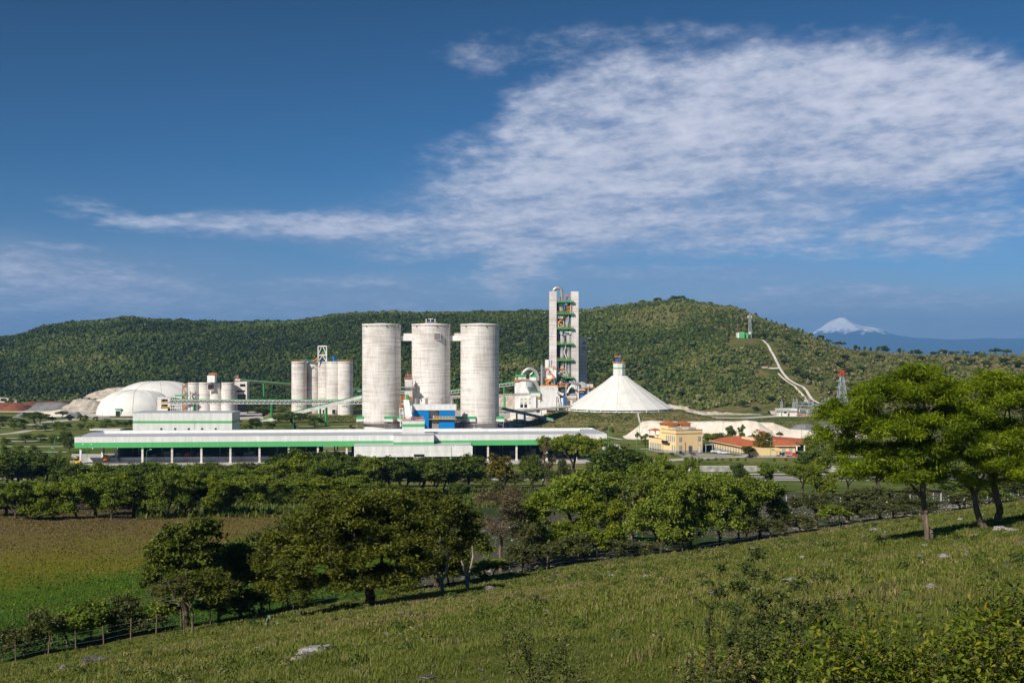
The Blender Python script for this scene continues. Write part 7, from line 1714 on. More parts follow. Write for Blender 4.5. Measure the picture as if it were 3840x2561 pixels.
for a in foot: TF(*a)
# ================================================================= hero trees on the slope
def hero(name, label, leafmat, barkmat, px, Y, kw, rot=0., extra=None):
    X = wx(px, Y); z0 = gz(X, Y); o = root(name, (X, Y, z0), label, 'tree')
    tm, cm = make_tree(**kw); o.rotation_euler = (0, 0, rot)
    link('trunk', tm, M[barkmat], o)
    if cm: link('crown', cm, M[leafmat], o)
    return o
foliage('leaf_feather', [(.0, (0.070, 0.107, 0.009)), (.35, (0.161, 0.222, 0.011)), (.7, (0.302, 0.366, 0.016)), (1., (0.601, 0.570, 0.022))], .42)
foliage('leaf_mesquite', [(.0, (0.038, 0.051, 0.005)), (.4, (0.085, 0.101, 0.010)), (.75, (0.140, 0.152, 0.014)), (1., (0.222, 0.205, 0.026))], .22)
m_ = lambda px_, Y_, ref: (px_ - ref) / FP * Y_
# lobes are given as (x, y, z, rx, ry, rz) in metres from the foot
# left feathery tree: foot (3490,2038), crown from 3050 to 3640, top about 1440
k = 64 / FP
def LB(lst, fx, fz): return [((px - fx) * k, dy, (fz - py) * k, rx * k, ry, rz * k) for px, py, rx, rz, dy, ry in lst]
lobA = LB([(3180, 1580, 120, 60, 0, 1.6), (3295, 1490, 80, 50, .6, 1.3), (3330, 1520, 130, 70, -.6, 2.0), (3440, 1500, 140, 80, .4, 2.2), (3270, 1640, 140, 60, -.8, 1.8), (3400, 1620, 140, 70, .8, 2.0), (3520, 1600, 120, 80, -.5, 2.0), (3230, 1720, 90, 50, .5, 1.4), (3340, 1730, 110, 50, 0, 1.6), (3480, 1720, 110, 60, .9, 1.8), (3120, 1660, 70, 40, .2, 1.1), (3560, 1510, 90, 70, 1.0, 1.6), (3590, 1680, 80, 60, -.8, 1.4), (3210, 1775, 70, 36, -.6, 1.2), (3290, 1800, 70, 34, .4, 1.2), (3400, 1800, 80, 40, -.9, 1.3), (3520, 1790, 60, 40, .8, 1.2), (3170, 1580, 60, 44, -.6, 1.2), (3450, 1430, 90, 40, .2, 1.4)], 3490, 2038)
heroA = hero('feathery_tree', 'left one of the two big feathery bright-topped trees on the grassy slope', 'leaf_feather', 'bark', 3490, 63.6,
     dict(seed=31, height=9, width=9, base=1.5, tips=330, per=330, leaf=.24, aspect=.20, spread=.62, flat=.55, trunk=.15, droop=.30, lobes=lobA, up=.5, sides=8, minr=.008, lean=(-.35, 0)))
# second stem leaning left from the same foot
lobB = LB([(3600, 1560, 120, 70, 0, 2.0), (3680, 1470, 130, 60, .6, 2.2), (3780, 1500, 140, 70, -.5, 2.2), (3880, 1520, 120, 80, .5, 2.2), (3640, 1640, 120, 60, -.8, 2.0), (3760, 1620, 150, 70, .9, 2.2), (3860, 1650, 120, 70, -.6, 2.0), (3600, 1720, 110, 60, .6, 1.8), (3720, 1740, 130, 60, -.9, 2.0), (3840, 1740, 120, 60, .7, 2.0), (3960, 1620, 120, 90, 0, 2.), (3520, 1790, 70, 36, 0, 1.2), (3690, 1400, 60, 26, .4, 1.2), (3580, 1800, 70, 40, -.6, 1.3), (3680, 1820, 60, 36, .9, 1.2), (3800, 1810, 80, 44, -.9, 1.4), (3620, 1450, 80, 40, -.4, 1.5), (3820, 1430, 100, 40, 0, 1.6)], 3730, 1990)
heroB = hero('feathery_tree', 'right one of the two big feathery trees, with several stout curved trunks', 'leaf_feather', 'bark', 3742, 68,
     dict(seed=32, height=9, width=9, base=1.3, tips=350, per=330, leaf=.24, aspect=.20, spread=.65, flat=.55, trunk=.20, droop=.30, lobes=lobB, up=.5, sides=8, minr=.008, lean=(.1, 0)))
X_ = wx(3700, 67.5); z_ = gz(X_, 67.5)
o = heroB
b = MB(); pts = [(3708, 1998), (3690, 1980), (3672, 1945), (3660, 1900), (3655, 1860), (3640, 1830), (3612, 1800)]
b.tube([Vector((wx(a, 67.5), 67.5, wz(c, 67.5) if i else z_ - .2)) for i, (a, c) in enumerate(pts)], .2, 8, [.30, .24, .20, .18, .16, .13, .08]); b.tube([P(3655, 1860, 67.5), P(3672, 1820, 67.6), P(3690, 1780, 67.8)], .1, 7, [.14, .11, .07]); b.build('trunk', M['bark'], o)
X_ = wx(3478, 63.4); z_ = gz(X_, 63.4)
o = heroA
b = MB(); b.tube([(X_, 63.4, z_ - .2), tuple(P(3475, 1990, 63.4)), tuple(P(3470, 1900, 63.5)), tuple(P(3455, 1860, 63.6)), tuple(P(3420, 1820, 63.7)), tuple(P(3385, 1790, 63.8))], .1, 8, [.17, .14, .12, .10, .08, .05]); b.build('trunk', M['bark'], o)
# big mesquite in the middle
k = 79 / FP
lobC = LB([(1080, 2060, 130, 70, 0, 2.0), (1180, 1990, 150, 80, .8, 2.4), (1320, 1960, 160, 90, -.6, 2.6), (1460, 1960, 150, 90, .6, 2.6), (1570, 2000, 120, 80, -.4, 2.2), (1050, 2140, 110, 60, .6, 1.8), (1180, 2100, 150, 70, -1.2, 2.4), (1330, 2080, 160, 80, 1.0, 2.6), (1470, 2080, 140, 80, -1.0, 2.4), (1130, 2190, 120, 46, 0, 2.0), (1290, 2180, 130, 40, -.8, 2.2), (1430, 2170, 110, 46, .4, 2.0), (1250, 1900, 110, 50, .5, 2.0), (1400, 1880, 130, 50, 0, 2.2), (1560, 2110, 90, 70, .4, 1.8), (1010, 2200, 80, 34, .2, 1.4), (1150, 2225, 100, 30, -.8, 1.6), (1500, 2190, 100, 36, -.4, 1.6), (1330, 2215, 90, 22, -1.2, 1.4)], 1385, 2278)
hero('mesquite_tree', 'very large dark spreading tree in the centre foreground at the foot of the slope', 'leaf_mesquite', 'bark_dark', 1385, 79,
     dict(seed=33, height=9, width=14, base=1.3, tips=420, per=230, leaf=.24, aspect=.42, spread=.72, flat=.5, trunk=.34, lobes=lobC, up=.45, sides=8, minr=.01))
k = 98 / FP
lobD = LB([(1380, 1850, 130, 60, 0, 2.4), (1500, 1820, 140, 70, .8, 2.6), (1620, 1860, 130, 80, -.6, 2.6), (1700, 1930, 110, 90, .6, 2.4), (1560, 1930, 130, 80, -.4, 2.2), (1430, 1930, 120, 70, .6, 2.2), (1640, 2010, 100, 70, -.6, 2.2), (1760, 2000, 70, 60, .4, 1.8), (1660, 2080, 90, 50, .2, 2.0), (1330, 1900, 90, 50, 0, 2.)], 1640, 2150)
hero('mesquite_tree', 'tall dark tree behind and right of the very large one, over pale forked trunks', 'leaf_mesquite', 'bark_dark', 1640, 98,
     dict(seed=34, height=9, width=12, base=1.5, tips=330, per=210, leaf=.27, aspect=.42, spread=.75, flat=.5, trunk=.26, lobes=lobD, up=.45, sides=7, minr=.01))
k = 112 / FP
lobE = LB([(1060, 1900, 110, 50, 0, 2.4), (1160, 1860, 120, 50, .8, 2.6), (1260, 1880, 110, 60, -.6, 2.4), (1020, 1950, 90, 50, .4, 2.), (1130, 1950, 110, 60, -.6, 2.), (1220, 1960, 100, 60, .4, 2.), (1320, 1850, 80, 40, 0, 2.)], 1130, 2080)
hero('olive_tree', 'olive-brown tree with pale dead branches behind the left of the very large tree', 'leaf_olive', 'bark_pale', 1130, 112,
     dict(seed=35, height=7, width=9, base=1.6, tips=240, per=150, leaf=.26, aspect=.4, spread=.70, flat=.5, trunk=.2, lobes=lobE, up=.45, minr=.0))
# forked pale trunks right of the big mesquite
for px, Yf, lb, pts in ((1662, 86, 'pale forked trunk, left of two beside the very large tree', [(0, 0, .16), (-6, 40, .12), (-30, 90, .09), (-45, 130, .05)]), (1755, 88, 'pale Y-shaped trunk, right of two beside the very large tree', [(0, 0, .17), (-5, 45, .13), (-15, 80, .10), (-25, 110, .06)])):
    z_ = gz(wx(px, Yf), Yf); k = Yf / FP; o = root('forked_trunk', (wx(px, Yf), Yf, z_), lb, 'tree trunk')
    b = MB(); X_ = wx(px, Yf); q = [Vector((X_ + a * k, Yf, z_ + c * k - (.2 if c == 0 else 0))) for a, c, r_ in pts]; b.tube(q, .1, 7, [r_ for a, c, r_ in pts])
    b.tube([q[1], q[1] + Vector((14 * k, 0, 30 * k)), q[1] + Vector((24 * k, .2, 80 * k)), q[1] + Vector((20 * k, .3, 120 * k))], .08, 7, [.11, .09, .07, .04]); b.build('trunk', M['bark_pale'], o)
# leafy mango-like tree at left
k = 88 / FP
lobF = LB([(690, 1990, 90, 60, 0, 1.8), (760, 1970, 60, 50, .6, 1.5), (640, 2050, 90, 60, -.5, 1.8), (730, 2060, 90, 60, .5, 1.8), (600, 2120, 60, 50, .3, 1.3), (690, 2130, 90, 60, -.6, 1.8), (780, 2130, 70, 60, .5, 1.6), (570, 2180, 40, 60, .2, 1.), (640, 2200, 80, 50, 0, 1.5), (760, 2200, 80, 60, .2, 1.6), (720, 1945, 60, 30, 0, 1.3)], 700, 2330)
hero('broadleaf_tree', 'tall leafy green tree with a few orange leaves left of the centre', 'leaf_leafy', 'bark_dark', 700, 89,
     dict(seed=36, height=8, width=6, base=1.6, tips=260, per=110, leaf=.27, aspect=.62, spread=.5, flat=.7, trunk=.2, lobes=lobF, up=.25))
lobG = LB([(900, 1990, 80, 50, 0, 1.8), (960, 2010, 60, 50, .6, 1.5), (860, 2030, 50, 50, -.5, 1.3), (920, 2060, 80, 50, .5, 1.8), (980, 2080, 40, 50, .2, 1.2), (890, 2110, 70, 40, 0, 1.4)], 900, 2260)
hero('broadleaf_tree', 'rounded dark glossy tree between the leafy and the very large tree', 'leaf_dark', 'bark_dark', 905, 94,
     dict(seed=37, height=7, width=5, base=2.0, tips=200, per=110, leaf=.28, aspect=.6, spread=.5, flat=.7, trunk=.17, lobes=lobG, up=.25))
k = 84 / FP
lobH = LB([(700, 2170, 90, 40, 0, 1.4), (780, 2160, 70, 50, .3, 1.4), (850, 2200, 50, 50, .3, 1.2), (640, 2190, 60, 30, -.3, 1.)], 720, 2345)
hero('thin_tree', 'small thin-trunked dark tree in front of the leafy one', 'leaf_mesquite', 'bark', 722, 82.5,
     dict(seed=38, height=4, width=5, base=1.5, tips=160, per=90, leaf=.20, aspect=.4, spread=.42, flat=.5, trunk=.10, lobes=lobH, up=.4))
lobI = LB([(600, 2170, 60, 40, 0, .9), (650, 2150, 60, 40, .2, .9), (570, 2210, 50, 36, 0, .8), (640, 2220, 50, 30, .1, .8)], 690, 2330)
hero('bare_tree', 'leafless grey twiggy branches in front of the leafy tree', 'leaf_olive', 'bark', 690, 81,
     dict(seed=39, height=4, width=4, base=1.2, tips=420, per=1, leaf=.10, aspect=.4, spread=.2, flat=.5, trunk=.055, lobes=lobI, bare=1.0, minr=0))

# ================================================================= bushes along the fence at the left and under the trees
for k_, (px, df, top, w_, key) in enumerate(((10, 2, 2440, 110, 'low_b'), (90, 1, 2400, 130, 'low_b'), (170, 0, 2350, 120, 'low_b'), (250, 4, 2320, 160, 'low_a'), (340, 3, 2300, 150, 'low_a'), (420, 5, 2280, 160, 'low_a'), (470, 3, 2300, 120, 'low_b'), (540, 2, 2330, 120, 'low_b'), (610, 2, 2310, 110, 'low_a'), (820, 1, 2250, 150, 'low_a'), (900, 1, 2240, 150, 'low_b'), (980, 1, 2230, 120, 'low_a'),
                                        (1080, 1, 2200, 120, 'low_a'), (1480, 0, 2180, 120, 'low_a'), (1560, 0, 2150, 140, 'low_a'), (1680, 2, 2110, 120, 'low_a'), (1760, 1, 2100, 110, 'low_a'), (1850, 1, 2060, 110, 'low_a'), (1960, 0, 2050, 100, 'low_b'), (2060, 1, 2030, 100, 'low_b'), (2170, 1, 2010, 100, 'low_b'), (2330, 1, 1990, 90, 'low_b'), (2420, 1, 1985, 90, 'low_b'), (2560, 1, 1960, 90, 'low_b'),
                                        (2800, 1, 1930, 90, 'low_b'), (2890, 1, 1920, 90, 'low_b'), (3000, 1, 1900, 100, 'low_b'), (3110, 1, 1895, 100, 'low_a'), (3230, 1, 1890, 110, 'low_b'), (3350, 1, 1885, 110, 'low_b'), (3480, 1, 1880, 100, 'low_b'), (3600, 1, 1875, 110, 'low_b'), (3720, 2, 1870, 110, 'low_a'), (3830, 2, 1860, 110, 'low_b'))):
    u_ = (px - 1920) / FP; Y = fence_f(u_) + df * .6 + .2; X = wx(px, Y); rb = random.Random(k_ + 50)
    place_tree('bush', f"{'leafy green' if key == 'low_a' else 'dry olive'} bush along the wire fence below the slope", key, X, Y, rb.uniform(1.5, 3.2), w_ * 1.4 * Y / FP, group='bushes along the wire fence', cat='bush')

# ================================================================= fences
Fw_ = root('wire_fence', (wx(700, 88), 88, gz(wx(700, 88), 88)), 'wire fence on thin wooden posts along the foot of the grassy slope', 'fence')
fp = []
for k_, px in enumerate([-60, 60, 180, 285, 390, 490, 585, 680, 790, 900, 1010, 1100, 1480, 1700, 1965, 2050, 2240, 2430, 2560, 2840, 2940, 3150, 3340, 3390, 3540, 3740, 3840]):
    u_ = (px - 1920) / FP; Y = fence_f(u_) - .8; X = u_ * Y; z_ = gz(X, Y); rr = random.Random(k_); ln = Vector((rr.uniform(-.12, .12), rr.uniform(-.08, .08), (1.45 if px < 1200 else 1.15) + rr.uniform(-.15, .25)))
    b = MB(); b.tube([(X, Y, z_ - .3), (X + ln.x * .5, Y + ln.y * .5, z_ + ln.z * .5), (X + ln.x, Y + ln.y, z_ + ln.z)], .06, 6, [.06, .05, .04]); b.build('post', M['wood'], Fw_); fp.append(Vector((X, Y, z_)))
b = MB()
for a, c_ in zip(fp[:-1], fp[1:]):
    for h_ in (.45, .85, 1.25):
        m0 = a.lerp(c_, .5); m0.z = max(m0.z, gz(m0.x, m0.y) + .05)
        b.tube([a + Vector((0, 0, h_)), m0 + Vector((0, 0, h_ - .04)), c_ + Vector((0, 0, h_))], .006, 3)
b.build('wire', M['galv'], Fw_)
Wf = root('white_post_fence', (wx(3100, 225), 225, gz(wx(3100, 225), 225)), 'line of white concrete fence posts beyond the stony field at the right', 'fence')
for k_, px in enumerate(range(2920, 3840, 29)):
    Y = 226 + (px - 2920) * .004; X = wx(px, Y); z_ = gz(X, Y); b = MB(); b.box(X - .06, X + .06, Y, Y + .12, z_ - .2, z_ + 1.6); b.bar((X, Y + .06, z_ + 1.58), (X, Y - .2, z_ + 1.85), .09); b.build('post', M['white_paint'], Wf)
b = MB()
for h_ in (.5, 1., 1.5): b.tube([(wx(px, 226), 225.98, gz(wx(px, 226), 226) + h_) for px in range(2920, 3840, 29)], .012, 3)
b.build('wire', M['galv'], Wf)

# ================================================================= rocks on the slope
def rock_mesh(seed, sx, sy, sz):
    rg_ = np.random.default_rng(seed); bm = bmesh.new(); bmesh.ops.create_icosphere(bm, subdivisions=3, radius=1.0)
    ph = rg_.uniform(0, 9, 6)
    for v in bm.verts:
        c_ = v.co; d_ = .22 * math.sin(c_.x * 3 + ph[0]) * math.cos(c_.y * 2.6 + ph[1]) + .15 * math.sin(c_.z * 5 + ph[2] + c_.x * 2) + .10 * math.sin(c_.x * 8 + ph[3]) * math.sin(c_.y * 7 + ph[4])
        c_ = c_ * (1 + d_); v.co = Vector((c_.x * sx, c_.y * sy, (round(c_.z * 3) / 3 * .5 + c_.z * .5) * sz))
    me = bpy.data.meshes.new('rock'); bm.to_mesh(me); bm.free(); return me
RK = [rock_mesh(s_, 1, .7, .5) for s_ in range(5)] + [rock_mesh(9 + s_, 1, .6, .28) for s_ in range(4)]
RKW = [m.copy() for m in RK]
for m in RK: m.materials.append(M['grey_stone'])
for m in RKW: m.materials.append(M['white_stone'])
def slopeY(px, py):
    Ys = np.linspace(8, 160, 1500); z = ground_z(wx(px, Ys), Ys); k_ = np.nonzero(z > wz(py, Ys))[0]; return float(Ys[k_[0]]) if len(k_) else 100.
rocks = [(2992, 1990, 34, 0, 0), (3280, 1992, 40, 1, 0), (2825, 2058, 20, 0, 0), (2010, 2078, 44, 1, 5), (2420, 2165, 26, 1, 1), (2295, 2160, 26, 1, 2), (2090, 2158, 40, 0, 5), (2290, 2172, 10, 1, 3), (2065, 2178, 26, 0, 6), (3088, 2120, 36, 0, 7), (3160, 2104, 12, 1, 3), (3096, 2128, 22, 1, 6), (3540, 2092, 44, 1, 2), (3505, 2088, 30, 0, 5),
         (3450, 2086, 28, 0, 0), (3492, 2204, 46, 1, 1), (3358, 2254, 16, 1, 3), (2962, 2180, 60, 1, 6), (2598, 2233, 36, 0, 1), (2690, 2226, 80, 0, 6), (2825, 2213, 50, 1, 7), (2620, 2250, 12, 1, 2), (1745, 2165, 24, 0, 0), (1775, 2150, 20, 1, 1), (660, 2420, 22, 1, 2), (240, 2508, 46, 0, 1), (350, 2478, 80, 0, 7), (980, 2430, 40, 1, 6), (780, 2400, 12, 1, 3), (1180, 2448, 120, 1, 5), (1120, 2475, 60, 1, 7), (1245, 2432, 50, 1, 6),
         (1160, 2462, 60, 0, 8), (1015, 2346, 26, 0, 1), (1015, 2342, 10, 1, 2), (1500, 2300, 22, 1, 3), (1540, 2288, 30, 0, 6), (1840, 2210, 40, 0, 0), (3320, 2008, 40, 0, 7), (3748, 1985, 60, 1, 5), (3470, 2046, 24, 1, 2), (3790, 1992, 60, 1, 7), (3740, 2068, 30, 0, 6), (3600, 1905, 24, 1, 0), (3540, 1908, 24, 0, 5), (1600, 2548, 60, 0, 5), (700, 2555, 40, 0, 6), (2385, 2010, 0, 0, 0), (3620, 2084, 40, 0, 6), (3240, 2016, 26, 0, 1), (2340, 2095, 20, 1, 6), (2480, 2120, 24, 0, 7), (2890, 2100, 20, 0, 5), (2550, 2076, 18, 0, 6), (1960, 2250, 30, 0, 7), (1330, 2520, 36, 1, 6), (2750, 2110, 26, 1, 6), (2640, 2070, 24, 0, 7), (3010, 2090, 20, 1, 3), (3400, 2150, 30, 0, 6), (3180, 2200, 24, 1, 7), (2200, 2230, 30, 0, 5), (2050, 2290, 26, 1, 6), (1880, 2330, 34, 0, 7), (2450, 2290, 22, 1, 3), (1700, 2400, 40, 0, 6), (1450, 2380, 26, 1, 1), (2300, 2400, 24, 0, 0), (3700, 2180, 30, 1, 6), (3780, 2120, 40, 0, 7), (2110, 2120, 24, 1, 7), (1900, 2140, 22, 1, 3)]
for k_, (px, py, w_, wh, sh) in enumerate(rocks):
    if not w_: continue
    Y = slopeY(px, py); X = wx(px, Y); me = (RKW if wh else RK)[sh]; s_ = w_ * .5 * Y / FP * 1.1
    pos_ = 'near the feathery trees' if px > 3200 else 'above the foreground bush' if px > 2550 else 'right of the very large tree' if px > 1550 else 'at the lower left' if px < 900 else 'in the lower centre'
    o = bpy.data.objects.new('rock', me); C.objects.link(o); o.location = (X, Y, gz(X, Y) + s_ * .12); o.scale = (s_, s_, s_); o.rotation_euler = (0, 0, (k_ * 1.7) % 6.28 if sh < 5 else (k_ % 5) * .1 + .35)
    o.name = 'rock'; tag(o, f"{'white' if wh else 'grey'} {'flat slab of rock' if sh > 4 else 'limestone boulder'} in the grass {pos_}", 'rock', 'limestone rocks in the grass')

# ================================================================= rubble in the fields, uncountable
def scatter_stones(name, n, fpos, smin, smax, mat, seed, label):
    rg_ = np.random.default_rng(seed); Xs, Ys = fpos(rg_, n); Zs = terrain_z(Xs, Ys); s_ = rg_.uniform(smin, smax, len(Xs)) * rg_.uniform(.5, 1, len(Xs))
    base_ = np.array([[1, 0, 0], [0, 1, 0], [-1, 0, 0], [0, -1, 0], [0, 0, .8], [0, 0, -.5]], float); fc = np.array([[0, 1, 4], [1, 2, 4], [2, 3, 4], [3, 0, 4], [1, 0, 5], [2, 1, 5], [3, 2, 5], [0, 3, 5]])
    th = rg_.uniform(0, 6.28, len(Xs)); V_ = np.repeat(base_[None], len(Xs), 0) * (1 + .35 * rg_.normal(size=(len(Xs), 6, 1)).clip(-1.5, 1.5)) * s_[:, None, None]
    c_, q = np.cos(th)[:, None], np.sin(th)[:, None]; x_ = V_[..., 0] * c_ - V_[..., 1] * q; y_ = V_[..., 0] * q + V_[..., 1] * c_; V_ = np.stack([x_, y_, V_[..., 2] * .7], 2) + np.stack([Xs, Ys, Zs + s_ * .2], 1)[:, None]
    F_ = (fc[None] + (np.arange(len(Xs)) * 6)[:, None, None]).reshape(-1, 3)
    o = link(name, np_mesh(name, V_.reshape(-1, 3), F_), mat); tag(o, label, 'stones', kind='stuff')
def stony(rg_, n):
    px = rg_.uniform(1500, 3900, n); u_ = (px - 1920) / FP; Y = fence_f(u_) + 2 + rg_.random(n) ** 1.3 * 120; X = u_ * Y
    m = fbm(X / 14., Y / 14., 91, 3) + .15 > rg_.random(n) * .55 - .15; m &= ~((X / Y < .09) & (Y > 170)); return X[m], Y[m]
scatter_stones('rubble', 9000, stony, .05, .24, M['white_stone'], 3, 'pale broken limestone strewn over the stony field behind the fence')
def leftstony(rg_, n):
    px = rg_.uniform(-80, 520, n); u_ = (px - 1920) / FP; Y = rg_.uniform(150, 215, n); return u_ * Y, Y
scatter_stones('rubble', 1500, leftstony, .05, .18, M['grey_stone'], 4, 'dark stony soil litter under the front tree row at the left')
def slopest(rg_, n):
    px = rg_.uniform(-50, 3900, n); u_ = (px - 1920) / FP; Y = 14 + rg_.random(n) * 90; X = u_ * Y; m = (Y - .774 * X) < 106; m &= fbm(X / 6., Y / 6., 23, 3) > .12; return X[m], Y[m]
scatter_stones('pebbles', 2600, slopest, .03, .10, M['grey_stone'], 5, 'small grey stones showing through the slope grass')

# ================================================================= grass
def grass_mesh(name, X, Y, hgt, wid, tint, seed, lean=.9):
    rg_ = np.random.default_rng(seed); n = len(X); Z = terrain_z(X, Y); th = rg_.uniform(0, 6.28, n); d = np.stack([np.cos(th), np.sin(th), np.zeros(n)], 1)
    side = np.stack([-d[:, 1], d[:, 0], np.zeros(n)], 1) * (wid * .5)[:, None]; base_ = np.stack([X, Y, Z - .02], 1)
    l_ = (lean * rg_.random(n) * hgt)[:, None]; mid_ = base_ + d * l_ * .35 + np.array([0, 0, 1.]) * (hgt * .58)[:, None]; tip = base_ + d * l_ * 1.1 + np.array([0, 0, 1.]) * hgt[:, None] * .98
    V_ = np.stack([base_ - side, base_ + side, mid_ + side * .75, mid_ - side * .75, tip], 1).reshape(-1, 3); i0 = np.arange(n) * 5
    F1 = np.stack([i0, i0 + 1, i0 + 2, i0 + 3], 1); F2 = np.stack([i0 + 3, i0 + 2, i0 + 4, i0 + 4], 1)
    me = bpy.data.meshes.new(name); me.vertices.add(n * 5); me.vertices.foreach_set('co', V_.astype(np.float32).ravel())
    tri = np.stack([i0 + 3, i0 + 2, i0 + 4], 1); loops = np.concatenate([F1.ravel(), tri.ravel()]).astype(np.int32)
    me.loops.add(len(loops)); me.loops.foreach_set('vertex_index', loops); me.polygons.add(n * 2)
    me.polygons.foreach_set('loop_start', np.concatenate([np.arange(n) * 4, n * 4 + np.arange(n) * 3]).astype(np.int32)); me.update(calc_edges=True)
    set_tint(me, np.repeat(np.clip(tint, 0, 1), 5)); return me
rg = np.random.default_rng(404)
def blades(n, ya, yb, power=1.0):
    px = rg.uniform(-120, 3960, n); u_ = (px - 1920) / FP; Y = ya + (yb - ya) * rg.random(n) ** power; X = u_ * Y
    m = (Y - .774 * X) < 108.5; return X[m], Y[m]
Xn, Yn = blades(150000, 13, 34, .9); Xf, Yf_ = blades(210000, 30, 75, .8); Xg2, Yg2 = blades(170000, 60, 160, .75)
def gprops(X, Y, h0, w0):
    n = len(X); c1 = fbm(X / 5., Y / 5., 61, 4); c2 = fbm(X / 1.1, Y / 1.1, 62, 3); c3 = fbm(X / 17., Y / 17., 63, 3)
    t_ = .50 + .38 * c1 + .24 * c2 + .34 * c3 + rg.normal(size=n) * .12; dry = rg.random(n) < .03; t_ = np.where(dry, rg.uniform(.8, 1, n), t_)
    h_ = h0 * (1 + .7 * c2 + .5 * c1) * rg.uniform(.5, 1.4, n) * np.where(dry, 1.3, 1); return h_.clip(.04, 1.2), w0 * rg.uniform(.6, 1.4, n), t_
h1, w1, t1 = gprops(Xn, Yn, .10, .018); h2, w2_, t2 = gprops(Xf, Yf_, .11, .045); h3, w3, t3 = gprops(Xg2, Yg2, .12, .085)
# tussocks: tall clumps
nc = 1500; cx_, cy_ = blades(nc, 14, 120, .8); per_ = 26; Xc = np.repeat(cx_, per_) + rg.normal(size=len(cx_) * per_) * .16; Yc = np.repeat(cy_, per_) + rg.normal(size=len(cx_) * per_) * .16
tc_ = np.repeat(rg.choice([.25, .35, .55, .7, .85], len(cx_), p=[.3, .3, .25, .1, .05]), per_) + rg.normal(size=len(Xc)) * .08; hc = np.repeat(rg.uniform(.12, .34, len(cx_)) , per_) * rg.uniform(.6, 1.2, len(Xc)); wc = .012 + Yc * .00045
GX = np.concatenate([Xn, Xf, Xg2, Xc]); GY = np.concatenate([Yn, Yf_, Yg2, Yc])
o = link('grass', grass_mesh('grass', GX, GY, np.concatenate([h1, h2, h3, hc]), np.concatenate([w1, w2_, w3, wc]), np.concatenate([t1, t2, t3, tc_]), 8), M['blade'])
tag(o, 'rough green and straw-tipped grass covering the foreground slope', 'grass', kind='stuff')
wx_, wy_ = blades(1500, 13, 130, .8); wz_ = terrain_z(wx_, wy_); wn_ = len(wx_)
cl = fbm(wx_ / 7., wy_ / 7., 88, 3) > -.1; wx_, wy_, wz_ = wx_[cl], wy_[cl], wz_[cl]; wn_ = len(wx_)
o = link('pasture_weeds', scrub_mesh('pasture_weeds', np.stack([wx_, wy_, wz_ - .04], 1), rg.uniform(.07, .24, wn_) * (1 + wy_ * .006), rg.choice([.15, .3, .45, .6, .80], wn_) + rg.normal(size=wn_) * .05, 31, 70, .16, .8), M['scrub'])
tag(o, 'small broad-leaved weeds and reddish dead clumps dotted over the pasture', 'weeds', kind='stuff')
# weeds in the left field
n = 60000; px = rg.uniform(-120, 1300, n); u_ = (px - 1920) / FP; Y = 84 + rg.random(n) * 110; X = u_ * Y; m = (Y - .774 * X) > 113; X, Y = X[m], Y[m]; f_ = (Y - .12 * X) + 16 * fbm(X / 16., Y / 9., 72, 4)
tn = np.interp(f_ + rg.normal(size=len(X)) * 2, [90, 128, 136, 144, 158, 190], [.12, .30, .48, .60, .66, .70]) + rg.normal(size=len(X)) * .1 + .2 * fbm(X / 6., Y / 6., 71, 3)
o = link('field_weeds', grass_mesh('field_weeds', X, Y, rg.uniform(.06, .22, len(X)), rg.uniform(.08, .18, len(X)), tn, 12, 1.6), M['crop'])
tag(o, 'low green crop turning to brown stubble in the flat field at the left', 'crop', kind='stuff')
# green undergrowth in the clearings behind
n = 26000; px = rg.uniform(500, 2500, n); u_ = (px - 1920) / FP; Y = 170 + rg.random(n) * 150; X = u_ * Y; m = fbm(X / 22., Y / 22., 33, 3) > -.12; X, Y = X[m], Y[m]
o = link('undergrowth', grass_mesh('undergrowth', X, Y, rg.uniform(.4, 1.2, len(X)), rg.uniform(.25, .5, len(X)), .15 + .2 * rg.random(len(X)), 14, 1.0), M['blade'])
tag(o, 'green undergrowth of the clearings among the belt of trees', 'undergrowth', kind='stuff')

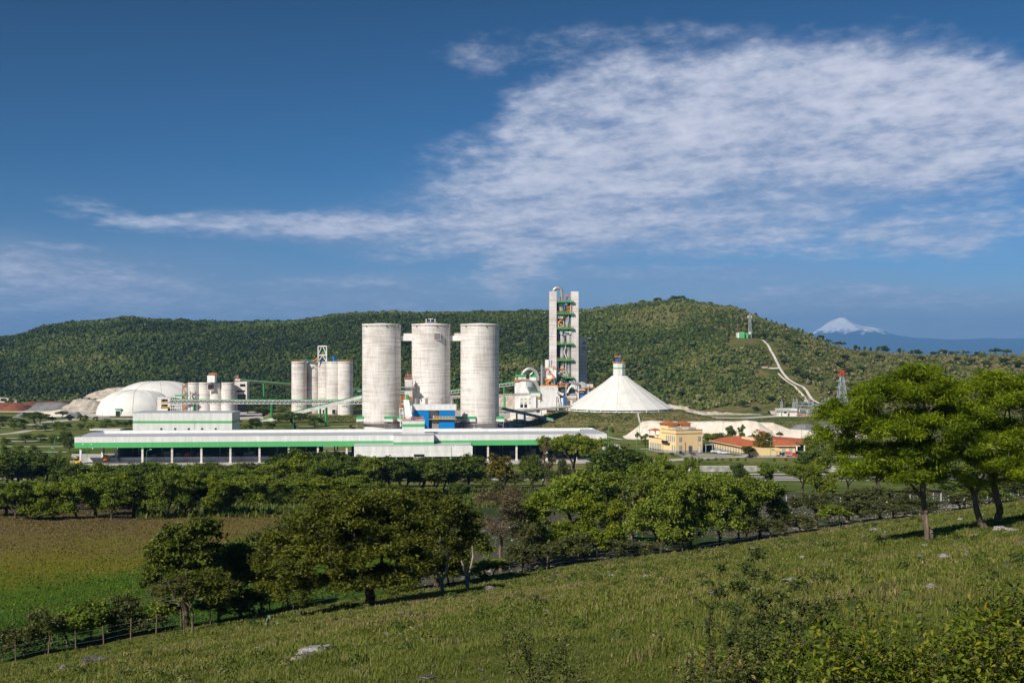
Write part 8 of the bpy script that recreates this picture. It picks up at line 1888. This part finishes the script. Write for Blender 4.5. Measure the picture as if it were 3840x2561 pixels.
# ================================================================= near bushes at the lower right
foliage('leaf_vine', [(.0, (0.030, 0.046, 0.005)), (.35, (0.077, 0.113, 0.009)), (.65, (0.152, 0.197, 0.012)), (.88, (0.288, 0.258, 0.013)), (.96, (0.333, 0.107, 0.022)), (1., (0.455, 0.122, 0.035))], .3, rnd=.04)
foliage('leaf_small', [(.0, (0.036, 0.055, 0.012)), (.5, (0.086, 0.117, 0.027)), (.9, (0.154, 0.182, 0.038)), (1., (0.270, 0.155, 0.060))], .25, rnd=.04)
def near_leaf_mesh(Pn, size, rg_, tint, droop=.25):
    """real leaf outline: 6-point blade folded along the midrib"""
    n = len(Pn); d = rg_.normal(size=(n, 3)); d[:, 2] = d[:, 2] * .5 - droop; d /= np.linalg.norm(d, axis=1)[:, None]
    up_ = rg_.normal(size=(n, 3)) * .5; up_[:, 2] += 1; s_ = np.cross(d, up_); s_ /= np.linalg.norm(s_, axis=1)[:, None]; nn = np.cross(s_, d)
    L = (size * rg_.uniform(.5, 1.3, n))[:, None]; f_ = rg_.uniform(.05, .35, (n, 1)); bd = rg_.uniform(.0, .3, (n, 1))
    pt = lambda a, s, w: Pn + d * L * a + s_ * L * s + nn * L * w
    c0 = pt(0, 0, 0); c1 = pt(.5, 0, -.04); c2 = pt(1., 0, 0) - nn * L * bd; l1 = pt(.28, .22, 0) + nn * L * f_ * .22; l2 = pt(.65, .17, 0) + nn * L * (f_ * .17 - bd * .3); r1 = pt(.28, -.22, 0) + nn * L * f_ * .22; r2 = pt(.65, -.17, 0) + nn * L * (f_ * .17 - bd * .3)
    V_ = np.stack([c0, c1, c2, l1, l2, r1, r2], 1).reshape(-1, 3); i0 = np.arange(n) * 7
    F_ = np.concatenate([np.stack([i0, i0 + 1, i0 + 4, i0 + 3], 1), np.stack([i0 + 5, i0 + 6, i0 + 1, i0], 1)]); T3 = np.concatenate([np.stack([i0 + 1, i0 + 2, i0 + 4], 1), np.stack([i0 + 6, i0 + 2, i0 + 1], 1)])
    me = bpy.data.meshes.new('leaves'); me.vertices.add(n * 7); me.vertices.foreach_set('co', V_.astype(np.float32).ravel()); loops = np.concatenate([F_.ravel(), T3.ravel()]).astype(np.int32)
    me.loops.add(len(loops)); me.loops.foreach_set('vertex_index', loops); me.polygons.add(len(F_) + len(T3)); me.polygons.foreach_set('loop_start', np.concatenate([np.arange(len(F_)) * 4, len(F_) * 4 + np.arange(len(T3)) * 3]).astype(np.int32))
    me.update(calc_edges=True); set_tint(me, np.repeat(np.clip(tint, 0, 1), 7)); return me
def shrub(name, label, px, Y, stems, leafmat, lsize, nleaf, seed, spreadx, tops, twig=.05, cluster=None, depth=1.2, tbase=.45, droop=.25):
    """stems rise from the foot to tops (px, py, dY)"""
    X = wx(px, Y); z0 = gz(X, Y); o = root(name, (X, Y, z0), label, 'bush'); rg_ = np.random.default_rng(seed); b = MB(); pts_all = []
    for tp in tops:
        tx, ty, dY = tp; end = np.array(P(tx, ty, Y + dY)); st = np.array([X + rg_.normal() * spreadx, Y + rg_.normal() * .25 + dY * .6, z0]); st[2] = gz(st[0], st[1]) - .05; st[0] = st[0] * .35 + end[0] * .65 + rg_.normal() * .06
        pl = []; n = 9; bend = rg_.normal(size=3) * np.array([.12, .12, .04])
        for q in range(n + 1):
            f = q / n; p_ = st * (1 - f) + end * f + bend * math.sin(math.pi * f) + rg_.normal(size=3) * .02; pl.append(p_)
        b.tube([Vector(p_) for p_ in pl], .01, 5, [max(.0035, (.017 if nleaf < 15000 else .011) * (1 - f_ / (n + 1))) for f_ in range(n + 1)])
        for q in range(2, n + 1):
            for s_ in range(2):
                L = rg_.uniform(.10, .34) * (1.1 - q / n * .6) * spreadx * 1.6; e_ = pl[q] + np.array([rg_.normal(), rg_.normal(), rg_.uniform(0, .9)]) * L * .8; b.tube([Vector(pl[q]), Vector((pl[q] + e_) / 2 + np.array([0, 0, .02])), Vector(e_)], .003, 3, [.005, .004, .002])
                for w_ in range(7): pts_all.append(pl[q] * (1 - w_ / 6) + e_ * w_ / 6)
            pts_all.append(pl[q])
    b.build('stems', M['bark_dark'], o)
    A = np.array(pts_all); idx_ = rg_.integers(0, len(A), nleaf); Pn = A[idx_] + rg_.normal(size=(nleaf, 3)) * twig
    tint_ = tbase + rg_.normal(size=nleaf) * .20 + .15 * np.sin(idx_ * .11); tint_ = np.where(rg_.random(nleaf) < .012, rg_.uniform(.80, .90, nleaf), tint_)
    tint_ = np.clip(tint_, 0, .89 if leafmat == 'leaf_vine' else .95)
    Pn -= np.array([X, Y, z0]); me = near_leaf_mesh(Pn, lsize, rg_, tint_, droop); link('leaves', me, M[leafmat], o); return o
rs = random.Random(77)
shrub('thorn_bush', 'tall thin-stemmed bush with small dark leaves in the right foreground', 2900, 12.5, 0, 'leaf_small', .055, 9000, 1, .5,
      [(2690, 2140, .3), (2826, 2068, 0), (2800, 2120, .2), (2870, 2170, 0), (2972, 2195, -.2), (3028, 2195, .1), (3140, 2245, 0), (2780, 2200, .2), (2930, 2240, 0), (3060, 2280, -.1), (2850, 2280, .3), (2960, 2320, 0), (3090, 2350, .2), (2760, 2340, 0), (2880, 2380, -.2), (3000, 2400, .1)], twig=.035, tbase=.12)
shrub('thorn_bush', 'dense grey-green small-leaved bush at the foot of the tall thin one', 2930, 11.6, 0, 'leaf_small', .045, 22000, 2, .5,
      [(rs.uniform(2760, 3080), rs.uniform(2390, 2520), rs.uniform(-.3, .5)) for _ in range(26)], twig=.06, tbase=.5)
shrub('vine_thicket', 'bright yellow-green broad-leaved vine thicket filling the lower right corner', 3450, 9.2, 0, 'leaf_vine', .056, 24000, 3, .7,
      [(rs.uniform(3080, 3900), rs.uniform(2370, 2530), rs.uniform(-.6, .6)) for _ in range(54)], twig=.09, tbase=.5)
shrub('vine_thicket', 'second broad-leaved thicket with red-brown stems left of the corner one', 3180, 9.8, 0, 'leaf_vine', .052, 13000, 4, .6,
      [(rs.uniform(2950, 3400), rs.uniform(2420, 2550), rs.uniform(-.4, .4)) for _ in range(28)] + [(3212, 2250, 0), (3250, 2300, .1)], twig=.08, tbase=.42)
shrub('vine_thicket', 'dark leafy bush rising highest at the right frame edge', 3780, 10.4, 0, 'leaf_vine', .056, 20000, 5, .6,
      [(rs.uniform(3680, 3920), rs.uniform(2240, 2440), rs.uniform(-.3, .5)) for _ in range(34)], twig=.10, tbase=.34)
shrub('dry_stems', 'few bare thorny dead stems standing above the thicket', 3330, 10.5, 0, 'leaf_vine', .05, 60, 6, .3, [(3330, 2190, 0), (3460, 2260, .1), (3215, 2270, 0), (3150, 2250, .3)], twig=.04, tbase=.9)
shrub('sparse_shrub', 'sparse brown-tipped shrub at the bottom centre', 2010, 17.5, 0, 'leaf_small', .06, 2600, 7, .5,
      [(rs.uniform(1880, 2180), rs.uniform(2330, 2500), rs.uniform(-.4, .4)) for _ in range(14)], twig=.05, tbase=.6)
shrub('leafy_sprig', 'few large light green leaves at the bottom, left of the thorn bush', 2580, 9.6, 0, 'leaf_vine', .08, 160, 8, .3, [(2530, 2470, 0), (2590, 2480, .1), (2660, 2500, 0), (2720, 2490, .1)], twig=.08, tbase=.6)
shrub('sparse_shrub', 'low brown twiggy shrub just right of the bottom centre', 2720, 11, 0, 'leaf_small', .05, 3500, 9, .4, [(rs.uniform(2560, 2800), rs.uniform(2420, 2540), rs.uniform(-.3, .3)) for _ in range(14)], twig=.05, tbase=.75)
# prickly pears
def cactus(px, py, n, label, seed):
    Y = slopeY(px, py); X = wx(px, Y); z0 = gz(X, Y); o = root('prickly_pear', (X, Y, z0), label, 'cactus', 'prickly pears on the slope'); r_ = random.Random(seed)
    for q in range(n):
        a = r_.uniform(0, 6.28); cx, cy, cz = X + r_.uniform(-.5, .5), Y + r_.uniform(-.3, .3), z0 + r_.uniform(.10, .42); s_ = r_.uniform(.09, .14); b = MB(); m_ = 14; ca, sa = math.cos(a), math.sin(a); tl = r_.uniform(-.4, .4)
        ring_ = [(math.cos(t_) * s_, math.sin(t_) * s_ * 1.35) for t_ in np.linspace(0, 2 * math.pi, m_, endpoint=False)]
        vs = []
        for th_ in (-.025, .025): vs += [(cx + ca * p_ - sa * th_ + tl * q_ * ca, cy + sa * p_ + ca * th_, cz + q_) for p_, q_ in ring_]
        vs += [(cx + sa * .05, cy - ca * .05, cz), (cx - sa * .05, cy + ca * .05, cz)]
        fs = [(i, (i + 1) % m_, m_ + (i + 1) % m_, m_ + i) for i in range(m_)] + [((i + 1) % m_, i, 2 * m_) for i in range(m_)] + [(m_ + i, m_ + (i + 1) % m_, 2 * m_ + 1) for i in range(m_)]
        b.add(vs, fs, True); b.build('pad', M['cactus'], o)
paint('cactus', (.10, .16, .085), .6, .15, 4.)
cactus(995, 2298, 9, 'pale prickly pear in the shade left of the very large tree', 1); cactus(1015, 2345, 4, 'small bluish prickly pear by a grey rock', 2); cactus(1130, 2312, 5, 'dark prickly pear at the edge of the tree shadow', 3); cactus(1815, 2165, 10, 'dry brown-green prickly pear right of the pale forked trunks', 4); cactus(1820, 2095, 8, 'tall prickly pear below the bare tree', 5); cactus(200, 2430, 5, 'prickly pear under the fence bushes at the far left', 6)
# ---------------------------------------------------------------- air
hz = MB(); hz.box(-16000, 24000, -3500, 36000, -14, 1150)
hm = bpy.data.materials.new('haze'); hm.use_nodes = True; ht = hm.node_tree; ht.nodes.clear()
pv = ht.nodes.new('ShaderNodeVolumePrincipled'); ho = ht.nodes.new('ShaderNodeOutputMaterial')
pv.inputs['Color'].default_value = (.22, .52, 1.0, 1); pv.inputs['Density'].default_value = 5.6e-5
pv.inputs['Anisotropy'].default_value = .0
ht.links.new(pv.outputs[0], ho.inputs['Volume'])
haze = hz.build('haze', hm); tag(haze, kind='stuff')
haze['label'] = 'thin blue haze hanging in the air towards the far mountains'; haze['category'] = 'haze'
finish_labels()
